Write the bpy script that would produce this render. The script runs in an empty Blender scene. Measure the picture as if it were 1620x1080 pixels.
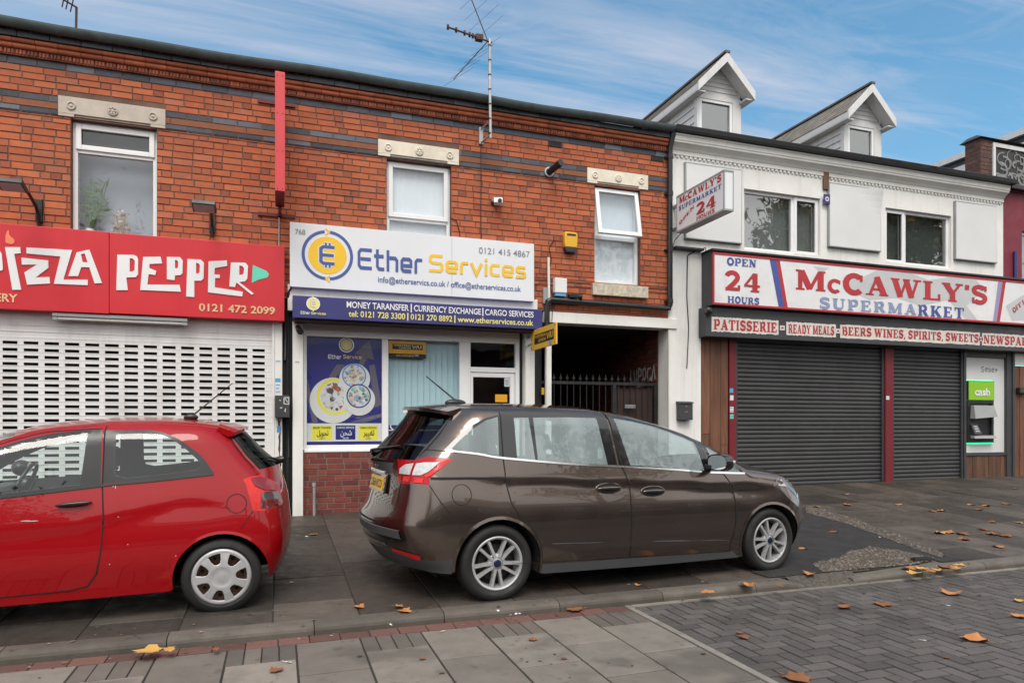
import bpy, bmesh, math, random
from mathutils import Vector, Matrix, noise
from mathutils.geometry import delaunay_2d_cdt, tessellate_polygon
scene = bpy.context.scene
COL = scene.collection
R = math.radians
# ------------------------------------------------------------------ camera
CAM_H = 1.45
YAW = math.atan(370 / 1080)            # looks a little to the right of the facade's normal
cd = bpy.data.cameras.new("camera"); cam = bpy.data.objects.new("camera", cd); COL.objects.link(cam)
cam.location = (0, 0, CAM_H); cam.rotation_euler = (R(90), 0, -YAW)
cd.lens = 24.0; cd.sensor_width = 36.0; cd.shift_y = 130 / 1620
cd.clip_start = 0.05; cd.clip_end = 4000
scene.camera = cam
# ------------------------------------------------------------------ sky, sun, exposure
SUN_EL, SUN_AZ = R(57), R(196)         # azimuth clockwise from +Y: behind the camera, a little to the left
world = bpy.data.worlds.new("World"); scene.world = world; world.use_nodes = True
nt = world.node_tree; N = nt.nodes; Lk = nt.links
bg = N["Background"]
sky = N.new("ShaderNodeTexSky"); sky.sky_type = 'NISHITA'; sky.sun_disc = False
sky.sun_elevation = SUN_EL; sky.sun_rotation = SUN_AZ
sky.air_density = 1.0; sky.dust_density = 0.6; sky.ozone_density = 2.2
tc = N.new("ShaderNodeTexCoord"); sep = N.new("ShaderNodeSeparateXYZ")
Lk.new(tc.outputs["Generated"], sep.inputs[0])
def wmath(op, a, b=None, c=None, clamp=False):
    n = N.new("ShaderNodeMath"); n.operation = op; n.use_clamp = clamp
    for i, x in enumerate((a, b, c)):
        if x is None: continue
        if isinstance(x, (int, float)): n.inputs[i].default_value = x
        else: Lk.new(x, n.inputs[i])
    return n.outputs[0]
zc = wmath('MAXIMUM', sep.outputs[2], 0.04)
px = wmath('DIVIDE', sep.outputs[0], zc); py = wmath('DIVIDE', sep.outputs[1], zc)
cmb = N.new("ShaderNodeCombineXYZ"); Lk.new(px, cmb.inputs[0]); Lk.new(py, cmb.inputs[1])
def wnoise(scale, sx, sy, rot, detail, rough, dist=0.0):
    m = N.new("ShaderNodeMapping"); m.inputs["Scale"].default_value = (sx, sy, 1); m.inputs["Rotation"].default_value = (0, 0, rot)
    Lk.new(cmb.outputs[0], m.inputs[0])
    t = N.new("ShaderNodeTexNoise"); t.inputs["Scale"].default_value = scale; t.inputs["Detail"].default_value = detail
    t.inputs["Roughness"].default_value = rough; t.inputs["Distortion"].default_value = dist
    Lk.new(m.outputs[0], t.inputs["Vector"]); return t.outputs["Fac"]
streak = wnoise(0.9, 0.28, 2.2, 0.30, 8, 0.62, 0.8)
veil = wnoise(0.30, 0.8, 1.1, 0.5, 4, 0.55)
c1 = N.new("ShaderNodeMapRange"); c1.inputs[1].default_value = 0.46; c1.inputs[2].default_value = 0.66; c1.inputs[3].default_value = 0.0; c1.inputs[4].default_value = 0.50
Lk.new(streak, c1.inputs[0])
c2 = N.new("ShaderNodeMapRange"); c2.inputs[1].default_value = 0.38; c2.inputs[2].default_value = 0.70; c2.inputs[3].default_value = 0.0; c2.inputs[4].default_value = 0.50
Lk.new(veil, c2.inputs[0])
ripple = wnoise(2.6, 0.45, 1.5, 0.15, 8, 0.66, 1.2)
c3 = N.new("ShaderNodeMapRange"); c3.inputs[1].default_value = 0.45; c3.inputs[2].default_value = 0.75; c3.inputs[3].default_value = 0.0; c3.inputs[4].default_value = 0.34
Lk.new(ripple, c3.inputs[0])
cl = wmath('ADD', wmath('ADD', c1.outputs[0], c2.outputs[0]), c3.outputs[0], clamp=True)
leftv = N.new("ShaderNodeMapRange"); leftv.inputs[1].default_value = 0.15; leftv.inputs[2].default_value = -0.45; leftv.inputs[3].default_value = 0.0; leftv.inputs[4].default_value = 0.42
Lk.new(sep.outputs[0], leftv.inputs[0]); cl = wmath('ADD', cl, leftv.outputs[0], clamp=True)
# the street side behind the camera lies under a thicker white overcast
back = N.new("ShaderNodeMapRange"); back.inputs[1].default_value = 0.50; back.inputs[2].default_value = -0.15; back.inputs[3].default_value = 0.0; back.inputs[4].default_value = 1.0
Lk.new(sep.outputs[1], back.inputs[0])
cl = wmath('MAXIMUM', cl, back.outputs[0])
low = N.new("ShaderNodeMapRange"); low.inputs[1].default_value = 0.44; low.inputs[2].default_value = 0.22; low.inputs[3].default_value = 0.0; low.inputs[4].default_value = 0.42
Lk.new(sep.outputs[2], low.inputs[0])
cl = wmath('MAXIMUM', cl, low.outputs[0])
mixc = N.new("ShaderNodeMix"); mixc.data_type = 'RGBA'
tint = N.new("ShaderNodeMix"); tint.data_type = 'RGBA'; tint.blend_type = 'MULTIPLY'; tint.inputs[0].default_value = 1.0
Lk.new(sky.outputs[0], tint.inputs[6]); tint.inputs[7].default_value = (0.36, 0.97, 1.03, 1)
ccol = N.new("ShaderNodeMix"); ccol.data_type = 'RGBA'; Lk.new(back.outputs[0], ccol.inputs[0]); ccol.inputs[6].default_value = (3.45, 3.65, 4.3, 1); ccol.inputs[7].default_value = (8.2, 8.2, 8.2, 1)
Lk.new(cl, mixc.inputs[0]); Lk.new(tint.outputs[2], mixc.inputs[6]); Lk.new(ccol.outputs[2], mixc.inputs[7])
Lk.new(mixc.outputs[2], bg.inputs[0]); bg.inputs[1].default_value = 0.10
ld = bpy.data.lights.new("sun", 'SUN'); ld.energy = 1.5; ld.angle = R(30); ld.color = (1.0, 0.95, 0.88)
sun = bpy.data.objects.new("sun", ld); COL.objects.link(sun); sun.location = (-10, -20, 30)
sd = Vector((math.sin(SUN_AZ) * math.cos(SUN_EL), math.cos(SUN_AZ) * math.cos(SUN_EL), math.sin(SUN_EL)))
sun.rotation_euler = sd.to_track_quat('Z', 'Y').to_euler()
vs = scene.view_settings; vs.view_transform = 'Standard'; vs.look = 'None'; vs.gamma = 1.0; vs.exposure = 0.84
try: vs.use_curve_mapping = False
except Exception: pass
scene.cycles.max_bounces = 8; scene.cycles.transparent_max_bounces = 16; scene.cycles.caustics_reflective = False; scene.cycles.caustics_refractive = False
scene.cycles.use_denoising = True
# ------------------------------------------------------------------ layout: measured points -> metres
CT, ST = math.cos(YAW), math.sin(YAW)
F = 9.60                                # distance of the brick facade
def W(u, v, Y=F):
    a = (u - 810) / 1080; t = Y / (-a * ST + CT)
    return ((a * CT + ST) * t, CAM_H + (670 - v) / 1080 * t)
def WX(u, Y=F): return W(u, 670, Y)[0]
def WZ(u, v, Y=F): return W(u, v, Y)[1]
def G(u, v, z=0.0):
    a = (u - 810) / 1080; t = (z - CAM_H) / ((670 - v) / 1080)
    return ((a * CT + ST) * t, (-a * ST + CT) * t)
def lerp(a, b, t): return a + (b - a) * t
def interp(tab, x):
    if x <= tab[0][0]: return tab[0][1]
    for (a, b), (c, d) in zip(tab, tab[1:]):
        if x <= c: return b + (d - b) * (x - a) / (c - a)
    return tab[-1][1]
# ------------------------------------------------------------------ materials
MATS = {}
def mat(name, col, rough=0.6, metal=0.0, var=0.12, vs_=2.0, bump=0.0, bs=60.0, coat=0.0, spec=0.5, dirt=0.0, dirtcol=(0.05, 0.045, 0.04), ds=1.2,
        attr=False, streak=0.0, rvar=0.12, coatr=0.05, stretch=None, coatior=1.5, grime=0.0):
    m = bpy.data.materials.new(name); m.use_nodes = True; t = m.node_tree; n = t.nodes; l = t.links
    p = n["Principled BSDF"]
    p.inputs["Roughness"].default_value = rough; p.inputs["Metallic"].default_value = metal
    p.inputs["Coat Weight"].default_value = coat; p.inputs["Coat Roughness"].default_value = coatr
    p.inputs["Specular IOR Level"].default_value = spec; p.inputs["Coat IOR"].default_value = coatior
    co = n.new("ShaderNodeTexCoord"); vec = co.outputs["Object"]
    if stretch:
        mp = n.new("ShaderNodeMapping"); mp.inputs["Scale"].default_value = stretch; l.new(vec, mp.inputs[0]); vec = mp.outputs[0]
    def ns(scale, detail=5, rg=0.6, v=None):
        x = n.new("ShaderNodeTexNoise"); x.inputs["Scale"].default_value = scale; x.inputs["Detail"].default_value = detail; x.inputs["Roughness"].default_value = rg
        l.new(v or vec, x.inputs["Vector"]); return x.outputs["Fac"]
    def mr(x, a, b, c, d):
        r = n.new("ShaderNodeMapRange"); r.inputs[1].default_value = a; r.inputs[2].default_value = b; r.inputs[3].default_value = c; r.inputs[4].default_value = d
        l.new(x, r.inputs[0]); return r.outputs[0]
    if attr:
        at = n.new("ShaderNodeAttribute"); at.attribute_name = "Col"; base = at.outputs["Color"]
    else:
        rgb = n.new("ShaderNodeRGB"); rgb.outputs[0].default_value = (*col, 1); base = rgb.outputs[0]
    if var > 0:
        hs = n.new("ShaderNodeHueSaturation"); l.new(base, hs.inputs["Color"])
        l.new(mr(ns(vs_), 0.25, 0.75, 1 - var, 1 + var), hs.inputs["Value"]); base = hs.outputs[0]
    if dirt > 0:
        mx = n.new("ShaderNodeMix"); mx.data_type = 'RGBA'; l.new(mr(ns(ds, 8, 0.68), 0.48, 0.75, 0, dirt), mx.inputs[0])
        l.new(base, mx.inputs[6]); mx.inputs[7].default_value = (*dirtcol, 1); base = mx.outputs[2]
    if streak > 0:
        mp = n.new("ShaderNodeMapping"); mp.inputs["Scale"].default_value = (9, 9, 0.5); l.new(co.outputs["Object"], mp.inputs[0])
        mx = n.new("ShaderNodeMix"); mx.data_type = 'RGBA'; l.new(mr(ns(1.0, 6, 0.65, mp.outputs[0]), 0.52, 0.8, 0, streak), mx.inputs[0])
        l.new(base, mx.inputs[6]); mx.inputs[7].default_value = (*dirtcol, 1); base = mx.outputs[2]
    if grime > 0:      # gum spots, leaks and small stains
        for sc_, lo_, k_ in ((7.0, .62, .8), (1.3, .56, .9), (26.0, .66, .7)):
            mx = n.new("ShaderNodeMix"); mx.data_type = 'RGBA'; l.new(mr(ns(sc_, 3, .55), lo_, lo_ + .07, 0, grime * k_), mx.inputs[0])
            l.new(base, mx.inputs[6]); mx.inputs[7].default_value = (*(q * .6 for q in dirtcol), 1); base = mx.outputs[2]
    l.new(base, p.inputs["Base Color"])
    if rvar > 0: l.new(mr(ns(vs_ * 2.3), 0.3, 0.7, max(0.02, rough - rvar), min(1, rough + rvar)), p.inputs["Roughness"])
    if bump > 0:
        b = n.new("ShaderNodeBump"); b.inputs["Strength"].default_value = 1.0; b.inputs["Distance"].default_value = bump
        l.new(ns(bs, 6, 0.7), b.inputs["Height"]); l.new(b.outputs[0], p.inputs["Normal"])
    MATS[name] = m; return m
def glassmat(name, tint, fog=0.0, fogcol=(0.55, 0.62, 0.62), refl=1.0, rough=0.02, fogscale=6.0, ior=1.5, wavy=0.0, fogstretch=(1, 1, 1)):
    m = bpy.data.materials.new(name); m.use_nodes = True; t = m.node_tree; n = t.nodes; l = t.links
    out = n["Material Output"]; n.remove(n["Principled BSDF"])
    tr = n.new("ShaderNodeBsdfTransparent"); tr.inputs[0].default_value = (*tint, 1)
    gl = n.new("ShaderNodeBsdfGlossy"); gl.inputs["Roughness"].default_value = rough; gl.inputs[0].default_value = (refl, refl, refl, 1)
    fr = n.new("ShaderNodeFresnel"); geo = n.new("ShaderNodeNewGeometry"); ir = n.new("ShaderNodeMapRange"); l.new(geo.outputs["Backfacing"], ir.inputs[0])
    ir.inputs[3].default_value = ior; ir.inputs[4].default_value = 1.0 / ior; l.new(ir.outputs[0], fr.inputs[0])   # a thin sheet reflects alike from both faces
    if wavy > 0:
        co = n.new("ShaderNodeTexCoord"); x = n.new("ShaderNodeTexNoise"); x.inputs["Scale"].default_value = 1.6; x.inputs["Detail"].default_value = 2
        l.new(co.outputs["Object"], x.inputs["Vector"]); b = n.new("ShaderNodeBump"); b.inputs["Distance"].default_value = wavy
        l.new(x.outputs["Fac"], b.inputs["Height"]); l.new(b.outputs[0], gl.inputs["Normal"])
    base = tr.outputs[0]
    if fog > 0:
        df = n.new("ShaderNodeBsdfDiffuse"); df.inputs[0].default_value = (*fogcol, 1)
        co2 = n.new("ShaderNodeTexCoord"); mp = n.new("ShaderNodeMapping"); mp.inputs["Scale"].default_value = fogstretch; l.new(co2.outputs["Object"], mp.inputs[0])
        x2 = n.new("ShaderNodeTexNoise"); x2.inputs["Scale"].default_value = fogscale; x2.inputs["Detail"].default_value = 6; l.new(mp.outputs[0], x2.inputs["Vector"])
        r = n.new("ShaderNodeMapRange"); r.inputs[1].default_value = 0.3; r.inputs[2].default_value = 0.7; r.inputs[3].default_value = fog * 0.6; r.inputs[4].default_value = min(1, fog * 1.3)
        l.new(x2.outputs["Fac"], r.inputs[0]); m1 = n.new("ShaderNodeMixShader"); l.new(r.outputs[0], m1.inputs[0]); l.new(tr.outputs[0], m1.inputs[1]); l.new(df.outputs[0], m1.inputs[2]); base = m1.outputs[0]
    mx = n.new("ShaderNodeMixShader"); l.new(fr.outputs[0], mx.inputs[0]); l.new(base, mx.inputs[1]); l.new(gl.outputs[0], mx.inputs[2])
    l.new(mx.outputs[0], out.inputs[0]); MATS[name] = m; return m
def emit(name, col, st):
    m = bpy.data.materials.new(name); m.use_nodes = True; p = m.node_tree.nodes["Principled BSDF"]
    p.inputs["Base Color"].default_value = (*col, 1); p.inputs["Emission Color"].default_value = (*col, 1); p.inputs["Emission Strength"].default_value = st
    MATS[name] = m; return m
# ------------------------------------------------------------------ mesh builder
class MB:
    def __init__(s): s.v = []; s.f = []; s.mi = []; s.c = []
    def poly(s, pts, m=0, col=None):
        b = len(s.v); s.v += [tuple(p) for p in pts]; s.f.append(tuple(range(b, b + len(pts)))); s.mi.append(m); s.c.append(col)
    def faces(s, pts, fs, m=0, col=None):
        b = len(s.v); s.v += [tuple(p) for p in pts]
        for f in fs: s.f.append(tuple(b + i for i in f)); s.mi.append(m); s.c.append(col)
    def box(s, x0, x1, y0, y1, z0, z1, m=0, col=None, M=None):
        if x0 > x1: x0, x1 = x1, x0
        if y0 > y1: y0, y1 = y1, y0
        if z0 > z1: z0, z1 = z1, z0
        p = [(x0, y0, z0), (x1, y0, z0), (x1, y1, z0), (x0, y1, z0), (x0, y0, z1), (x1, y0, z1), (x1, y1, z1), (x0, y1, z1)]
        if M is not None: p = [tuple(M @ Vector(q)) for q in p]
        s.faces(p, [(0, 3, 2, 1), (4, 5, 6, 7), (0, 1, 5, 4), (1, 2, 6, 5), (2, 3, 7, 6), (3, 0, 4, 7)], m, col)
    def hexa(s, p, m=0, col=None):      # 4 bottom + 4 top corners
        s.faces(p, [(0, 3, 2, 1), (4, 5, 6, 7), (0, 1, 5, 4), (1, 2, 6, 5), (2, 3, 7, 6), (3, 0, 4, 7)], m, col)
    def prism(s, pts, d, m=0, col=None):  # planar polygon pts extruded by vector d
        d = Vector(d); a = [Vector(p) for p in pts]; n = len(a)
        nrm = Vector((0, 0, 0))
        for i in range(n): nrm += a[i].cross(a[(i + 1) % n])
        if nrm.dot(d) > 0: a.reverse()
        b = [p + d for p in a]
        s.faces([tuple(p) for p in a + b], [tuple(range(n)), tuple(range(2 * n - 1, n - 1, -1))] + [(i, i + n, (i + 1) % n + n, (i + 1) % n) for i in range(n)], m, col)
    def tube(s, path, r, k=8, m=0, cap=True):
        path = [Vector(p) for p in path]; rs = r if isinstance(r, (list, tuple)) else [r] * len(path)
        rings = []; up = Vector((0, 0, 1))
        for i, p in enumerate(path):
            t = (path[min(i + 1, len(path) - 1)] - path[max(i - 1, 0)]).normalized()
            a = up if abs(t.dot(up)) < 0.95 else Vector((0, 1, 0))
            x = t.cross(a).normalized(); y = t.cross(x).normalized()
            rings.append([p + (x * math.cos(2 * math.pi * j / k) + y * math.sin(2 * math.pi * j / k)) * rs[i] for j in range(k)])
        pts = [tuple(q) for rg in rings for q in rg]; fs = []
        for i in range(len(path) - 1):
            for j in range(k): fs.append((i * k + j, i * k + (j + 1) % k, (i + 1) * k + (j + 1) % k, (i + 1) * k + j))
        if cap: fs.append(tuple(range(k))); fs.append(tuple(reversed(range((len(path) - 1) * k, len(path) * k))))
        s.faces(pts, fs, m)
    def lathe(s, prof, c, axis='y', k=32, m=0):  # prof: (radius, along)
        c = Vector(c); pts = []; fs = []
        for r, h in prof:
            for j in range(k):
                a = 2 * math.pi * j / k; x, y = r * math.cos(a), r * math.sin(a)
                q = {'y': (x, h, y), 'z': (x, y, h), 'x': (h, x, y)}[axis]; pts.append(tuple(c + Vector(q)))
        for i in range(len(prof) - 1):
            for j in range(k): fs.append((i * k + j, (i + 1) * k + j, (i + 1) * k + (j + 1) % k, i * k + (j + 1) % k))
        s.faces(pts, fs, m)
    def disc(s, c, r, nrm='y', k=32, m=0, d=0.0, rz=None):
        c = Vector(c); rz = rz or r
        pts = [(c.x + r * math.cos(2 * math.pi * j / k), c.y, c.z + rz * math.sin(2 * math.pi * j / k)) if nrm == 'y' else
               (c.x, c.y + r * math.cos(2 * math.pi * j / k), c.z + rz * math.sin(2 * math.pi * j / k)) if nrm == 'x' else
               (c.x + r * math.cos(2 * math.pi * j / k), c.y + rz * math.sin(2 * math.pi * j / k), c.z) for j in range(k)]
        s.poly(pts, m)
    def ring(s, c, r0, r1, k=48, m=0, a0=0.0, a1=2 * math.pi, rz=1.0):  # flat ring facing -y
        pts = []; fs = []
        for j in range(k + 1):
            a = a0 + (a1 - a0) * j / k
            for r in (r0, r1): pts.append((c[0] + r * math.cos(a), c[1], c[2] + r * math.sin(a) * rz))
        for j in range(k): fs.append((2 * j, 2 * j + 1, 2 * j + 3, 2 * j + 2))
        s.faces(pts, fs, m)
    def build(s, name, mats, parent=None, smooth=False, bevel=0.0, loc=None, M=None, merge=False, recalc=False, angle=None):
        me = bpy.data.meshes.new(name)
        v = s.v if M is None else [tuple(M @ Vector(p)) for p in s.v]
        me.from_pydata(v, [], s.f)
        ms = mats if isinstance(mats, (list, tuple)) else [mats]
        for m in ms: me.materials.append(MATS[m] if isinstance(m, str) else m)
        me.polygons.foreach_set("material_index", s.mi)
        if any(c is not None for c in s.c):
            at = me.color_attributes.new("Col", 'FLOAT_COLOR', 'CORNER'); arr = []
            for f, c in zip(s.f, s.c):
                c = c or (0.5, 0.5, 0.5); arr += [c[0], c[1], c[2], 1.0] * len(f)
            at.data.foreach_set("color", arr)
        if merge or recalc:
            bm = bmesh.new(); bm.from_mesh(me)
            if merge: bmesh.ops.remove_doubles(bm, verts=bm.verts, dist=1e-4)
            if recalc: bmesh.ops.recalc_face_normals(bm, faces=bm.faces)
            bm.to_mesh(me); bm.free()
        if smooth: me.polygons.foreach_set("use_smooth", [True] * len(me.polygons))
        if smooth and angle is not None:
            me.set_sharp_from_angle(angle=angle)
        me.update()
        o = bpy.data.objects.new(name, me); COL.objects.link(o)
        if loc: o.location = loc
        if parent: o.parent = parent
        if bevel > 0:
            b = o.modifiers.new("bevel", 'BEVEL'); b.width = bevel; b.segments = 2; b.limit_method = 'ANGLE'; b.angle_limit = R(50)
        return o
def tag(o, label=None, cat=None, group=None, kind=None):
    if label: o["label"] = label
    if cat: o["category"] = cat
    if group: o["group"] = group
    if kind: o["kind"] = kind
    return o
def thing(name, label, cat, loc=(0, 0, 0), rz=0.0, group=None):
    o = bpy.data.objects.new(name, None); COL.objects.link(o); o.empty_display_size = 0.1
    o.location = loc; o.rotation_euler = (0, 0, rz); return tag(o, label, cat, group)
# ------------------------------------------------------------------ lettering
def text_polys(body, size=1.0, off=0.0):
    c = bpy.data.curves.new("letters", 'FONT'); c.body = body; c.size = size; c.offset = off; c.resolution_u = 4; c.fill_mode = 'FRONT'
    o = bpy.data.objects.new("letters", c); COL.objects.link(o)
    me = bpy.data.meshes.new_from_object(o.evaluated_get(bpy.context.evaluated_depsgraph_get()))
    vs_ = [tuple(v.co)[:2] for v in me.vertices]; fs = [tuple(p.vertices) for p in me.polygons]
    bpy.data.objects.remove(o); bpy.data.curves.remove(c); bpy.data.meshes.remove(me)
    return [[vs_[i] for i in f] for f in fs]
def fit(polys, x0, x1, z0, z1, keep=False):
    xs = [p[0] for f in polys for p in f]; ys = [p[1] for f in polys for p in f]
    a, b, c, d = min(xs), max(xs), min(ys), max(ys)
    sx = (x1 - x0) / (b - a); sz = (z1 - z0) / (d - c)
    return [[(x0 + (p[0] - a) * sx, z0 + (p[1] - c) * sz) for p in f] for f in polys]
def put(mb, polys, o, ux, uz, m=0, lift=None, step=0.00025):
    o, ux, uz = Vector(o), Vector(ux), Vector(uz); nrm = ux.cross(uz)
    for i, f in enumerate(polys):
        k = (lift or 0.0) + (step * (i % 24) if lift is not None else 0)
        mb.poly([tuple(o + ux * p[0] + uz * p[1] + nrm * k) for p in f], m)
def ribbon(path, w, closed=False):
    n = len(path); L = []; Rr = []
    for i in range(n):
        p = Vector(path[i]); a = Vector(path[i - 1]) if (i > 0 or closed) else None; b = Vector(path[(i + 1) % n]) if (i < n - 1 or closed) else None
        d1 = (p - a).normalized() if a is not None else None; d2 = (b - p).normalized() if b is not None else None
        if d1 is None: nn = Vector((-d2.y, d2.x))
        elif d2 is None: nn = Vector((-d1.y, d1.x))
        else:
            n1 = Vector((-d1.y, d1.x)); n2 = Vector((-d2.y, d2.x)); nn = n1 + n2
            if nn.length < 1e-6: nn = n1
            nn.normalize(); nn = nn / max(0.45, nn.dot(n1))
        L.append(p + nn * w / 2); Rr.append(p - nn * w / 2)
    q = []
    for i in range(n if closed else n - 1):
        j = (i + 1) % n; q.append([tuple(Rr[i]), tuple(Rr[j]), tuple(L[j]), tuple(L[i])])
    return q
def arc(cx, cy, rx, ry, a0, a1, k=10):
    return [(cx + rx * math.cos(R(lerp(a0, a1, i / k))), cy + ry * math.sin(R(lerp(a0, a1, i / k)))) for i in range(k + 1)]
# rounded square letterforms
TECH = {
 'E': (0.86, [[(.86, .92), (.2, .92), (.09, .8), (.09, .2), (.2, .08), (.86, .08)], [(.18, .5), (.8, .5)]]),
 't': (0.62, [[(.2, 1.0), (.2, .2), (.3, .08), (.62, .08)], [(0, .68), (.11, .68)], [(.29, .68), (.58, .68)]]),
 'h': (0.72, [[(.09, 1.0), (.09, 0)], [(.18, .64), (.54, .64), (.64, .54), (.64, 0)]]),
 'e': (0.74, [[(.18, .33), (.66, .33), (.66, .56), (.56, .64), (.19, .64), (.09, .54), (.09, .18), (.19, .08), (.68, .08)]]),
 'r': (0.5, [[(.09, 0), (.09, .54), (.19, .64), (.5, .64)]]),
 'S': (0.86, [[(.82, .92), (.2, .92), (.09, .82), (.09, .62), (.2, .52), (.7, .5), (.78, .42), (.78, .18), (.68, .08), (.02, .08)]]),
 'v': (0.74, [[(.05, .7), (.37, .04), (.69, .7)]]),
 'i': (0.2, [[(.1, 0), (.1, .7)], [(.1, .84), (.1, 1.0)]]),
 'c': (0.64, [[(.62, .64), (.19, .64), (.09, .54), (.09, .18), (.19, .08), (.62, .08)]]),
 's': (0.66, [[(.62, .64), (.17, .64), (.08, .57), (.08, .44), (.17, .37), (.5, .35), (.58, .28), (.58, .15), (.5, .08), (.02, .08)]]),
}
def tech(txt, w=0.165, gap=0.13):
    x = 0; out = []
    for ch in txt:
        if ch == ' ': x += 0.3; continue
        adv, st = TECH[ch]
        for s_ in st: out += [[(p[0] + x, p[1]) for p in q] for q in ribbon(s_, w)]
        x += adv + gap
    return out
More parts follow.
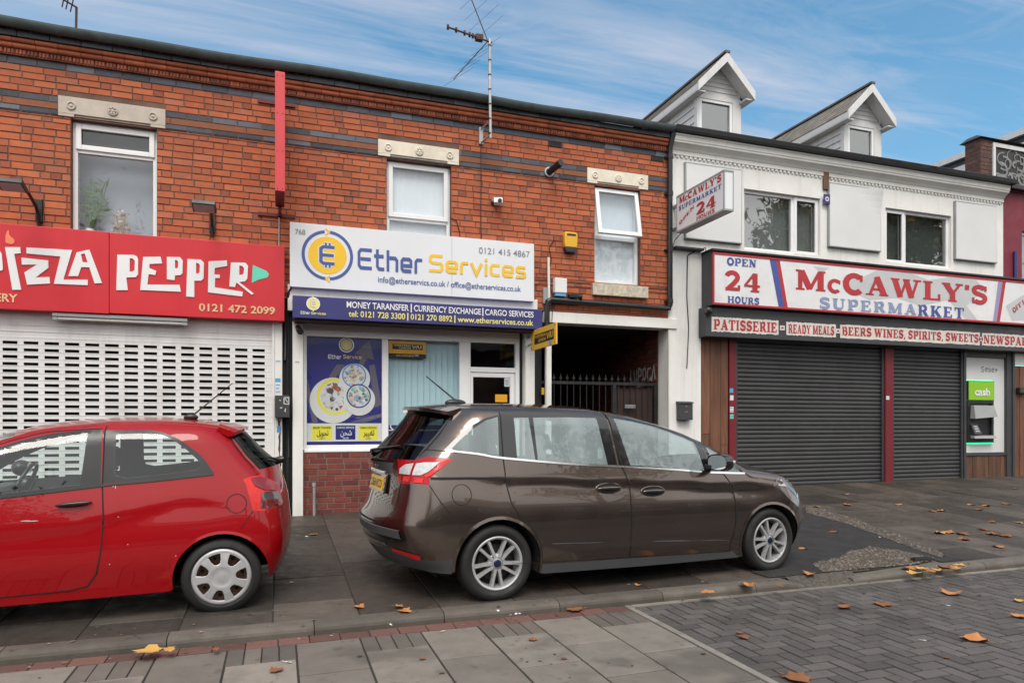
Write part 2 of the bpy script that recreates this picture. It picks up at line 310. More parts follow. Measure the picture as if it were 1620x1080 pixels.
# slab serif capitals: strokes (width, path) and serif bars (x0, x1, y0, y1)
K, T_ = 0.265, 0.12
def _bot(*xs): return [(x - .17, x + .17, 0, .09) for x in xs]
def _top(*xs): return [(x - .17, x + .17, .91, 1.0) for x in xs]
SLAB = {
 'M': (1.26, [(T_ + .06, [(.2, .05), (.2, .95)]), (K, [(1.04, .05), (1.04, .95)]), (K, [(.24, .97), (.6, .06)]), (T_ + .02, [(.6, .06), (1.0, .97)])], [(.02, .38, 0, .09), (.84, 1.24, 0, .09), (.02, .26, .91, 1), (.98, 1.24, .91, 1)]),
 'C': (0.92, [(K, arc(.5, .5, .36, .44, 45, 315, 18)), (T_, [(.8, .66), (.8, .98)])], []),
 'A': (1.06, [(T_, [(.2, .05), (.52, .98)]), (K, [(.5, .98), (.84, .05)]), (T_, [(.3, .32), (.66, .32)])], [(.02, .38, 0, .09), (.62, 1.04, 0, .09)]),
 'W': (1.44, [(K, [(.2, .95), (.46, .02)]), (T_, [(.46, .02), (.74, .95)]), (K, [(.72, .95), (.98, .02)]), (T_, [(.98, .02), (1.24, .95)])], [(.02, .42, .91, 1), (.58, .9, .91, 1), (1.06, 1.42, .91, 1)]),
 'L': (0.86, [(K, [(.24, .05), (.24, .95)]), (T_, [(.78, 0), (.78, .34)])], [(.02, .84, 0, .1), (.02, .46, .91, 1)]),
 'Y': (1.02, [(K, [(.18, .95), (.5, .45)]), (T_, [(.86, .95), (.54, .45)]), (K, [(.51, .5), (.51, .05)])], [(.3, .72, 0, .09), (.0, .4, .91, 1), (.66, 1.02, .91, 1)]),
 "'": (0.3, [(K * .8, [(.16, .98), (.14, .72)])], []),
 'S': (0.84, [(K * .9, arc(.42, .73, .28, .2, 30, 265, 12) + arc(.42, .29, .28, .22, 85, -150, 12)), (T_, [(.72, .7), (.72, .98)]), (T_, [(.1, .02), (.1, .32)])], []),
 'U': (1.04, [(K, [(.24, .95), (.24, .34)] + arc(.53, .34, .29, .28, 190, 300, 8)), (T_, [(.84, .95), (.84, .34), (.78, .16), (.66, .08)])], [(.03, .45, .91, 1), (.66, 1.02, .91, 1)]),
 'P': (0.9, [(K, [(.25, .05), (.25, .95)]), (T_, [(.36, .945), (.56, .945)]), (T_, [(.36, .44), (.56, .44)]), (K * .9, arc(.54, .69, .23, .25, 88, -88, 10))], [(.03, .5, 0, .09), (.03, .2, .91, 1)]),
 'E': (0.92, [(K, [(.25, .05), (.25, .95)]), (T_, [(.8, 0), (.8, .3)]), (T_, [(.76, .7), (.76, 1)]), (T_, [(.36, .51), (.6, .51)])], [(.03, .84, 0, .1), (.03, .8, .9, 1), (.56, .64, .4, .62)]),
 'R': (1.02, [(K, [(.25, .05), (.25, .95)]), (T_, [(.36, .945), (.56, .945)]), (T_, [(.36, .48), (.56, .48)]), (K * .9, arc(.54, .71, .22, .23, 88, -88, 10)), (K, [(.56, .46), (.82, .06)])], [(.03, .46, 0, .09), (.72, 1.02, 0, .09), (.03, .2, .91, 1)]),
 'K': (1.08, [(K, [(.25, .05), (.25, .95)]), (T_, [(.36, .4), (.84, .95)]), (K, [(.5, .56), (.86, .05)])], [(.03, .47, 0, .09), (.66, 1.06, 0, .09), (.03, .47, .91, 1), (.64, 1.02, .91, 1)]),
 'T': (0.96, [(K, [(.48, .05), (.48, .92)]), (T_, [(.08, .68), (.08, 1)]), (T_, [(.88, .68), (.88, 1)])], [(.26, .7, 0, .09), (.04, .92, .9, 1)]),
 'O': (0.98, [(K * .95, arc(.49, .5, .35, .43, 0, 360, 24))], []),
 'N': (1.1, [(T_ + .02, [(.22, .05), (.22, .95)]), (K, [(.24, .96), (.84, .05)]), (T_ + .02, [(.87, .02), (.87, .95)])], [(.03, .42, 0, .09), (.03, .28, .91, 1), (.68, 1.06, .91, 1)]),
 'H': (1.12, [(K, [(.25, .05), (.25, .95)]), (K, [(.87, .05), (.87, .95)]), (T_, [(.36, .5), (.76, .5)])], [(.03, .47, 0, .09), (.65, 1.09, 0, .09), (.03, .47, .91, 1), (.65, 1.09, .91, 1)]),
 'I': (0.52, [(K, [(.26, .05), (.26, .95)])], [(.04, .48, 0, .09), (.04, .48, .91, 1)]),
 'D': (1.0, [(K, [(.25, .05), (.25, .95)]), (T_, [(.36, .945), (.5, .945)]), (T_, [(.36, .055), (.5, .055)]), (K, arc(.48, .5, .34, .44, 88, -88, 14))], [(.03, .14, 0, .09), (.03, .14, .91, 1)]),
 'B': (0.96, [(K, [(.25, .05), (.25, .95)]), (T_, [(.36, .945), (.56, .945)]), (T_, [(.36, .52), (.56, .52)]), (T_, [(.36, .055), (.56, .055)]), (K * .85, arc(.54, .735, .2, .2, 88, -88, 8)), (K * .9, arc(.56, .285, .24, .22, 88, -88, 8))], [(.03, .14, 0, .09), (.03, .14, .91, 1)]),
 'F': (0.84, [(K, [(.25, .05), (.25, .95)]), (T_, [(.74, .68), (.74, 1)]), (T_, [(.36, .5), (.6, .5)])], [(.03, .47, 0, .09), (.03, .79, .9, 1)]),
 ',': (0.3, [(K * .7, [(.16, .14), (.08, -.12)])], []),
 '-': (0.42, [(.12, [(.1, .42), (.34, .42)])], []),
 '.': (0.42, [(.14, [(.13, .42), (.29, .42)])], []),
 '2': (0.86, [(K * .9, arc(.42, .7, .27, .23, 170, -30, 12) + [(.5, .38), (.24, .12)]), (T_, [(.76, .08), (.76, .3)])], [(.08, .8, 0, .17)]),
 '4': (0.92, [(K, [(.62, .06), (.62, .98)]), (T_, [(.58, .96), (.12, .34)])], [(.4, .84, 0, .09), (.06, .88, .26, .37)]),
}
def slab(txt, gap=0.05):
    x = 0; out = []
    for ch in txt:
        sc = 1.0
        if ch == ' ': x += 0.4; continue
        if ch.islower(): sc = 0.64; ch = ch.upper()
        adv, st, bars = SLAB[ch]
        for w, pth in st:
            closed = len(pth) > 20 and ch == 'O'
            p = pth[:-1] if closed else pth
            out += [[((a[0]) * sc + x, a[1] * sc) for a in q] for q in ribbon(p, w, closed)]
        for a, b, c, d in bars: out.append([(a * sc + x, c * sc), (b * sc + x, c * sc), (b * sc + x, d * sc), (a * sc + x, d * sc)])
        x += adv * sc + gap
    return out
XA, ZA = (1, 0, 0), (0, 0, 1)          # axes of everything that faces the street
def lettering(name, mats, parent, y, items):
    """items: (polys, material index) already in facade metres (x, z)"""
    mb = MB()
    for polys, m in items: put(mb, polys, (0, y, 0), XA, ZA, m, 0.0)
    return mb.build(name, mats, parent)
def earclip(pts):
    return [[pts[i] for i in t] for t in tessellate_polygon([[Vector((p[0], p[1], 0)) for p in pts]])]
def holed(outer, holes):
    rings = [[Vector((p[0], p[1], 0)) for p in r] for r in [outer] + holes]; flat = [p for r in [outer] + holes for p in r]
    return [[flat[i] for i in t] for t in tessellate_polygon(rings)]
# ------------------------------------------------------------------ material library
mat("asphalt", (0.05, 0.05, 0.052), 0.8, var=0.25, vs_=3, bump=0.004, bs=180)
mat("slab_light", (0.26, 0.24, 0.22), 0.7, attr=True, var=0.14, vs_=5, bump=0.0035, bs=140, dirt=0.6, dirtcol=(0.11, 0.095, 0.08), ds=3.2, grime=.55)
mat("slab_dark", (0.07, 0.06, 0.055), 0.55, attr=True, var=0.3, vs_=3.5, bump=0.004, bs=120, dirt=0.6, dirtcol=(0.034, 0.029, 0.025), ds=2.2, rvar=0.2, spec=.35, grime=.5)
mat("block", (0.11, 0.1, 0.1), 0.75, attr=True, var=0.16, vs_=9, bump=0.0035, bs=170, spec=.3, grime=.3, dirt=0.4, dirtcol=(0.05, 0.048, 0.045), ds=2.0)
mat("joint", (0.026, 0.022, 0.018), 0.9, var=0.3, vs_=6, dirt=0.5, dirtcol=(0.035, 0.045, 0.02), ds=1.5)
mat("kerb", (0.15, 0.13, 0.11), 0.75, attr=True, var=0.2, vs_=6, bump=0.004, bs=110, dirt=0.6, dirtcol=(0.05, 0.045, 0.035), ds=4)
mat("redblock", (0.16, 0.07, 0.055), 0.75, attr=True, var=0.15, vs_=8, bump=0.002, bs=160, dirt=0.4, dirtcol=(0.07, 0.05, 0.045), ds=4)
mat("pebble", (.2, .17, .14), .8, attr=True, var=.15, vs_=30, spec=.3)
mat("tarmac", (0.030, 0.029, 0.029), 0.75, spec=.3, grime=.3, var=0.3, vs_=5, bump=0.006, bs=190)
mat("aggregate", (0.085, 0.074, 0.062), 0.8, var=0.7, vs_=48, spec=.3, grime=.35, bump=0.008, bs=110, dirt=0.4, ds=3)
mat("brick", (0.4, 0.1, 0.04), 0.82, attr=True, var=0.16, vs_=14, bump=0.003, bs=120, dirt=0.25, dirtcol=(0.10, 0.045, 0.03), ds=3.5)
mat("mortar", (0.15, 0.085, 0.062), 0.9, var=0.3, vs_=5, bump=0.003, bs=150)
mat("mortar_grey", (0.17, 0.145, 0.13), 0.9, var=0.2, vs_=5)
mat("terracotta", (0.40, 0.11, 0.05), 0.75, attr=True, var=0.2, vs_=9, bump=0.004, bs=60, dirt=0.5, dirtcol=(0.10, 0.04, 0.025), ds=4)
mat("slatecap", (0.06, 0.068, 0.078), 0.6, attr=True, var=0.25, vs_=7, bump=0.003, bs=60)
mat("gutter_old", (0.055, 0.075, 0.075), 0.45, var=0.35, vs_=6, dirt=0.5, dirtcol=(0.03, 0.04, 0.03), ds=5)
mat("black_plastic", (0.012, 0.012, 0.014), 0.38, var=0.2)
mat("stone", (0.76, 0.70, 0.58), 0.8, var=0.12, vs_=6, bump=0.003, bs=60, dirt=0.35, dirtcol=(0.36, 0.28, 0.2), ds=4)
mat("stone_grey", (0.50, 0.44, 0.37), 0.8, var=0.12, vs_=6, bump=0.003, bs=60, dirt=0.35, dirtcol=(0.25, 0.2, 0.16), ds=4)
mat("stone_mottled", (0.55, 0.5, 0.4), 0.85, var=0.3, vs_=18, bump=0.004, bs=60, dirt=0.8, dirtcol=(0.2, 0.16, 0.11), ds=12)
mat("upvc", (0.80, 0.80, 0.80), 0.35, var=0.04, vs_=2, dirt=0.12, dirtcol=(0.5, 0.48, 0.44), ds=3)
mat("white_paint", (0.78, 0.77, 0.73), 0.6, var=0.06, vs_=1.5, bump=0.003, bs=40, dirt=0.25, dirtcol=(0.45, 0.41, 0.34), ds=1.8, streak=0.3)
mat("pebble_dash", (0.83, 0.82, 0.79), 0.8, var=0.05, vs_=2, bump=0.008, bs=90, dirt=0.2, dirtcol=(0.46, 0.42, 0.35), ds=1.6, streak=0.36)
mat("cream_reveal", (0.62, 0.60, 0.52), 0.7, var=0.12, vs_=3, bump=0.004, bs=50, dirt=0.4, dirtcol=(0.35, 0.33, 0.22), ds=2)
mat("board_white", (0.68, 0.68, 0.68), 0.5, var=0.05, vs_=1.2, dirt=0.12, dirtcol=(0.5, 0.5, 0.48), ds=1.5)
mat("clad_white", (0.66, 0.66, 0.66), 0.55, var=0.1, vs_=3, dirt=0.35, dirtcol=(0.35, 0.34, 0.33), ds=3, streak=0.5)
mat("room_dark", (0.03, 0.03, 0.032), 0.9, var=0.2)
mat("room_grey", (0.42, 0.45, 0.50), 0.9, var=0.08)
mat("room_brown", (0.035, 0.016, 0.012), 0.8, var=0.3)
mat("blind", (0.46, 0.64, 0.70), 0.8, var=0.05, vs_=1.0)
mat("blind_pale", (0.62, 0.64, 0.62), 0.8, var=0.07, vs_=1.5)
mat("blind_dim", (0.24, 0.27, 0.25), 0.8, var=0.1, vs_=1.5)
mat("weathered_grey", (0.24, 0.24, 0.245), 0.7, var=0.35, vs_=7, dirt=.5, ds=6)
mat("curtain", (0.84, 0.86, 0.88), 0.8, var=0.06, vs_=2)
mat("roof_slate", (0.10, 0.098, 0.095), 0.7, var=0.35, vs_=4, bump=0.004, bs=30)
mat("roof_moss", (0.20, 0.18, 0.15), 0.85, var=0.4, vs_=5, bump=0.01, bs=30, dirt=0.6, dirtcol=(0.06, 0.055, 0.045), ds=6)
mat("red_sign", (0.58, 0.020, 0.030), 0.42, var=0.09, vs_=1.0, streak=0.3, dirtcol=(0.36, 0.02, 0.03))
mat("red_box", (0.62, 0.05, 0.06), 0.4, var=0.05)
mat("dark_red", (0.12, 0.008, 0.012), 0.5, var=0.1)
mat("letter_white", (0.78, 0.78, 0.78), 0.5, var=0.03)
mat("flame", (0.85, 0.22, 0.10), 0.5, var=0.03)
mat("mint", (0.12, 0.62, 0.44), 0.5, var=0.03)
mat("tan_letter", (0.75, 0.50, 0.27), 0.5, var=0.04)
mat("sign_white", (0.73, 0.745, 0.77), 0.45, var=0.04, vs_=1.0, streak=.12, dirtcol=(.5, .5, .5))
mat("sign_blue", (0.06, 0.10, 0.31), 0.5, var=0.04)
mat("sign_yellow", (0.85, 0.52, 0.02), 0.5, var=0.04)
mat("sign_grey", (0.22, 0.23, 0.27), 0.5, var=0.04)
mat("navy", (0.035, 0.035, 0.16), 0.42, var=0.08, vs_=2)
mat("navy_poster", (0.028, 0.028, 0.19), 0.35, var=0.08, vs_=1.5)
mat("poster_grey", (0.13, 0.115, 0.16), 0.35, var=0.04)
mat("pale_yellow", (0.80, 0.72, 0.22), 0.5, var=0.04)
mat("lemon", (0.80, 0.72, 0.06), 0.45, var=0.04)
mat("gold", (0.68, 0.52, 0.18), 0.5, var=0.04)
mat("sky_blue", (0.10, 0.30, 0.60), 0.4, var=0.04)
mat("photo_mix", (0.45, 0.42, 0.40), 0.45, attr=True, var=0.1)
mat("wu_yellow", (0.70, 0.42, 0.04), 0.45, var=0.08, vs_=3, dirt=0.2, dirtcol=(0.4, 0.2, 0.03), ds=4)
mat("wu_orange", (0.72, 0.34, 0.02), 0.4, var=0.04)
mat("ink", (0.012, 0.012, 0.014), 0.5, var=0.1)
mat("mc_red", (0.42, 0.028, 0.036), 0.5, var=0.1, vs_=2)
mat("mc_blue", (0.055, 0.085, 0.30), 0.5, var=0.1, vs_=2)
mat("mc_pale_blue", (0.24, 0.29, 0.46), 0.5, var=0.1, vs_=2)
mat("mc_violet", (0.30, 0.26, 0.45), 0.5, var=0.1, vs_=2)
mat("mc_panel", (0.74, 0.74, 0.75), 0.45, var=0.05, vs_=2, dirt=0.35, dirtcol=(0.48, 0.48, 0.48), ds=5)
mat("mc_grey_swirl", (0.52, 0.53, 0.54), 0.45, var=0.06, vs_=3)
mat("mc_paper", (0.66, 0.63, 0.58), 0.6, var=0.1, vs_=4, dirt=0.3, dirtcol=(0.4, 0.35, 0.3), ds=6)
mat("charcoal", (0.045, 0.047, 0.052), 0.5, var=0.14, vs_=2.5, streak=0.15, dirtcol=(0.08, 0.08, 0.08))
mat("shutter_dark", (0.062, 0.062, 0.064), 0.42, 0.25, var=0.16, vs_=1.6, dirt=0.35, dirtcol=(0.035, 0.035, 0.036), ds=2.0, streak=0.3)
mat("shutter_white", (0.74, 0.73, 0.72), 0.5, var=0.08, vs_=2, dirt=0.4, dirtcol=(0.46, 0.40, 0.36), ds=2.2, streak=0.45)
mat("maroon", (0.16, 0.012, 0.02), 0.55, var=0.1, vs_=2)
mat("maroon_wall", (0.19, 0.022, 0.04), 0.65, var=0.08, vs_=2, bump=0.002, bs=60)
mat("timber", (0.20, 0.085, 0.04), 0.7, attr=True, var=0.45, vs_=1.0, grime=.4, bump=0.004, bs=9, stretch=(9, 9, 0.9), dirt=0.45, dirtcol=(0.07, 0.03, 0.016), ds=1.2, streak=0.25)
mat("gate_black", (0.016, 0.016, 0.017), 0.5, var=.4, vs_=8, dirt=.35, dirtcol=(.06, .05, .045), ds=8)
mat("pipe_black", (0.013, 0.014, 0.017), 0.4, var=0.2)
mat("galv", (0.42, 0.43, 0.44), 0.45, 0.6, var=0.15, vs_=5)
mat("rust", (0.09, 0.05, 0.035), 0.7, 0.3, var=0.3, vs_=8)
mat("grey_plastic", (0.30, 0.31, 0.31), 0.45, var=0.08)
mat("white_plastic", (0.75, 0.75, 0.74), 0.4, var=0.05)
mat("alarm_yellow", (0.72, 0.40, 0.02), 0.42, var=0.06)
mat("alarm_dark", (0.02, 0.025, 0.05), 0.4, var=0.1)
mat("cyan_print", (0.10, 0.34, 0.58), 0.5, var=0.05)
mat("cash_green", (0.25, 0.52, 0.015), 0.4, var=0.04)
emit("led_green", (0.02, 0.9, 0.30), 0.9)
mat("steel", (0.52, 0.52, 0.54), 0.3, 0.9, var=0.1, vs_=5)
mat("lens_dark", (0.01, 0.01, 0.012), 0.1, var=0.0)
mat("graffiti", (0.55, 0.53, 0.52), 0.7, var=0.2, vs_=12)
mat("plant_green", (0.09, 0.17, 0.05), 0.6, var=0.3, vs_=9)
mat("plant_cream", (0.62, 0.52, 0.40), 0.7, var=0.25, vs_=14)
glassmat("win_glass", (0.90, 0.94, 0.96), ior=1.75, wavy=0.004)
glassmat("win_mirror", (0.50, 0.53, 0.53), ior=2.6, wavy=0.010, rough=0.01)
glassmat("shop_glass", (0.96, 0.98, 0.98), ior=1.42, wavy=0.003)
def carpaint(name, col, metal, rough=0.32, coat=1.0, flake=0.0, dust=0.15, ci=1.5, sp=.5):
    m = mat(name, col, rough, metal, var=0.03, vs_=1.5, coat=coat, coatr=0.015, rvar=0.04, coatior=ci, spec=sp, dirt=dust, dirtcol=tuple(c * .6 + .02 for c in col), ds=1.3)
    return m
carpaint("paint_red", (0.29, 0.0008, 0.004), 0.0, 0.4, 1.0, dust=.03, ci=1.38, sp=.15)
carpaint("paint_brown", (0.125, 0.094, 0.078), 0.92, 0.24, 1.0, dust=.10)
mat("trim_black", (0.012, 0.012, 0.013), 0.35, var=0.1, rvar=.08)
mat("gloss_black", (0.010, 0.010, 0.011), 0.08, var=0.1, coat=.6, rvar=.03)
mat("trim_grey", (0.055, 0.057, 0.062), 0.55, var=0.1)
mat("rubber", (0.010, 0.010, 0.010), 0.7, var=0.25, vs_=6, dirt=.25, dirtcol=(.028, .026, .024), ds=5)
mat("arch_dark", (0.006, 0.006, 0.006), 0.9, var=0.1)
mat("alloy", (0.47, 0.47, 0.48), 0.3, 0.45, var=0.04, vs_=8, dirt=.0, dirtcol=(.12, .1, .09), ds=8)
mat("hub_silver", (0.48, 0.48, 0.49), 0.38, 0.4, var=0.08, vs_=8, dirt=.25, dirtcol=(.2, .18, .17), ds=9)
mat("disc_dark", (0.035, 0.032, 0.03), 0.6, 0.4, var=0.3, vs_=12)
mat("rusty_disc", (0.13, 0.07, 0.05), 0.6, 0.5, var=0.3, vs_=12)
mat("chrome", (0.78, 0.78, 0.79), 0.12, 1.0, var=0.03, rvar=.03)
mat("lamp_red", (0.36, 0.005, 0.008), 0.25, var=0.2, vs_=14, coat=.2, spec=.3, rvar=.04)
mat("lamp_red_bright", (0.60, 0.022, 0.018), 0.25, var=0.15, vs_=14, coat=.2, spec=.3, rvar=.04)
mat("lamp_dark_red", (0.16, 0.02, 0.02), 0.12, var=0.12, vs_=9, coat=.8, rvar=.04)
mat("lamp_clear", (0.50, 0.50, 0.50), 0.22, 0.0, var=0.25, vs_=30, coat=.25, rvar=.04)
mat("lamp_smoke", (0.10, 0.08, 0.08), 0.10, 0.2, var=0.15, vs_=16, coat=.8, rvar=.04)
mat("plate_yellow", (0.75, 0.46, 0.02), 0.4, var=0.04)
mat("cabin", (0.085, 0.088, 0.090), 0.85, var=0.15)
mat("seat_grey", (0.10, 0.103, 0.11), 0.85, var=0.15)
mat("cabin_pale", (0.45, 0.46, 0.45), 0.85, var=0.08)
mat("seam", (0.004, 0.004, 0.004), 0.8, var=0)
mat("oval_blue", (0.008, 0.012, 0.05), 0.25, var=0.02)
glassmat("car_glass", (0.86, 0.93, 0.92), ior=1.65)
glassmat("screen_glass", (0.86, 0.93, 0.92), ior=1.18)
glassmat("car_glass_fog", (0.80, 0.90, 0.90), fog=.30, fogcol=(.58, .70, .71), ior=1.6, fogscale=1.1, fogstretch=(3.0, 1, .30))
glassmat("car_glass_dark", (0.16, 0.19, 0.18), ior=1.4, refl=.45)
mat("lamp_deep_red", (0.20, 0.008, 0.010), 0.12, var=0.12, vs_=9, coat=.6, rvar=.04)
mat("mirror_face", (0.55, 0.57, 0.58), 0.05, 1.0, var=0.02, rvar=.02)
# ------------------------------------------------------------------ ground, paving, kerb
rnd = random.Random(7)
KY = 4.88                                   # street face of the kerb
def ZG(x): return interp([(-9, 0.16), (0.2, 0.22), (7.2, 0.37), (12.3, 0.40), (26, 0.46)], x)
def PZ(x, y): return lerp(0.07, ZG(x), max(0.0, min(1.0, (y - 5.02) / (F - 5.02))))
g = MB(); n_ = 24
for i in range(n_):
    for j in range(n_):
        s_ = lambda k: (k / n_ * 2 - 1) ** 3 * 1500
        g.poly([(s_(i), s_(j), -0.05), (s_(i + 1), s_(j), -0.05), (s_(i + 1), s_(j + 1), -0.05), (s_(i), s_(j + 1), -0.05)])
tag(g.build("ground", "asphalt"), kind="structure")
def shade(c, lo, hi, r=rnd): k = r.uniform(lo, hi); return (c[0] * k, c[1] * k, c[2] * k)
# light slabs in front of the kerb
X_EDGE = 2.66
lp = MB(); bed = MB()
cw, dl = 0.415, 0.60
x = X_EDGE - 0.06 - cw; k = 0
while x > -7:
    y = 4.722
    off = (k % 2 == 0)
    if off:
        for q in range(4):
            bx = x + q * cw / 4
            zt = rnd.uniform(-0.0015, 0.0015); lp.box(bx + .004, bx + cw / 4 - .004, y - .30 + .004, y - .004, -0.03, zt, 0, shade((.13, .112, .095), .7, 1.15))
        y -= .30
    while y > -1.5:
        zt = rnd.uniform(-0.002, 0.002)
        lp.box(x + .0065, x + cw - .0065, y - dl + .0065, y - .0065, -0.03, zt, 0, shade((.205, .180, .153), .7, 1.14)); y -= dl
    x -= cw; k += 1
tag(lp.build("light_paving", "slab_light", bevel=0.004), kind="structure")
bed.poly([(-8, -3, -0.008), (12, -3, -0.008), (12, KY - .005, -0.008), (-8, KY - .005, -0.008)])
tag(bed.build("paving_bed", "joint"), kind="structure")
rb = MB(); x = -7
while x < X_EDGE - .12:
    rb.box(x + .003, x + .197, 4.728, 4.862, -0.03, rnd.uniform(-.001, .003), 0, shade((.135, .062, .05), .65, 1.2)); x += .2
tag(rb.build("brick_edging", "redblock", bevel=0.004), kind="structure")
# grey block paving, herringbone
bp = MB(); a = 0.104
def clip_rect(x0, x1, y0, y1):
    x0, x1 = max(x0, X_EDGE + .005), min(x1, 11.0); y0, y1 = max(y0, 0.8), min(y1, 4.80)
    return (x0, x1, y0, y1) if x1 - x0 > .015 and y1 - y0 > .015 else None
for i in range(-10, 130):
    for j in range(-60, 60):
        ox, oy = X_EDGE + (i + 2 * j) * a, 2.5 + (i - 2 * j) * a
        for rc in ((ox, ox + 2 * a, oy, oy + a), (ox, ox + a, oy + a, oy + 3 * a)):
            c = clip_rect(rc[0] + .0065, rc[1] - .0065, rc[2] + .0065, rc[3] - .0065)
            if c: bp.box(*c, -0.03, rnd.uniform(-.0025, .0015), 0, shade((.094, .084, .080), .72, 1.18))
tag(bp.build("block_paving", "block", bevel=0.004), kind="structure")
ed = MB()
x = X_EDGE
for q in range(7): ed.box(X_EDGE - .055, X_EDGE - .003, 4.86 - .91 * (q + 1) + .004, 4.86 - .91 * q, -.03, 0.003, 0, shade((.21, .19, .165), .85, 1.05))
for q in range(10): ed.box(X_EDGE + .915 * q + .004, X_EDGE + .915 * (q + 1), 4.808, 4.864, -.03, 0.003, 0, shade((.2, .18, .15), .8, 1.05))
tag(ed.build("concrete_edging", "kerb", bevel=0.004), kind="structure")
# kerb stones with a bullnose, broken off at the patched crossing
kb = MB()
prof = [(KY, -.04), (KY, .028), (KY + .006, .046), (KY + .02, .061), (KY + .042, .069), (KY + .14, .072), (KY + .14, -.04)]
gap0, gap1 = G(1276, 922, .03)[0], G(1328, 910, .03)[0]
def kstone(x0, x1, t0=1.0, t1=1.0, c=None):
    A = [(x0, p[0], (p[1] + .04) * t0 - .04) for p in prof]; B = [(x1, p[0], (p[1] + .04) * t1 - .04) for p in prof]; m_ = len(prof)
    kb.faces(A + B, [(i, i + 1, i + 1 + m_, i + m_) for i in range(m_ - 1)] + [tuple(reversed(range(m_))), tuple(range(m_, 2 * m_))], 0, c)
x = -8.0
while x < 30:
    x1 = x + .915
    if x1 <= gap0 or x >= gap1: kstone(x + .003, x1 - .003, c=shade((.105, .09, .075), .75, 1.15))
    elif x < gap0:
        kstone(x + .003, max(x + .02, gap0 - .22), c=(.10, .085, .07)); kstone(max(x + .02, gap0 - .22), gap0, 1, .45, c=(.10, .085, .07))
        if x1 > gap1: kstone(gap1, x1 - .003, .75, 1, c=(.115, .10, .083))
    elif x1 > gap1: kstone(gap1, x1 - .003, .7, 1, c=(.115, .10, .083))
    x = x1
tag(kb.build("kerb", "kerb"), kind="structure")
# dark pavement slabs up to the shop fronts (and into the passage)
pv = MB(); pb = MB()
x = -8.0; cw = .595; base = -.035 - 14 * cw
x = base; k = 0
while x < 24:
    y = KY + .145; first = rnd.choice((.3, .45, .6, .75, .9))
    while y < 9.62:
        ln = first if y < KY + .2 else rnd.choice((.6, .9, .9, .75)); y1 = min(y + ln, 9.66)
        if y1 > 9.5: y1 = 9.66
        d = rnd.uniform(-.003, .003)
        P = [(x + .005, y + .005), (x + cw - .005, y + .005), (x + cw - .005, y1 - .005), (x + .005, y1 - .005)]
        edge = max(0.0, min(1.0, (y - 5.0) / 1.2)); dk = lerp(1.5, 1.0, edge) if rnd.random() < .5 else 1.0
        c = shade((.052, .043, .036), .6, 1.4); c = tuple(q * dk for q in c)
        if x > 5.6: c = tuple(q * 1.15 for q in c)
        pv.hexa([(p[0], p[1], PZ(*p) - .04 + d) for p in P] + [(p[0], p[1], PZ(*p) + d) for p in P], 0, c)
        y = y1
    pb.poly([(x, KY + .14, PZ(x, KY + .14) - .007), (x + cw, KY + .14, PZ(x + cw, KY + .14) - .007), (x + cw, 9.7, PZ(x + cw, 9.7) - .007), (x, 9.7, PZ(x, 9.7) - .007)])
    x += cw; k += 1
tag(pv.build("pavement", "slab_dark", bevel=0.004), kind="structure")
tag(pb.build("pavement_bed", "joint"), kind="structure")
def inside(p, poly):
    x, y = p; c = False; n = len(poly)
    for i in range(n):
        (x1, y1), (x2, y2) = poly[i], poly[(i + 1) % n]
        if (y1 > y) != (y2 > y) and x < (x2 - x1) * (y - y1) / (y2 - y1) + x1: c = not c
    return c
def patch(name, pix, m, lift, grid=.14, jag=.02, stones=0):
    P = [G(u, v, .085) for u, v in pix]; r = random.Random(len(pix))
    Q = []
    for i in range(len(P)):
        a_, b_ = Vector(P[i]), Vector(P[(i + 1) % len(P)]); n2 = max(1, int((b_ - a_).length / .07))
        for t in range(n2):
            q = a_.lerp(b_, t / n2); Q.append(Vector((q.x + r.uniform(-jag, jag), max(q.y + r.uniform(-jag, jag), KY + .155))))
    nQ = len(Q); xs = [p.x for p in Q]; ys = [p.y for p in Q]; pts = list(Q)
    gx = min(xs)
    while gx < max(xs):
        gy = min(ys)
        while gy < max(ys): pts.append(Vector((gx, gy))); gy += grid
        gx += grid
    vv, ee, ff, *_ = delaunay_2d_cdt(pts, [], [list(range(nQ))], 1, 1e-5)
    mb = MB(); mb.faces([(p.x, p.y, PZ(p.x, p.y) + lift) for p in vv], [tuple(f) for f in ff])
    Qt = [tuple(q) for q in Q]
    for _ in range(stones):          # the pebbles that show in worn concrete
        p = (r.uniform(min(xs), max(xs)), r.uniform(min(ys), max(ys)))
        if not inside(p, Qt): continue
        s_ = r.uniform(.006, .017); a0 = r.uniform(0, 6.28); z = PZ(*p) + lift; h = s_ * r.uniform(.3, .7)
        lo = [(p[0] + s_ * r.uniform(.7, 1.2) * math.cos(a0 + q * 1.05), p[1] + s_ * r.uniform(.7, 1.2) * math.sin(a0 + q * 1.05), z) for q in range(6)]; hi = [(p[0] + (q[0] - p[0]) * .6, p[1] + (q[1] - p[1]) * .6, z + h) for q in lo]
        mb.faces(lo + hi, [tuple(range(6, 12))] + [(q, (q + 1) % 6, 6 + (q + 1) % 6, 6 + q) for q in range(6)], 1, shade(r.choice([(.12, .10, .085), (.075, .064, .055), (.17, .155, .135), (.10, .072, .054)]), .7, 1.2, r))
    return tag(mb.build(name, [m, "pebble"]), kind="structure")
patch("tarmac_patch", [(1275, 826), (1344, 840), (1421, 862), (1490, 880), (1543, 883), (1513, 891), (1474, 884), (1400, 890), (1340, 898), (1306, 906), (1276, 921), (1226, 914), (1190, 905), (1165, 860), (1200, 826)], "tarmac", .006)
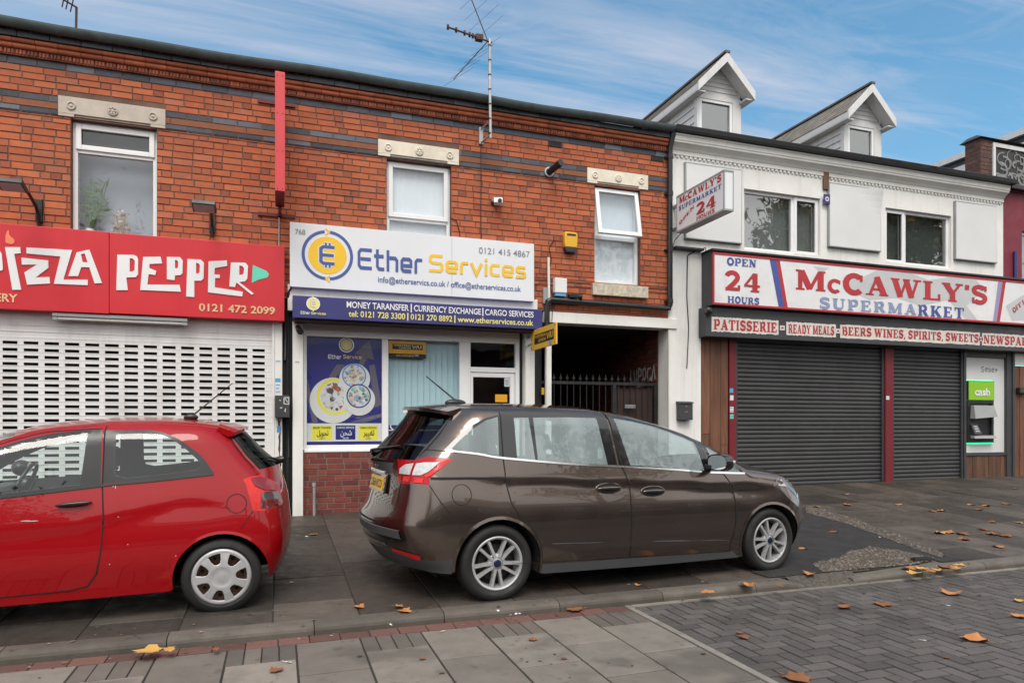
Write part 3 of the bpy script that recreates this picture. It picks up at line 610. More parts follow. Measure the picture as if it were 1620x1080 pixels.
patch("concrete_patch", [(1283, 893), (1318, 886), (1344, 877), (1375, 870), (1421, 873), (1474, 883), (1450, 892), (1413, 902), (1330, 908), (1306, 905)], "aggregate", .010, jag=.03, stones=3600)
patch("gravel_strip", [(1275, 819), (1350, 834), (1430, 857), (1492, 876), (1490, 882), (1421, 864), (1344, 842), (1275, 828)], "aggregate", .009, jag=.012, stones=3000)
rp = MB(); nx = 14; rr_ = random.Random(4)
for i in range(nx):
    xa, xb = lerp(gap0 - .12, gap1 + .12, i / nx), lerp(gap0 - .12, gap1 + .12, (i + 1) / nx)
    for (ya, za), (yb, zb) in (((KY - .012, .002), (KY + .05, .022)), ((KY + .05, .022), (KY + .16, .072)), ((KY + .16, .072), (KY + .24, .0795))): rp.poly([(xa, ya, za), (xb, ya, za), (xb, yb, zb), (xa, yb, zb)])
tag(rp.build("kerb_ramp", "aggregate", smooth=True, merge=True), kind="structure")
pf_ = MB()
pf_.poly([(3.7, 9.66, .30), (6.0, 9.66, .345), (6.0, 15, .345), (3.7, 15, .30)])
tag(pf_.build("passage_floor", "tarmac"), kind="structure")
# ------------------------------------------------------------------ brick terrace with two shops
def spans(x0, x1, z0, z1, openings):
    """free x-intervals of the strip z0..z1 left by the openings"""
    iv = [(x0, x1)]
    for a, b, c, d in openings:
        if d > z0 + 1e-6 and c < z1 - 1e-6:
            nv = []
            for p, q in iv:
                if b <= p or a >= q: nv.append((p, q)); continue
                if a > p: nv.append((p, a))
                if b < q: nv.append((b, q))
            iv = nv
    return [(p, q) for p, q in iv if q - p > .01]
def brickwork(mb, rows, x0, x1, y, openings, r, L=.236, j=.0085, depth=.012):
    """rows: (z0, z1, palette, kind)"""
    for k, (za, zb, pal, kind) in enumerate(rows):
        # split the course where an opening starts or ends inside it
        cuts = sorted({za, zb} | {q for o in openings for q in (o[2], o[3]) if za + .012 < q < zb - .012})
        for a, b in zip(cuts, cuts[1:]):
            for p, q in spans(x0, x1, a, b, openings):
                x = x0 - .4 + (0.121 if k % 2 else 0) + (k * 7 % 5) * .01
                seq = r.randrange(4)
                while x < q:
                    if kind == 'long': l = L * 1.28
                    elif kind == 'plain': l = .9
                    else: l = .112 if (seq % (4 if k % 2 else 3) == 2 or r.random() < .05) else L
                    seq += 1; xa, xb = max(x + j / 2, p + .002), min(x + l - j / 2, q - .002); x += l
                    if xb - xa < .02: continue
                    c = shade(r.choice(HEAD if (l == .112 and pal is PAL) else pal), .89, 1.11, r); d = r.uniform(-.0025, .0025); jj = r.uniform(-.0015, .0015)
                    A, B = a + j / 2 + jj, b - j / 2 + jj
                    if kind == 'plain': A, B = a, b
                    f, bk = y + d, y + depth; e = .0035
                    P = [(xa, bk, A), (xb, bk, A), (xb, bk, B), (xa, bk, B), (xa + e, f, A + e), (xb - e, f, A + e), (xb - e, f, B - e), (xa + e, f, B - e)]
                    mb.faces(P, [(4, 5, 6, 7), (0, 1, 5, 4), (1, 2, 6, 5), (2, 3, 7, 6), (3, 0, 4, 7)], 0, c)
def backing(mb, x0, x1, z0, z1, y0, y1, openings, m=0):
    xs = sorted({x0, x1} | {q for o in openings for q in o[:2] if x0 < q < x1}); zs = sorted({z0, z1} | {q for o in openings for q in o[2:] if z0 < q < z1})
    for a, b in zip(xs, xs[1:]):
        run = None
        for c, d in list(zip(zs, zs[1:])) + [(None, None)]:
            free = c is not None and not any(o[0] < (a + b) / 2 < o[1] and o[2] < (c + d) / 2 < o[3] for o in openings)
            if free: run = (run[0], d) if run else (c, d)
            elif run: mb.box(a, b, y0, y1, run[0], run[1], m); run = None
X_L, X_R = -7.2, WX(1057)
PAL = [(.43, .112, .044)] * 5 + [(.40, .098, .038)] * 4 + [(.46, .128, .052)] * 3 + [(.37, .10, .048), (.41, .13, .068)]
HEAD = [(.30, .084, .040), (.27, .076, .039), (.38, .098, .042), (.42, .11, .044), (.31, .09, .048)]
BLUE = [(.065, .074, .092), (.09, .10, .122), (.125, .14, .168), (.055, .062, .076), (.078, .082, .094)]
BROWN = [(.25, .088, .04), (.27, .095, .045)]
CO = .08
terrace = thing("brick_terrace", "red brick terrace with blue brick bands over two shop fronts and a passage", "building", (0, F, 0))
def TP(mb, name, m, parent=terrace, **k):
    """parts of the terrace are modelled in world metres, then hung on its base"""
    o = mb.build(name, m, **k); o.parent = parent
    if parent is terrace: o.matrix_parent_inverse = Matrix.Translation((0, -F, 0))
    return o
def rect(uL, uR, vT, vB, Y=F): return (WX(uL, Y), WX(uR, Y), WZ(uL, vB, Y), WZ(uL, vT, Y))
w1 = (WX(112), WX(248), 3.55, WZ(112, 187)); l1 = rect(92, 262, 151, 183)
w2 = (WX(612), WX(714), 3.60, WZ(611, 250)); l2 = rect(598, 726, 220, 246)
w3 = (WX(941), WX(1013), WZ(941, 446), WZ(941, 293)); l3 = rect(929, 1025, 265, 289)
s3 = rect(936, 1023, 448.5, 467)
PASS_L, PASS_R = WX(858), WX(1058)
OPEN = [w1, l1, w2, l2, w3, l3, (X_L - 1, WX(446), -1, 3.12), (WX(446), PASS_L, -1, 3.12), (PASS_L, X_R + 1, -1, WZ(868, 492))]
r = random.Random(3)
rows = []
z = 5.17
while z > 2.9: rows.append((z - .0862, z, PAL, 'b')); z -= .0862
rows += [(5.17, 5.25, BLUE, 'long'), (5.25, 5.33, BROWN, 'plain'), (5.33, 5.41, BLUE, 'long')]
for q in range(4): rows.append((5.41 + q * CO, 5.41 + (q + 1) * CO, PAL, 'b'))
rows.append((5.73, 5.82, BLUE, 'long'))
bw = MB(); brickwork(bw, rows, X_L, X_R, F, OPEN, r)
mo = MB(); backing(mo, X_L, X_R, 2.9, 5.84, F + .0075, F + .30, OPEN); backing(mo, X_L, X_R - .02, 5.84, 6.04, F + .0075, F + .30, [])
wall = TP(bw, "brick_wall", "brick"); o = mo.build("mortar", "mortar"); o.parent = wall
# the flank over the passage end and back wall, closed as a real box
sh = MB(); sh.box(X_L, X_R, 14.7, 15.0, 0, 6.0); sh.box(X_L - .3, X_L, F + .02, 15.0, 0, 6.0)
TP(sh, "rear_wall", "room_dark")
# cornice: carved course, two rolls of terracotta, slate cap
cn = MB(); r = random.Random(9)
x = X_L
while x < X_R - .03:
    xb = min(x + .118, X_R); c = shade((.27, .075, .035), .6, 1.2, r)
    cn.box(x + .003, xb - .003, F - .028, F + .05, 5.822, 5.895, 0, c)
    for q in range(3): cn.box(x + .012 + q * .036, x + .034 + q * .036, F - .042, F - .028, 5.836, 5.884, 0, shade(c, .8, 1.3, r))
    x = xb
x = X_L
while x < X_R - .03:
    xb = min(x + .235, X_R)
    for (zc, rad, yc) in ((5.928, .033, -.040), (5.978, .026, -.075)):
        c = shade((.41, .115, .05), .78, 1.12, r); k = 9; m_ = len
        A = [(x + .0025, F + yc - rad * math.sin(math.pi * t / k), zc - rad * math.cos(math.pi * t / k)) for t in range(k + 1)]
        A = [(x + .0025, F + .05, zc - rad)] + A + [(x + .0025, F + .05, zc + rad)]
        B = [(xb - .0025, p[1], p[2]) for p in A]; n2 = len(A)
        cn.faces(A + B, [(i, i + n2, i + 1 + n2, i + 1) for i in range(n2 - 1)] + [tuple(range(n2)), tuple(reversed(range(n2, 2 * n2)))], 0, c)
    x = xb
TP(cn, "cornice", "terracotta", recalc=True)
cp = MB(); x = X_L
while x < X_R - .03:
    xb = min(x + .33, X_R); cp.box(x + .003, xb - .003, F - .115, F + .1, 6.008, 6.078, 0, shade((.06, .068, .078), .7, 1.5, r)); x = xb
TP(cp, "cornice_cap", "slatecap", bevel=.004)
gt = MB(); GY = F - .175; GZ = 6.128
k = 12; P0 = []
for t in range(k + 1):
    a_ = math.pi * t / k; P0.append((GY - .062 * math.cos(a_), GZ + .032 - .092 * math.sin(a_) ))
P1 = [(GY + .052 * math.cos(math.pi * t / k), GZ + .028 - .08 * math.sin(math.pi * t / k)) for t in range(k + 1)]
ringp = P0 + P1
sag = lambda x: .012 * math.sin(x * 1.3) + .006 * math.sin(x * 3.1)
xs = [X_L + i * (X_R - X_L) / 40 for i in range(41)]; n2 = len(ringp)
pts = [(x, p[0], p[1] + sag(x)) for x in xs for p in ringp]
gt.faces(pts, [(i * n2 + j, i * n2 + (j + 1) % n2, (i + 1) * n2 + (j + 1) % n2, (i + 1) * n2 + j) for i in range(40) for j in range(n2)] + [tuple(range(n2)), tuple(reversed(range(40 * n2, 41 * n2)))])
gut = TP(gt, "gutter", "gutter_old", recalc=True)
br = MB(); x = X_L + .3
while x < X_R:
    A = [(x, p[0] - (.006 if i <= k else 0), p[1] + sag(x) - .006) for i, p in enumerate(P0)]
    for (a, b) in zip(A, A[1:]): br.hexa([(x - .02, a[0], a[1]), (x + .02, a[0], a[1]), (x + .02, b[0], b[1]), (x - .02, b[0], b[1]), (x - .02, a[0], a[1] + .008), (x + .02, a[0], a[1] + .008), (x + .02, b[0], b[1] + .008), (x - .02, b[0], b[1] + .008)])
    br.box(x - .012, x + .012, GY + .05, F - .11, GZ - .03, GZ - .005)
    x += .82
br.build("gutter_bracket", "black_plastic", parent=gut)
# tiled roof behind the gutter
rf = MB(); r = random.Random(5)
def roofrows(mb, x0, x1, y0, z0, y1, z1, n, wid, r, m=0):
    for i in range(n):
        ya, yb = lerp(y0, y1, i / n), lerp(y0, y1, (i + 1.15) / n); za, zb = lerp(z0, z1, i / n), lerp(z0, z1, (i + 1.15) / n)
        x = x0 - (wid / 2 if i % 2 else 0)
        while x < x1:
            a, b = max(x + .003, x0), min(x + wid - .003, x1)
            if b - a > .02:
                d = r.uniform(0, .004)
                mb.faces([(a, ya, za + .02 + d), (b, ya, za + .02 + d), (b, yb, zb + .004), (a, yb, zb + .004), (a, ya, za + .004), (b, ya, za + .004)], [(0, 1, 2, 3), (4, 5, 1, 0)], m)
            x += wid
roofrows(rf, X_L, X_R, F - .15, 6.14, 13.4, 7.95, 15, .3, r)
rf.poly([(X_L, 13.4, 7.95), (X_R, 13.4, 7.95), (X_R, 15.1, 6.0), (X_L, 15.1, 6.0)])
TP(rf, "roof", "roof_slate")
# ---- windows
def frame_bars(mb, x0, x1, z0, z1, y, w=.06, d=.07, m=0):
    mb.box(x0, x0 + w, y, y + d, z0, z1, m); mb.box(x1 - w, x1, y, y + d, z0, z1, m)
    mb.box(x0 + w, x1 - w, y, y + d, z1 - w, z1, m); mb.box(x0 + w, x1 - w, y, y + d, z0, z0 + w, m)
def pane(name, x0, x1, z0, z1, y, parent, m="win_glass"):
    mb = MB(); mb.poly([(x0, y, z0), (x1, y, z0), (x1, y, z1), (x0, y, z1)]); return mb.build(name, m, parent=parent)
def backdrop(name, x0, x1, z0, z1, y, parent, m, folds=0.0, n=40):
    mb = MB()
    if folds:
        P = [(lerp(x0, x1, i / n), y + folds * math.sin(i * 1.9) * (0.6 + .4 * math.sin(i * .7))) for i in range(n + 1)]
        for a, b in zip(P, P[1:]): mb.poly([(a[0], a[1], z0), (b[0], b[1], z0), (b[0], b[1], z1), (a[0], a[1], z1)])
        return mb.build(name, m, parent=parent, smooth=True, merge=True)
    mb.box(x0, x1, y, y + .01, z0, z1); return mb.build(name, m, parent=parent)
def lintel(rc, m, tone):
    mb = MB(); x0, x1, z0, z1 = rc; y = F - .012
    mb.box(x0, x1, y, F + .12, z0 + .035, z1); mb.box(x0, x0 + .17, y, F + .12, z0, z0 + .035); mb.box(x1 - .17, x1, y, F + .12, z0, z0 + .035)
    mb.box(x0 + .17, x1 - .17, y + .018, F + .12, z0 + .012, z0 + .035)
    o = TP(mb, "lintel", m, bevel=.006)
    rs = MB(); zc = (z0 + z1) / 2 + .01; w_ = x1 - x0
    for q, (xc, rad) in enumerate(((x0 + .12 * w_, .05), ((x0 + x1) / 2, .058), (x1 - .12 * w_, .05))):
        rs.lathe([(rad, .0), (rad, -.012), (rad * .78, -.018), (rad * .72, -.006), (rad * .4, -.006), (rad * .3, -.016), (0.001, -.018)], (xc, y, zc), 'y', 20)
        if q == 1:
            for t in range(6): a = t * math.pi / 3; rs.lathe([(.016, 0), (.014, -.013), (.001, -.016)], (xc + .033 * math.cos(a), y - .004, zc + .033 * math.sin(a)), 'y', 8)
    rs.build("rosette", tone, parent=o, smooth=True); return o
lintel(l1, "stone_grey", "stone_grey"); lintel(l2, "stone", "stone"); lintel(l3, "stone", "stone")
WY = F + .085
# left window: small opening light over one big pane
fb = MB(); x0, x1, z0, z1 = w1; frame_bars(fb, x0, x1, z0, z1, WY, .055)
zt = WZ(112, 233); fb.box(x0 + .055, x1 - .055, WY, WY + .07, zt - .03, zt + .03)
win = TP(fb, "window", "upvc", bevel=.006)
cs = MB(); frame_bars(cs, x0 + .035, x1 - .035, zt + .01, z1 - .03, WY - .022, .06, .03); cs.build("casement", "upvc", parent=win, bevel=.006)
pane("pane", x0 + .09, x1 - .09, zt + .06, z1 - .08, WY + .02, win); pane("pane", x0 + .05, x1 - .05, z0 + .05, zt - .025, WY + .03, win)
backdrop("net_curtain", x0 - .05, x1 + .05, z0 - .1, z1 + .1, WY + .30, win, "room_grey")
# middle window
fb = MB(); x0, x1, z0, z1 = w2; frame_bars(fb, x0, x1, z0, z1, WY, .05)
zt = WZ(611, 341); fb.box(x0 + .05, x1 - .05, WY, WY + .07, zt - .03, zt + .03)
win = TP(fb, "window", "upvc", bevel=.006)
cs = MB(); frame_bars(cs, x0 + .03, x1 - .03, zt + .012, z1 - .025, WY - .022, .065, .03); cs.build("casement", "upvc", parent=win, bevel=.006)
pane("pane", x0 + .09, x1 - .09, zt + .07, z1 - .085, WY + .02, win); pane("pane", x0 + .045, x1 - .045, z0 + .045, zt - .025, WY + .03, win)
backdrop("curtain", x0 - .05, x1 + .05, z0 - .1, z1 + .1, WY + .078, win, "curtain", .006)
# right window with its top light pushed open
fb = MB(); x0, x1, z0, z1 = w3; frame_bars(fb, x0, x1, z0, z1, WY, .05)
zt = WZ(941, 372); fb.box(x0 + .05, x1 - .05, WY, WY + .07, zt - .03, zt + .03)
win = TP(fb, "window", "upvc", bevel=.006)
cs = MB(); hz = z1 - .02; ha = R(11)
Mh = Matrix.Translation((0, WY - .01, hz)) @ Matrix.Rotation(-ha, 4, 'X') @ Matrix.Translation((0, -(WY - .01), -hz))
frame_bars(cs, x0 + .02, x1 - .02, zt - .0, hz, WY - .045, .065, .05)
o = cs.build("casement", "upvc", parent=win, bevel=.006, M=Mh)
pm = MB(); pm.box(x0 + .08, x1 - .08, WY - .02, WY - .01, zt + .06, hz - .06); pm.build("pane", "win_glass", parent=win, M=Mh)
pane("pane", x0 + .045, x1 - .045, z0 + .045, zt - .025, WY + .03, win)
backdrop("curtain", x0 - .05, x1 + .05, z0 - .1, z1 + .1, WY + .082, win, "curtain", .005)
sm = MB(); sm.box(s3[0], s3[1], F - .06, F + .16, s3[2], s3[3]); TP(sm, "window_sill", "stone_mottled", bevel=.008)
# air bricks just under the cornice
ab = MB()
for uu, vv in ((878, 229), (1040, 252)):
    x, z = W(uu, vv)
    ab.box(x - .11, x + .11, F - .006, F + .03, z - .04, z + .04, 0)
    for q in range(6): ab.box(x - .095 + q * .034, x - .073 + q * .034, F - .0075, F + .02, z - .028, z + .028, 1)
TP(ab, "air_brick", ["terracotta", "room_dark"])
# ---- the pizza shop's front: perforated roller shutter, guide, dark shop behind
sx1 = WX(430.5, F + .03); sx0 = X_L
st = MB(); zt = 2.485; zb = .19; rowh = .0845; y = F + .02
zz = zt; cw = .2135
while zz > zb:
    A = max(zb, zz - rowh)
    st.box(sx0, sx1, y, y + .016, zz - .048, zz)
    st.box(sx0, sx1, y - .004, y + .004, zz - .0075, zz - .0015)
    x = sx1 - .03
    if A < zz - .049:
        while x > sx0:
            st.box(x - .062, x, y + .001, y + .014, A, zz - .048); x -= cw
        st.box(sx1 - .03, sx1, y + .001, y + .014, A, zz - .048)
    zz -= rowh
zz = zt
while zz < 3.0:
    st.box(sx0, sx1, y + .002, y + .016, zz, zz + .075); st.box(sx0, sx1, y - .004, y + .002, zz + .066, zz + .075); zz += .0755
shut = TP(st, "roller_shutter", "shutter_white")
gd = MB(); gd.box(sx1, WX(434.5, F), F - .03, F + .10, .15, 3.0); gd.build("shutter_guide", "shutter_white", parent=shut, bevel=.003)
pl_ = MB(); pl_.box(WX(434.6), WX(446.5, F - .02), F - .02, F + .2, .15, 3.05); pil = TP(pl_, "shop_pillar", "white_paint", bevel=.004)
pe = MB(); r = random.Random(21)
xa, xb = WX(437, F - .02), WX(445.6, F - .02)
for (z0_, z1_, a0, a1) in ((.75, 1.02, .3, 1.0), (1.0, 1.5, .35, .9), (1.35, 1.62, .1, .6), (.45, .72, .5, 1.0)):
    k = 9; Lp = [(lerp(xa, xb, a0 + r.uniform(0, .25)), lerp(z0_, z1_, i / k)) for i in range(k + 1)]; Rp = [(lerp(xa, xb, min(1, a1 - r.uniform(0, .25))), lerp(z0_, z1_, i / k)) for i in range(k + 1)]
    for i in range(k): pe.poly([(Lp[i][0], F - .0215, Lp[i][1]), (Rp[i][0], F - .0215, Rp[i][1]), (Rp[i + 1][0], F - .0215, Rp[i + 1][1]), (Lp[i + 1][0], F - .0215, Lp[i + 1][1])])
pe.build("peeled_patch", "rust", parent=pil)
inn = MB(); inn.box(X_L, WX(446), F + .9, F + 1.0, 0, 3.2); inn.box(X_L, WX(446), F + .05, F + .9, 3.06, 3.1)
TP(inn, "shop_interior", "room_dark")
# dark recess between the shops with loose cables
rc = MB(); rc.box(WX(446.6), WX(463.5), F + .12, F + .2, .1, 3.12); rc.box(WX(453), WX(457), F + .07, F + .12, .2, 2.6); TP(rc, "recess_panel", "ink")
# ---- the money shop's front
SFY = F + .06
zs = lambda v, u=485, Y=SFY: WZ(u, v, Y)
pw = MB(); pw.box(WX(463, F - .06), WX(479.5, F - .06), F - .06, F + .15, .2, 3.02); TP(pw, "shop_pillar", "white_paint", bevel=.004)
pw = MB(); pw.box(WX(831.5, F - .04), WX(846, F - .04), F - .04, F + .15, .24, 2.98); TP(pw, "shop_pillar", "white_paint", bevel=.004)
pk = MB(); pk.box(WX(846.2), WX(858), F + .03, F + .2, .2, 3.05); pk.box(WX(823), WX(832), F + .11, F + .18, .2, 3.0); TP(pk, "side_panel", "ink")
fs = MB(); fs.box(WX(455), WX(848.5), F - .05, F + .1, WZ(455, 487, F - .05) - .03, WZ(455, 455, F - .05) + .05); TP(fs, "fascia_board", "white_paint", bevel=.004)
zTop = zs(523); zGlassT = zs(531); zSill = zs(708)
fx = [WX(479.6, SFY), WX(485.3, SFY), WX(604.5, SFY), WX(614.5, SFY), WX(727, SFY), WX(741.5, SFY), WX(822, SFY)]
sf = MB()
zGB = zs(704)
sf.box(fx[0], fx[6], SFY, SFY + .07, zGlassT, zTop + .10)
for a, b in ((0, 1), (2, 3), (4, 5)): sf.box(fx[a], fx[b], SFY, SFY + .07, zGB, zGlassT)
sf.box(fx[0], fx[5], SFY, SFY + .07, zSill - .03, zGB)
sf.box(fx[5], fx[5] + .03, SFY, SFY + .07, .25, zGlassT); sf.box(fx[4] + .02, fx[5], SFY, SFY + .07, .25, zSill - .03)
sf.box(WX(815.5, SFY), fx[6], SFY, SFY + .07, .25, zGlassT)
shopf = TP(sf, "shop_window", "upvc", bevel=.006)
pane("pane", fx[1] - .01, fx[2] + .01, zGB - .01, zGlassT + .01, SFY + .035, shopf, "shop_glass")
pane("pane", fx[3] - .01, fx[4] + .01, zGB - .01, zGlassT + .01, SFY + .035, shopf, "shop_glass")
tb = MB(); tb.box(fx[0] + .01, fx[5], SFY - .05, SFY + .1, zSill - .062, zSill - .031); tb.build("window_sill", "upvc", parent=shopf, bevel=.006)
# vertical blinds: one mesh, the slats are its pattern
vb = MB(); x = fx[3] - .02; q = 0
while x < fx[4] + .02:
    vb.faces([(x, SFY + .145, zGB - .05), (x + .093, SFY + .125, zGB - .05), (x + .093, SFY + .125, zGlassT + .04), (x, SFY + .145, zGlassT + .04)], [(0, 1, 2, 3)], 0); x += .0895; q += 1
vb.build("vertical_blind", "blind", parent=shopf)
sr = MB(); r = random.Random(31)
PALD = [(.17, .036, .026), (.20, .043, .03), (.14, .03, .024), (.22, .055, .036)]
rws = []; z = zSill - .064
while z > .1: rws.append((z - .0765, z, PALD, 'b')); z -= .0765
brickwork(sr, rws, WX(480, F), fx[5], F + .015, [], r, L=.225, j=.01)
srb = TP(sr, "stall_riser", "brick"); m2 = MB(); m2.box(WX(480, F), fx[5], F + .0215, F + .2, .1, zSill - .066); m2.build("mortar", "mortar_grey", parent=srb)
# door: top light over a glazed door
dr = MB(); dx0, dx1 = fx[5] + .03, WX(815.3, SFY)
zT0, zT1 = WZ(742, 540, SFY), WZ(742, 580, SFY); zD = WZ(742, 588, SFY)
dr.box(dx0, dx1, SFY, SFY + .07, zT0, zGlassT - .0); dr.box(dx0, dx1, SFY, SFY + .07, zD, zT1)
gx0, gx1 = WX(749, SFY), WX(807.5, SFY); gz1 = WZ(749, 596, SFY)
dy = SFY + .012
dr.box(dx0 + .004, gx0, dy, dy + .05, .26, zD - .006); dr.box(gx1, dx1 - .004, dy, dy + .05, .26, zD - .006)
dr.box(gx0, gx1, dy, dy + .05, gz1, zD - .006); dr.box(gx0, gx1, dy, dy + .05, .26, .47); dr.box(gx0, gx1, dy, dy + .05, 1.02, 1.13)
door = TP(dr, "shop_door", "upvc", bevel=.006)
pane("pane", dx0 - .005, dx1 + .005, zT1 - .01, zT0 + .01, SFY + .03, door, "shop_glass"); pane("pane", gx0 - .005, gx1 + .005, 1.12, gz1 + .01, dy + .02, door, "shop_glass")
pane("pane", gx0 - .005, gx1 + .005, .46, 1.03, dy + .02, door, "shop_glass")
hd = MB(); hd.box(gx0 - .035, gx0 - .012, dy - .05, dy - .03, 1.06, 1.2); hd.box(gx0 - .032, gx0 - .015, dy - .03, dy, 1.16, 1.19); hd.build("handle", "steel", parent=door, bevel=.003)
nb = MB(); nb.box(WX(798.5, SFY), WX(807, SFY), dy + .008, dy + .0095, WZ(800, 611, SFY), WZ(800, 597, SFY), 0)
for q in range(5): nb.box(WX(799.5, SFY), WX(806, SFY) - .012 * (q % 2), dy + .006, dy + .0075, WZ(800, 601 + q * 1.9, SFY), WZ(800, 600.1 + q * 1.9, SFY), 1)
nb.build("notice", ["board_white", "sign_grey"], parent=door)
nb = MB(); nb.box(WX(784, SFY), WX(803, SFY), dy + .004, dy + .006, WZ(785, 635.5, SFY), WZ(785, 623.5, SFY), 0); nb.box(WX(787, SFY), WX(800, SFY), dy + .002, dy + .003, WZ(785, 630, SFY), WZ(785, 629, SFY), 1)
nb.build("door_sticker", ["wu_orange", "wu_yellow"], parent=door)
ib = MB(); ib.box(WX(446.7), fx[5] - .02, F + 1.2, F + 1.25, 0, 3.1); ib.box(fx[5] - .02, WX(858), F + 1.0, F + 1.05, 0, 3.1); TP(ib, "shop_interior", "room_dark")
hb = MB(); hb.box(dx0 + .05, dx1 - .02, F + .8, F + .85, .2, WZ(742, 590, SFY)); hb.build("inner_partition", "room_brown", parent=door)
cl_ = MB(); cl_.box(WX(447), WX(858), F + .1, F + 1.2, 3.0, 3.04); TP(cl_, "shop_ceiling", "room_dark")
# ---- covered passage: concrete beam, side walls, soffit
bm_ = MB(); bz1, bz0 = WZ(868, 493), WZ(868, 510)
bm_.box(PASS_L + .02, WX(1070), F - .025, F + .25, bz0, bz1); TP(bm_, "concrete_beam", "white_paint", bevel=.006)
ps = MB(); xr = PASS_R + .012
rws = []; z = bz0 + .05; r = random.Random(14)
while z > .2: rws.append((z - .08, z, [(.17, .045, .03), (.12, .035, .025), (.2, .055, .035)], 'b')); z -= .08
tmp = MB(); brickwork(tmp, rws, 0, 4.6, 0, [], r)
Mw = Matrix.Translation((xr, 14.55, 0)) @ Matrix.Rotation(R(-90), 4, 'Z')
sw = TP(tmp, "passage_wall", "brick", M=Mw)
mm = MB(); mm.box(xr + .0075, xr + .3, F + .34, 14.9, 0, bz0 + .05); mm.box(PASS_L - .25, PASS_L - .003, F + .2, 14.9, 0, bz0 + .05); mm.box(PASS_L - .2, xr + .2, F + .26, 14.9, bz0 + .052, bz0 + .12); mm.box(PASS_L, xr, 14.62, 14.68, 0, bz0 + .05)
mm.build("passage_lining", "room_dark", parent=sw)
gf = MB(); y_ = WX
def scrawl(mb, strokes, y0, z0, sx, sz, x, w):
    for st_ in strokes:
        for qd in ribbon([(y0 - p[0] * sx, z0 + p[1] * sz) for p in st_], w): mb.poly([(x, p[0], p[1]) for p in qd])
GR = [[(0, 1), (.1, 0), (.5, .05)], [(.6, .95), (.7, .1), (1.0, .1), (1.15, 1.0)], [(1.35, -.1), (1.45, 1.05), (1.9, .9), (1.85, .5), (1.45, .45)], [(2.2, .3), (2.2, .9), (2.55, 1), (2.7, .6), (2.5, .15), (2.2, .3)], [(3.5, .95), (3.0, .9), (2.9, .3), (3.4, .1), (3.55, .35)], [(3.6, 0), (4.0, 1.1), (4.2, .1)], [(1.2, -.3), (2.6, -.2), (3.6, -.25)]]
scrawl(gf, GR, 10.86, 2.17, .20, .235, xr - .012, .03)
gf.build("graffiti", "graffiti", parent=sw)
# ------------------------------------------------------------------ white painted shop with two roof dormers
X0, X1 = X_R + .004, WX(1587)
shop = thing("white_shop", "white painted two storey shop with two gabled roof dormers and dark roller shutters", "building", ((X0 + X1) / 2, F, 0))
def SP(mb, name, m, parent=shop, **k):
    o = mb.build(name, m, **k); o.parent = parent
    if parent is shop: o.matrix_parent_inverse = Matrix.Translation((-(X0 + X1) / 2, -F, 0))
    return o
wa, wb_ = rect(1177, 1298, 298, 394), rect(1401, 1505, 328, 415)
SX0 = WX(1109)
WOP = [wa, wb_, (SX0, X1 + 1, -1, 3.3), (X0 - 1, PASS_R + .002, -1, 2.97)]
wl = MB(); backing(wl, X0, X1, -.1, 5.90, F, F + .3, WOP)
SP(wl, "wall", "pebble_dash")
rv = MB(); rv.box(PASS_R + .003, PASS_R + .03, F + .004, F + .34, 0, 2.96); rv.box(PASS_R - .012, PASS_R + .0, F - .012, F + .02, .2, 2.96); SP(rv, "passage_reveal", "cream_reveal", bevel=.004)
sh = MB(); sh.box(X0 + .35, X1, 14.7, 15, 0, 6); SP(sh, "rear_wall", "room_dark")
# moulded cornice with small dentils
prof = [(F + .05, 5.80), (F - .03, 5.80), (F - .03, 5.86), (F - .045, 5.875), (F - .06, 5.90), (F - .10, 5.935), (F - .135, 5.955), (F - .14, 5.985), (F - .15, 5.99), (F - .15, 6.05), (F - .165, 6.06), (F - .165, 6.085), (F + .05, 6.085)]
cn = MB(); n2 = len(prof); NX = 14; xs = [lerp(X0 + .03, X1 - .02, i / NX) for i in range(NX + 1)]
cn.faces([(x, p[0], p[1]) for x in xs for p in prof], [(i * n2 + j, (i + 1) * n2 + j, (i + 1) * n2 + (j + 1) % n2, i * n2 + (j + 1) % n2) for i in range(NX) for j in range(n2)] + [tuple(range(n2)), tuple(reversed(range(NX * n2, (NX + 1) * n2)))])
x = X0 + .05
while x < X1 - .05: cn.box(x, x + .045, F - .022, F + .02, 5.762, 5.80); x += .085
SP(cn, "cornice", "white_paint", recalc=True)
gt = MB()
for a, b in ((X0 + .005, lerp(X0, X1, .5)), (lerp(X0, X1, .5), X1 + .05)):
    gt.hexa([(a, F - .24, 6.10), (b, F - .24, 6.10), (b, F - .10, 6.09), (a, F - .10, 6.09), (a, F - .255, 6.185), (b, F - .255, 6.185), (b, F - .09, 6.185), (a, F - .09, 6.185)])
SP(gt, "gutter", "black_plastic", bevel=.01)
rf = MB(); r = random.Random(15)
roofrows(rf, X0, X1, F - .16, 6.15, 13.4, 8.0, 15, .3, r)
rf.poly([(X0, 13.4, 8.0), (X1, 13.4, 8.0), (X1, 15.1, 6.0), (X0, 15.1, 6.0)])
SP(rf, "roof", "roof_slate")
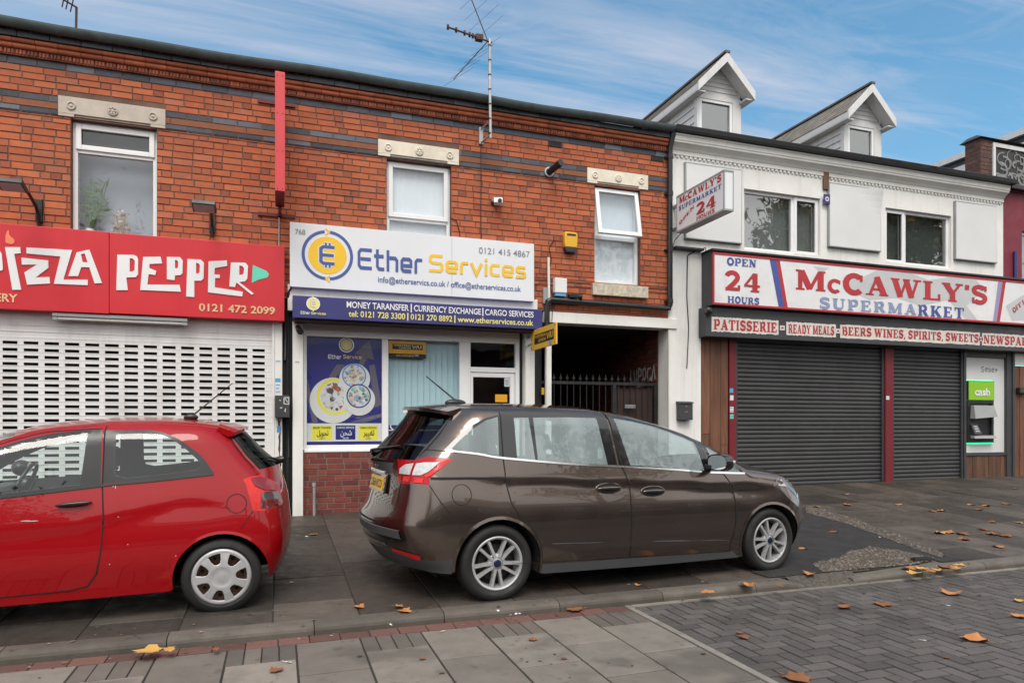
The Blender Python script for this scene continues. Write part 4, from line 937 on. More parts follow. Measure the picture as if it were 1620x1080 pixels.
def big_window(rc, split, wide_left, m, back):
    x0, x1, z0, z1 = rc; y = F + .06; fb = MB(); frame_bars(fb, x0, x1, z0, z1, y, .055)
    fb.box(split - .035, split + .035, y, y + .07, z0 + .055, z1 - .055)
    w = SP(fb, "window", "upvc", bevel=.006)
    a, b = (split, x1) if wide_left else (x0, split)
    cs = MB(); frame_bars(cs, a + .02, b - .02, z0 + .02, z1 - .02, y - .02, .055, .03); cs.build("casement", "upvc", parent=w, bevel=.006)
    pane("pane", x0 + .05, split - .03, z0 + .05, z1 - .05, y + .03, w, m); pane("pane", split + .03, x1 - .05, z0 + .05, z1 - .05, y + .03, w, m)
    vb = MB(); x = x0 - .05
    while x < x1 + .05: vb.faces([(x, y + .16, z0 - .1), (x + .085, y + .13, z0 - .1), (x + .085, y + .13, z1 + .1), (x, y + .16, z1 + .1)], [(0, 1, 2, 3)]); x += .088
    vb.build("vertical_blind", back, parent=w); return w
big_window(wa, WX(1258), True, "win_mirror", "blind_pale"); big_window(wb_, WX(1435), False, "win_mirror", "blind_dim")
# blank boards screwed over former openings
def board(uL, uR, vT, vB, curl):
    x0, x1, z0, z1 = rect(uL, uR, vT, vB, F - .05); mb = MB(); n = 10; y = F - .05
    def yy(i, j):
        a, b = i / n, j / n
        return y - curl * max(0, a + b - 1.45) ** 2 - .0015 * math.sin(a * 7 + b * 3)
    pts = [(lerp(x0, x1, i / n), yy(i, j), lerp(z0, z1, j / n)) for j in range(n + 1) for i in range(n + 1)]
    mb.faces(pts, [(j * (n + 1) + i, j * (n + 1) + i + 1, (j + 1) * (n + 1) + i + 1, (j + 1) * (n + 1) + i) for j in range(n) for i in range(n)])
    o = SP(mb, "blank_board", "board_white")
    so = o.modifiers.new("solid", 'SOLIDIFY'); so.thickness = .012; so.offset = -1
    fr = MB(); d = .022
    fr.box(x0 - d, x0 - .002, y - .002, F - .002, z0 - d, z1 + d); fr.box(x1 + .002, x1 + d, y + .01, F - .002, z0 - d, z1 + d)
    fr.box(x0 - .002, x1 + .002, y - .012, F - .002, z0 - d, z0 - .002); fr.box(x0 - .002, x1 + .002, y + .004, F - .002, z1 + .002, z1 + d)
    fr.build("batten", "grey_plastic", parent=o, bevel=.003); return o
board(1086, 1173, 258, 375, 0.02); board(1313, 1393, 290, 388, .25); board(1513, 1577, 319, 408, .06)
pb = MB(); a = rect(1303, 1311, 272, 299, F - .03); pb.box(a[0], a[1], F - .04, F - .002, a[2], a[3], 0, (.14, .075, .045)); SP(pb, "wooden_post", "timber")
pt = MB(); a = rect(1303, 1312.5, 307, 322, F - .05); pt.box(a[0], a[1], F - .06, F - .045, a[2], a[3], 0)
pt.ring(((a[0] + a[1]) / 2, F - .0615, (a[2] + a[3]) / 2), .022, .04, 20, 1)
tag(pt.build("wall_plate", ["navy", "letter_white"]), "small blue plate with a white O, fixed between a window and a blank board", "sign")
# ---- dormers
def dormer(uA, vA, uW0, uW1, vW0, vW1):
    YD = 10.15; ax, az = W(uA, vA, YD - .23); hw = .475
    # apex, eaves, cheeks
    d = MB(); zE = az - hw; xl, xr_ = ax - hw, ax + hw
    yr = lambda z: F - .15 + (z - 6.15) / (8.0 - 6.15) * (13.4 - F + .15)   # where the main roof reaches height z
    zB = 6.15
    # cheeks of horizontal weatherboard
    n = 9
    for s_, x in ((-1, xl + .05), (1, xr_ - .05)):
        for i in range(n):
            za, zb2 = lerp(6.2, zE + .02, i / n), lerp(6.2, zE + .02, (i + 1) / n)
            d.hexa([(x, YD + .02, za), (x + s_ * .028, YD + .02, za), (x + s_ * .028, yr(za) + .4, za), (x, yr(za) + .4, za), (x, YD + .02, zb2), (x + s_ * .008, YD + .02, zb2), (x + s_ * .008, yr(zb2) + .4, zb2), (x, yr(zb2) + .4, zb2)])
    wx0, wx1, wz0, wz1 = WX(uW0, YD), WX(uW1, YD), WZ(uW0, vW1, YD), WZ(uW0, vW0, YD)
    # front: posts and boards round the window, gable boards above
    d.box(xl + .02, wx0 - .002, YD, YD + .09, 6.15, wz1 + .08); d.box(wx1 + .002, xr_ - .02, YD, YD + .09, 6.15, wz1 + .08); d.box(wx0 - .002, wx1 + .002, YD, YD + .09, 6.1, wz0 - .002)
    d.box(wx0, wx1, YD, YD + .09, wz1 + .002, wz1 + .08)
    m = 6; zg0 = wz1 + .082
    for i in range(m):
        za, zb2 = lerp(zg0, az - .12, i / m), lerp(zg0, az - .12, (i + 1) / m); ha = max(.02, az - .06 - za); hb_ = max(.01, az - .06 - zb2)
        ha, hb_ = min(ha, hw - .02), min(hb_, hw - .02)
        d.hexa([(ax - ha, YD + .03, za), (ax + ha, YD + .03, za), (ax + ha, YD + .09, za), (ax - ha, YD + .09, za), (ax - hb_, YD + .045, zb2), (ax + hb_, YD + .045, zb2), (ax + hb_, YD + .09, zb2), (ax - hb_, YD + .09, zb2)])
    d.poly([(xl + .03, YD + .07, 6.2), (xr_ - .03, YD + .07, 6.2), (xr_ - .03, YD + .07, zE + .03), (ax, YD + .07, az - .03), (xl + .03, YD + .07, zE + .03)][:5]) if False else None
    for P in ([(xl + .03, zE - .35), (wx0 - .01, zE - .35), (wx0 - .01, az - .05 - (ax - wx0)), (xl + .03, zE + .02)], [(wx1 + .01, zE - .35), (xr_ - .03, zE - .35), (xr_ - .03, zE + .02), (wx1 + .01, az - .05 - (wx1 - ax))], [(wx0 - .01, wz1 + .03), (wx1 + .01, wz1 + .03), (wx1 + .01, az - .05 - (wx1 - ax)), (ax, az - .05), (wx0 - .01, az - .05 - (ax - wx0))]): d.poly([(p[0], YD + .07, p[1]) for p in P])
    o = SP(d, "dormer", "clad_white")
    fb = MB(); frame_bars(fb, wx0, wx1, wz0, wz1, YD + .01, .05, .06); w = fb.build("window", "upvc", parent=o, bevel=.005)
    pn = MB(); pn.box(wx0 + .045, wx1 - .045, YD + .045, YD + .055, wz0 + .045, wz1 - .045); pn.box(wx0 - .03, wx1 + .03, YD + .3, YD + .31, wz0 - .05, wz1 + .05, 1); pn.build("dormer_glazing", ["win_mirror", "blind_pale"], parent=o)
    # roof planes and bargeboards
    ro = MB(); ov = .105; fy = YD - .20
    sl = 1.0
    for s_ in (-1, 1):
        ex, ez = ax + s_ * (hw + ov), az - (hw + ov) * sl
        ybk, ybe = yr(az) + .5, yr(ez) + .5
        rows_ = 7
        for i in range(rows_):
            a_, b_ = i / rows_, (i + 1.1) / rows_
            p = lambda t, y, up: (lerp(ex, ax, min(t, 1)), y, lerp(ez, az, min(t, 1)) + up)
            ro.faces([p(a_, fy, .045), p(a_, lerp(ybe, ybk, a_), .045), p(b_, lerp(ybe, ybk, min(1, b_)), .03), p(b_, fy, .03), p(a_, fy, .015), p(a_, lerp(ybe, ybk, a_), .015)], [(0, 1, 2, 3), (0, 4, 5, 1)])
        ro.poly([(ex, fy, ez + .012), (ex, ybe, ez + .012), (ax, ybk, az + .012), (ax, fy, az + .012)])
    ro.build("dormer_roof", "roof_moss", parent=o)
    bb = MB()
    for s_ in (-1, 1):
        ex, ez = ax + s_ * (hw + ov), az - (hw + ov) * sl; t = .125
        bb.hexa([(ex, fy - .03, ez - t), (ax, fy - .03, az - t), (ax, fy, az - t), (ex, fy, ez - t), (ex, fy - .03, ez + .035), (ax, fy - .03, az + .035), (ax, fy, az + .035), (ex, fy, ez + .035)])
        bb.hexa([(ex, fy, ez - .10), (ex - s_ * .03, fy, ez - .10), (ex - s_ * .03, yr(ez) + .5, ez - .10), (ex, yr(ez) + .5, ez - .10), (ex, fy, ez + .01), (ex - s_ * .03, fy, ez + .01), (ex - s_ * .03, yr(ez) + .5, ez + .01), (ex, yr(ez) + .5, ez + .01)])
        bb.box(ex, ax + s_ * (hw - .06), fy + .01, yr(ez) + .5, ez - .115, ez - .095)
        bb.poly([(ex, fy, ez - .09), (ex, YD + .03, ez - .09), (ax, YD + .03, az - .09), (ax, fy, az - .09)])
    bb.build("bargeboard", "clad_white", parent=o)
    rg = MB(); rg.box(ax - .05, ax + .05, fy - .04, yr(az) + .4, az + .03, az + .065); rg.build("ridge", "roof_slate", parent=o)
    return o
dormer(1151, 86, 1107, 1159, 154, 232); dormer(1381, 135, 1342, 1383, 197, 260)
# ---- shop front
PY = F + .02
tm = MB(); r = random.Random(41)
tx0, tx1 = WX(1110.5, PY), WX(1151, PY)
for i, (a, b) in enumerate(((0, .30), (.31, .72), (.73, 1.0))):
    zc = (1.28, .98, 1.1)[i]
    for za, zb in ((.25, zc - .003), (zc + .003, 3.0)): tm.box(lerp(tx0, tx1, a), lerp(tx0, tx1, b), PY - r.uniform(0, .012), PY + .05, za, zb, 0, shade((.165, .070, .038), .65, 1.3, r))
SP(tm, "timber_panel", "timber", bevel=.003)
for a, b in ((1152.5, 1163), (1399, 1411)): po = MB(); po.box(WX(a, PY), WX(b, PY), PY - .03, PY + .10, .3, 2.95); SP(po, "shop_post", "maroon", bevel=.005)
def dark_shutter(uL, uR):
    x0, x1 = WX(uL, PY), WX(uR, PY); mb = MB(); z = 2.98; p = .0745
    pr = [(-.004, 0), (-.018, .012), (-.023, .03), (-.02, .052), (-.008, .066), (-.002, .068), (-.002, .0745)]
    nX = 8
    while z > .42:
        for (ya, za), (yb, zb) in zip(pr, pr[1:]): mb.poly([(x0, PY + .06 + ya, z - p + za), (x1, PY + .06 + ya, z - p + za), (x1, PY + .06 + yb, z - p + zb), (x0, PY + .06 + yb, z - p + zb)])
        z -= p
    o = SP(mb, "roller_shutter", "shutter_dark", smooth=True, angle=R(35))
    b = MB(); b.box(x0, x1, PY + .03, PY + .075, z - .06, z - .002); b.build("bottom_rail", "charcoal", parent=o, bevel=.004)
    g_ = MB(); g_.box(x0 - .0, x0 + .045, PY - .0, PY + .032, .32, 2.98); g_.box(x1 - .045, x1, PY - .0, PY + .032, .32, 2.98); g_.build("shutter_guide", "charcoal", parent=o, bevel=.004)
    return o
dark_shutter(1163.3, 1398.7); dark_shutter(1411.3, 1524)
fr = MB(); fr.box(WX(1524.2, PY), WX(1527.5, PY), PY - .02, PY + .1, .3, 2.98); fr.box(WX(1592.5, PY), WX(1600, PY), PY - .01, PY + .1, .3, 2.98); fr.box(WX(1527.5, PY), WX(1592.5, PY), PY, PY + .1, WZ(1560, 565, PY), 2.98)
fr.box(WX(1527.6, PY), WX(1592.4, PY), PY, PY + .1, WZ(1527, 721, PY), WZ(1527, 716, PY))
fr.box(WX(1600.2, PY), WX(1603.5, PY), PY - .03, PY + .1, .3, 2.98); SP(fr, "shop_frame", "charcoal", bevel=.004)
wp = MB(); wp.box(WX(1527.5, PY), WX(1592.5, PY), PY + .05, PY + .08, WZ(1527, 716, PY), WZ(1560, 565, PY)); wpo = SP(wp, "cash_panel", "board_white")
gf = MB()
def scrawl2(mb, strokes, u, v, du, dv, y, w):
    for st_ in strokes:
        P = [W(u + p[0] * du, v - p[1] * dv, y) for p in st_]
        for qd in ribbon(P, w): mb.poly([(p[0], y, p[1]) for p in qd])
SC = [[(.7, 1), (.1, .9), (.2, .55), (.7, .4), (.5, 0), (0, .1)], [(1.0, .5), (1.5, .5), (1.4, .8), (1.0, .7), (1.0, .1), (1.5, .1)], [(1.8, 1), (1.8, 0), (2.2, .1), (2.2, .5), (1.8, .5)], [(2.5, .4), (2.9, .4), (2.8, .7), (2.5, .6), (2.5, 0), (3.0, 0)], [(3.2, .7), (3.4, 0), (3.6, .7), (3.3, .3), (3.8, .4)]]
scrawl2(gf, SC, 1552, 588, 7, 8, PY + .048, .02)
gf.build("scribble", "sign_grey", parent=wpo)
td = MB(); x = WX(1527.6, PY); xe = WX(1592.4, PY); q = 0
while x < xe: td.box(x, min(x + .105, xe) - .003, PY + .02 - r.uniform(0, .006), PY + .07, .3, WZ(1527, 721.5, PY), 0, shade((.12, .058, .033), .65, 1.3, r)); x += .108
SP(td, "timber_riser", "timber", bevel=.002)
tr_ = MB(); x = WX(1604, PY)
while x < X1 + 1.0: tr_.box(x, x + .16, PY - r.uniform(0, .01), PY + .05, .3, 2.60, 0, shade((.165, .070, .038), .7, 1.3, r)); x += .164
SP(tr_, "timber_panel", "timber", bevel=.003)
wbk = MB(); wbk.box(WX(1606, F - .02), X1 + 1.0, F - .02, F + .06, 2.63, 2.85); SP(wbk, "concrete_block", "white_paint", bevel=.004)
ins = MB(); ins.box(SX0 + .3, X1, F + .5, F + .55, 0, 3.2); ins.box(SX0 + .05, X1, F + .12, F + .5, 3.05, 3.1); SP(ins, "shop_interior", "room_dark")
# lower charcoal fascia with the torn paper banner
FY = F - .20
fz0, fz1 = 2.862, 3.335
fa = MB(); fx0, fx1 = WX(1116.5, FY), WX(1665, FY)
fa.box(fx0, fx1, FY, F + .1, fz0, fz1); fasc = SP(fa, "shop_fascia", "charcoal", bevel=.005)
bn = MB(); r = random.Random(77)
bands = [(1128, 1229, 'PATISSERIE', 1.0), (1246, 1320, 'READY MEALS', .82), (1331, 1548, 'BEERS WINES, SPIRITS, SWEETS', .98), (1555, 1650, 'NEWSPAPERS', .95)]
zt0, zt1 = 2.972, 3.152
items = []
BL = []
for i, (a, b, s_, k) in enumerate(bands):
    xa, xb = WX(a, FY), WX(b, FY); n = 40
    T = [(lerp(xa - .03, xb + .03, j / n), zt1 + .028 * k + r.uniform(-.006, .006) - .02 * (1 - k)) for j in range(n + 1)]; B = [(lerp(xa - .03, xb + .03, j / n), zt0 - .03 + r.uniform(-.008, .008) + .02 * (1 - k)) for j in range(n + 1)]
    for j in range(n): bn.poly([(B[j][0], FY - .004, B[j][1]), (B[j + 1][0], FY - .004, B[j + 1][1]), (T[j + 1][0], FY - .004, T[j + 1][1]), (T[j][0], FY - .004, T[j][1])])
    items.append((fit(slab(s_, .06), xa + .01, xb - .01, zt0 + .012 * (1 - k), zt1 - .05 * (1 - k)), 0))
    if i < 3:
        xm = WX((b + bands[i + 1][0]) / 2, FY); bn.box(xm - .05, xm + .05, FY - .004, FY - .002, zt0 + .05, zt1 - .05); items.append(([[(xm - .022, zt0 + .075), (xm + .022, zt0 + .075), (xm + .022, zt0 + .105), (xm - .022, zt0 + .105)]], 0))
bo = bn.build("paper_banner", "mc_paper", parent=fasc)
lettering("lettering", ["mc_red"], bo, FY - .0062, items)
# ------------------------------------------------------------------ maroon house next door
MX1 = 19.0
house = thing("maroon_house", "maroon painted building beside the white shop with a brick parapet pier and patterned sign board", "building", (15.5, F, 0))
def HP(mb, name, m, parent=house, **k):
    o = mb.build(name, m, **k); o.parent = parent
    if parent is house: o.matrix_parent_inverse = Matrix.Translation((-15.5, -F, 0))
    return o
hx0 = X1 + .004; hw_ = MB(); ho = (WX(1617), WX(1617) + 1.5, 3.9, 5.3)
backing(hw_, hx0, MX1, -.1, 6.06, F + .004, F + .3, [ho, (hx0 - 1, MX1 + 1, -1, 3.3)]); HP(hw_, "wall", "maroon_wall")
fb = MB(); frame_bars(fb, ho[0], ho[1], ho[2], ho[3], F + .06, .07); w = HP(fb, "window", "upvc", bevel=.006); pane("pane", ho[0] + .06, ho[1] - .06, ho[2] + .06, ho[3] - .06, F + .09, w, "win_mirror"); backdrop("curtain", ho[0] - .02, ho[1] + .02, ho[2], ho[3], F + .2, w, "blind_pale")
gt = MB(); gt.box(hx0 + .05, MX1, F - .13, F + .0, 6.06, 6.15); HP(gt, "gutter", "black_plastic", bevel=.01)
bp_ = MB(); bp_.tube([(WX(1604), F - .03, 3.6), (WX(1604), F - .03, WZ(1604, 398))], .035, 10); HP(bp_, "blue_pipe", "navy", smooth=True, angle=R(40))
pr_ = MB(); r = random.Random(8); YP = 10.0; pxa, pxb = 13.46, 13.78
PALP = [(.10, .05, .04), (.13, .06, .048), (.08, .04, .034)]
brickwork(pr_, [(6.2 + i * .08, 6.28 + i * .08, PALP, 'b') for i in range(13)], pxa, pxb, YP, [], r)
sd_ = MB(); brickwork(sd_, [(6.2 + i * .08, 6.28 + i * .08, PALP, 'b') for i in range(13)], 0, .34, 0, [], r)
Ms = Matrix.Translation((pxa, YP + .34, 0)) @ Matrix.Rotation(R(-90), 4, 'Z')
for f, c in zip(sd_.f, sd_.c): pr_.poly([tuple(Ms @ Vector(sd_.v[i])) for i in f], 0, c)
pr_.box(pxa + .008, pxb, YP + .008, YP + .34, 6.0, 7.24, 1); pier = HP(pr_, "parapet_pier", ["brick", "mortar_grey"])
cp_ = MB(); cp_.hexa([(pxa - .06, YP - .06, 7.24), (MX1, YP - .06, 7.24), (MX1, YP + .42, 7.24), (pxa - .06, YP + .42, 7.24), (pxa + .02, YP + .1, 7.33), (MX1, YP + .1, 7.33), (MX1, YP + .3, 7.33), (pxa + .02, YP + .3, 7.33)]); cp_.build("coping", "charcoal", parent=pier)
sg = MB(); sg.box(pxb + .004, MX1, YP + .01, YP + .3, 6.2, 7.235, 0); sgo = HP(sg, "parapet_sign", "ink")
sw_ = MB(); sw_.box(pxb + .01, pxb + .08, YP - .02, YP + .01, 6.25, 7.18, 0); sw_.box(pxb + .08, MX1, YP - .02, YP + .01, 7.10, 7.18, 0); sw_.box(pxb + .08, MX1, YP - .02, YP + .01, 6.25, 6.33, 0)
sw_.build("sign_rim", "clad_white", parent=sgo)
pt = MB(); r = random.Random(4)
for i in range(46):
    cx, cz, ra = pxb + .2 + (i % 23) * .085 + r.uniform(-.05, .05), r.uniform(6.42, 7.0), r.uniform(.06, .2); a0 = r.uniform(0, 360)
    for qd in ribbon(arc(cx, cz, ra, ra * .8, a0, a0 + r.uniform(120, 260), 10), r.uniform(.018, .06)): pt.poly([(max(min(p[0], MX1), pxb + .085), YP + .006 - i * .0002, max(6.335, min(7.095, p[1]))) for p in qd])
put(pt, fit(text_polys("D", 1, .02), 14.58, 14.72, 6.82, 7.0), (0, YP - .004, 0), XA, ZA, 0, 0.0); put(pt, fit(text_polys("C", 1, .02), 14.58, 14.72, 6.52, 6.7), (0, YP - .004, 0), XA, ZA, 0, 0.0)
pt.build("sign_pattern", "weathered_grey", parent=sgo)
rx = MB()
rx.box(16.0, 20, 10.2, 15, 8.02, 8.16, 0); rx.box(16.12, 20, 10.3, 15, 7.86, 8.018, 1); rx.box(16.06, 20, 10.25, 15, 7.70, 7.858, 0); rx.box(16.2, 20, 10.35, 15, 7.5, 7.698, 1); rx.box(16.25, 20, 10.4, 15, 6.0, 7.498, 2)
HP(rx, "roof_extension", ["clad_white", "charcoal", "cream_reveal"])
# ------------------------------------------------------------------ signs
# red pizza sign: two flat panels, letters cut to odd shapes
PYF = F - .14
psz0, psz1 = 2.79, 3.785; pxs = WX(172.7, PYF); pxr = WX(450, PYF)
pizza = thing("shop_sign", "wide red shop sign with jagged white letters reading PIZZA PEPPER above the perforated white shutter", "sign", ((X_L + pxr) / 2, PYF, psz0))
def SG(mb, name, m, parent, **k):
    o = mb.build(name, m, **k); o.parent = parent; o.matrix_parent_inverse = Matrix.Translation(-Vector(parent.location)) if parent.type == 'EMPTY' else Matrix(); return o
m_ = MB(); m_.box(X_L, pxs - .003, PYF, PYF + .13, psz0, psz1); m_.box(pxs + .003, pxr, PYF, PYF + .13, psz0 + .008, psz1 - .006); SG(m_, "sign_panel", "red_sign", pizza, bevel=.004)
za = lambda P: [W(x / 9, 360 + y / 9, PYF) for x, y in P]; zb_ = lambda P: [W(175 + x / 6, 385 + y / 6, PYF) for x, y in P]
Lt = []
def add(P, hole=None, f=zb_): Lt.append(holed(f(P), [f(hole)]) if hole else earclip(f(P)))
add([(-120, 330), (0, 335), (28, 375), (45, 590), (30, 615), (-60, 620), (-55, 890), (-150, 890)], [(-60, 400), (-25, 405), (-20, 545), (-58, 550)], za)
add([(75, 282), (290, 282), (300, 368), (205, 375), (305, 887), (180, 887)], f=za)
add([(380, 285), (1030, 322), (905, 742), (1252, 742), (1252, 822), (770, 802), (862, 415), (380, 370)], f=za)
add([(308, 430), (690, 470), (692, 575), (510, 712), (708, 705), (716, 797), (390, 815), (350, 640), (530, 528), (315, 530)], f=za)
add([(1095, 355), (1275, 315), (1455, 792), (1350, 797), (1275, 568), (1160, 565), (1115, 692), (975, 692)], [(1155, 380), (1210, 372), (1250, 498), (1180, 495)], za)
add([(65, 108), (225, 112), (250, 125), (262, 150), (262, 295), (240, 322), (150, 325), (165, 445), (55, 445)], [(182, 142), (212, 145), (232, 170), (228, 255), (212, 268), (182, 268)])
add([(310, 130), (475, 128), (490, 192), (370, 197), (368, 235), (435, 262), (425, 302), (362, 293), (350, 392), (655, 394), (668, 460), (282, 443)])
add([(535, 130), (660, 132), (686, 165), (683, 285), (665, 302), (612, 306), (608, 350), (535, 342)], [(612, 160), (630, 160), (643, 180), (640, 230), (630, 238), (612, 236)])
add([(730, 150), (855, 155), (887, 185), (882, 335), (860, 355), (795, 356), (795, 510), (718, 505)], [(812, 185), (835, 190), (848, 210), (845, 275), (830, 288), (812, 286)])
add([(930, 172), (1103, 163), (1108, 215), (990, 235), (985, 296), (1037, 298), (1037, 330), (992, 330), (990, 418), (1255, 460), (1250, 505), (925, 465)])
add([(1142, 182), (1280, 185), (1305, 215), (1298, 335), (1275, 362), (1220, 368), (1360, 478), (1338, 488), (1195, 372), (1180, 415), (1127, 410)], [(1222, 212), (1250, 215), (1268, 240), (1262, 285), (1250, 298), (1222, 300)])
lm = MB()
for tr in Lt:
    for t in tr: lm.prism([(p[0], PYF - .010, p[1]) for p in t], (0, .0095, 0), 0)
SG(lm, "lettering", "letter_white", pizza)
lm = MB()
fl = za([(105, 45), (118, 35), (128, 50), (130, 90), (150, 125), (190, 155), (210, 180), (205, 220), (185, 235), (150, 240), (100, 225), (78, 205), (82, 110)])
put(lm, earclip(fl), (0, PYF - .004, 0), XA, ZA, 0, 0.0)
SG(lm, "flame_mark", "flame", pizza)
lm = MB(); put(lm, earclip(zb_([(1350, 205), (1480, 262), (1500, 285), (1500, 305), (1485, 325), (1400, 345), (1340, 375)])), (0, PYF - .004, 0), XA, ZA, 0, 0.0); SG(lm, "pepper_mark", "mint", pizza)
lm = MB()
put(lm, fit(text_polys("0121 472 2099", 1, .022), WX(314.7, PYF), WX(435, PYF), WZ(315, 492, PYF), WZ(315, 479.5, PYF)), (0, PYF - .004, 0), XA, ZA, 0, 0.0)
put(lm, fit(text_polys("ERY", 1, .022), WX(-7, PYF), WX(28, PYF), WZ(10, 477.5, PYF), WZ(10, 464.5, PYF)), (0, PYF - .004, 0), XA, ZA, 0, 0.0)
SG(lm, "phone_number", "tan_letter", pizza)
# tube lamp under the sign
tl = thing("tube_light", "long unlit fluorescent tube fitting under the red pizza sign", "lamp", (WX(190, F - .08), F - .08, 2.73))
a, b = WX(84, F - .08), WX(297, F - .08)
m_ = MB(); m_.box(a, b, F - .12, F - .05, 2.735, 2.775); SG(m_, "batten_body", "grey_plastic", tl, bevel=.005)
m_ = MB(); m_.tube([(a + .04, F - .085, 2.715), (b - .04, F - .085, 2.715)], .019, 10); SG(m_, "tube", "white_paint", tl, smooth=True, angle=R(40))
for xx in (a, b - .05): m_ = MB(); m_.box(xx, xx + .05, F - .11, F - .06, 2.69, 2.735); SG(m_, "end_cap", "grey_plastic", tl, bevel=.004)
# white money shop sign
EY = F - .12
ex0, ex1, ez0, ez1 = WX(458.5, EY), WX(845, EY), 3.262, 4.115
ether = thing("shop_sign", "white shop sign reading Ether Services in blue and yellow with a round coin logo", "sign", ((ex0 + ex1) / 2, EY, ez0))
exs = WX(715, EY)
m_ = MB(); m_.box(ex0, exs - .0015, EY, EY + .11, ez0, ez1); m_.box(exs + .0015, ex1, EY, EY + .11, ez0, ez1); SG(m_, "sign_panel", "sign_white", ether, bevel=.003)
def coin_logo(mb, cx, cz, rad, y, mats):
    """mats: ring, disc, letter, outline, arrow"""
    rg, dc, le, ol, ar = mats
    mb.ring((cx, y, cz), rad * .88, rad, 40, rg, R(97), R(265)); mb.ring((cx, y, cz), rad * .88, rad, 40, rg, R(-85), R(85))
    mb.disc((cx, y, cz), rad * .745, 'y', 48, dc)
    def E(w, yy, m, grow):
        k = rad * .33
        P = [(.27, .375), (-.17, .375), (-.26, .29), (-.26, -.29), (-.17, -.375), (.27, -.375)]
        s = rad
        for i, qd in enumerate(ribbon([(cx + p[0] * s, cz + p[1] * s * .88) for p in P], w)): mb.poly([(p[0], yy - i * .00012, p[1]) for p in qd], m)
        mb.box(cx - .2 * s, cx + .24 * s + grow, yy - .0004, yy, cz - w / 2, cz + w / 2, m)
        for px_ in (-.07, .08):
            for sg_ in (1, -1): mb.box(cx + px_ * s - w * .3, cx + px_ * s + w * .3, yy - .0005, yy, cz + sg_ * (.33 * s), cz + sg_ * (.5 * s + grow), m)
    E(rad * .20, y - .0012, ol, rad * .03); E(rad * .135, y - .003, le, 0)
    for sg_ in (1, -1):
        c0 = (cx - sg_ * .0, cz + sg_ * rad * .94)
        for qd in ribbon([(c0[0] - sg_ * rad * .09, c0[1] + rad * .13), (c0[0] + sg_ * rad * .07, c0[1]), (c0[0] - sg_ * rad * .09, c0[1] - rad * .13)], rad * .06): mb.poly([(p[0], y - .001, p[1]) for p in qd], ar)
lg = MB(); lx, lz = W(518.3, 404, EY); coin_logo(lg, lx, lz, .335, EY - .003, (0, 1, 0, 2, 1)); SG(lg, "coin_logo", ["sign_blue", "sign_yellow", "sign_white"], ether)
m_ = MB(); put(m_, fit(tech("Ether"), WX(565.7, EY), WX(668, EY), 3.552, 3.845), (0, EY - .003, 0), XA, ZA, 0, 0.0)
put(m_, fit(tech("Services"), WX(678.5, EY), WX(832, EY), 3.552, 3.84), (0, EY - .003, 0), XA, ZA, 1, 0.0); SG(m_, "lettering", ["sign_blue", "sign_yellow"], ether)
m_ = MB(); put(m_, fit(text_polys("info@etherservics.co.uk / office@etherservices.co.uk", 1, .012), WX(598, EY), WX(824, EY), 3.37, 3.478), (0, EY - .003, 0), XA, ZA, 0, 0.0); SG(m_, "email_line", "sign_blue", ether)
m_ = MB(); put(m_, fit(text_polys("0121 415 4867", 1, .002), WX(757.6, EY), WX(838, EY), 3.908, 3.998), (0, EY - .003, 0), XA, ZA, 0, 0.0)
put(m_, fit(text_polys("768", 1, .002), WX(467, EY), WX(483, EY), 3.956, 4.026), (0, EY - .003, 0), XA, ZA, 0, 0.0); SG(m_, "small_numbers", "sign_grey", ether)
# dark blue shutter box sign
BY = F - .33; bz0, bz1 = 2.822, 3.112
bx0, bx1 = WX(463, BY), WX(858, BY)
blue = thing("shop_sign", "long dark blue boxed sign listing money transfer, currency exchange and cargo services", "sign", ((bx0 + bx1) / 2, BY, bz0))
m_ = MB(); m_.box(bx0, bx1, BY, F - .062, bz0, bz1); SG(m_, "sign_box", "navy", blue, bevel=.006)
m_ = MB(); m_.box(bx0 + .03, bx1 - .03, BY + .05, F - .07, bz0 - .035, bz0 - .002); SG(m_, "underside_shade", "room_brown", blue)  # dark brown slab stands in for the shadow under the blue box
cx6 = lambda x: WX(440 + x * .2593, BY)
m_ = MB()
for s_, a, b in (("MONEY TARANSFER", 418, 797), ("CURRENCY EXCHANGE", 828, 1237), ("CARGO SERVICES", 1262, 1558)): put(m_, fit(text_polys(s_, 1, .018), cx6(a), cx6(b), 2.986, 3.072), (0, BY - .003, 0), XA, ZA, 0, 0.0)
for a in (812, 1249): m_.box(cx6(a) - .008, cx6(a) + .008, BY - .003, BY - .002, 2.97, 3.085, 0)
for s_, a, b in (("tel: 0121 728 3300", 430, 775), ("0121 270 8892", 808, 1062), ("www.etherservices.co.uk", 1095, 1556)): put(m_, fit(text_polys(s_, 1, .018), cx6(a), cx6(b), 2.868, 2.95), (0, BY - .003, 0), XA, ZA, 1, 0.0)
for a in (791, 1078): m_.box(cx6(a) - .008, cx6(a) + .008, BY - .003, BY - .002, 2.855, 2.96, 1)
SG(m_, "lettering", ["letter_white", "pale_yellow"], blue)
m_ = MB(); lx, lz = W(440 + 214 * .2593, 340 + 541 * .2593, BY); m_.disc((lx, BY - .002, lz), .098, 'y', 40, 2); coin_logo(m_, lx, lz, .098, BY - .0035, (0, 1, 2, 0, 1))
put(m_, fit(tech("Ether"), cx6(137), cx6(193), 2.872, 2.912), (0, BY - .003, 0), XA, ZA, 2, 0.0); put(m_, fit(tech("Services"), cx6(200), cx6(291), 2.87, 2.908), (0, BY - .003, 0), XA, ZA, 1, 0.0)
SG(m_, "coin_logo", ["navy", "pale_yellow", "letter_white"], blue)
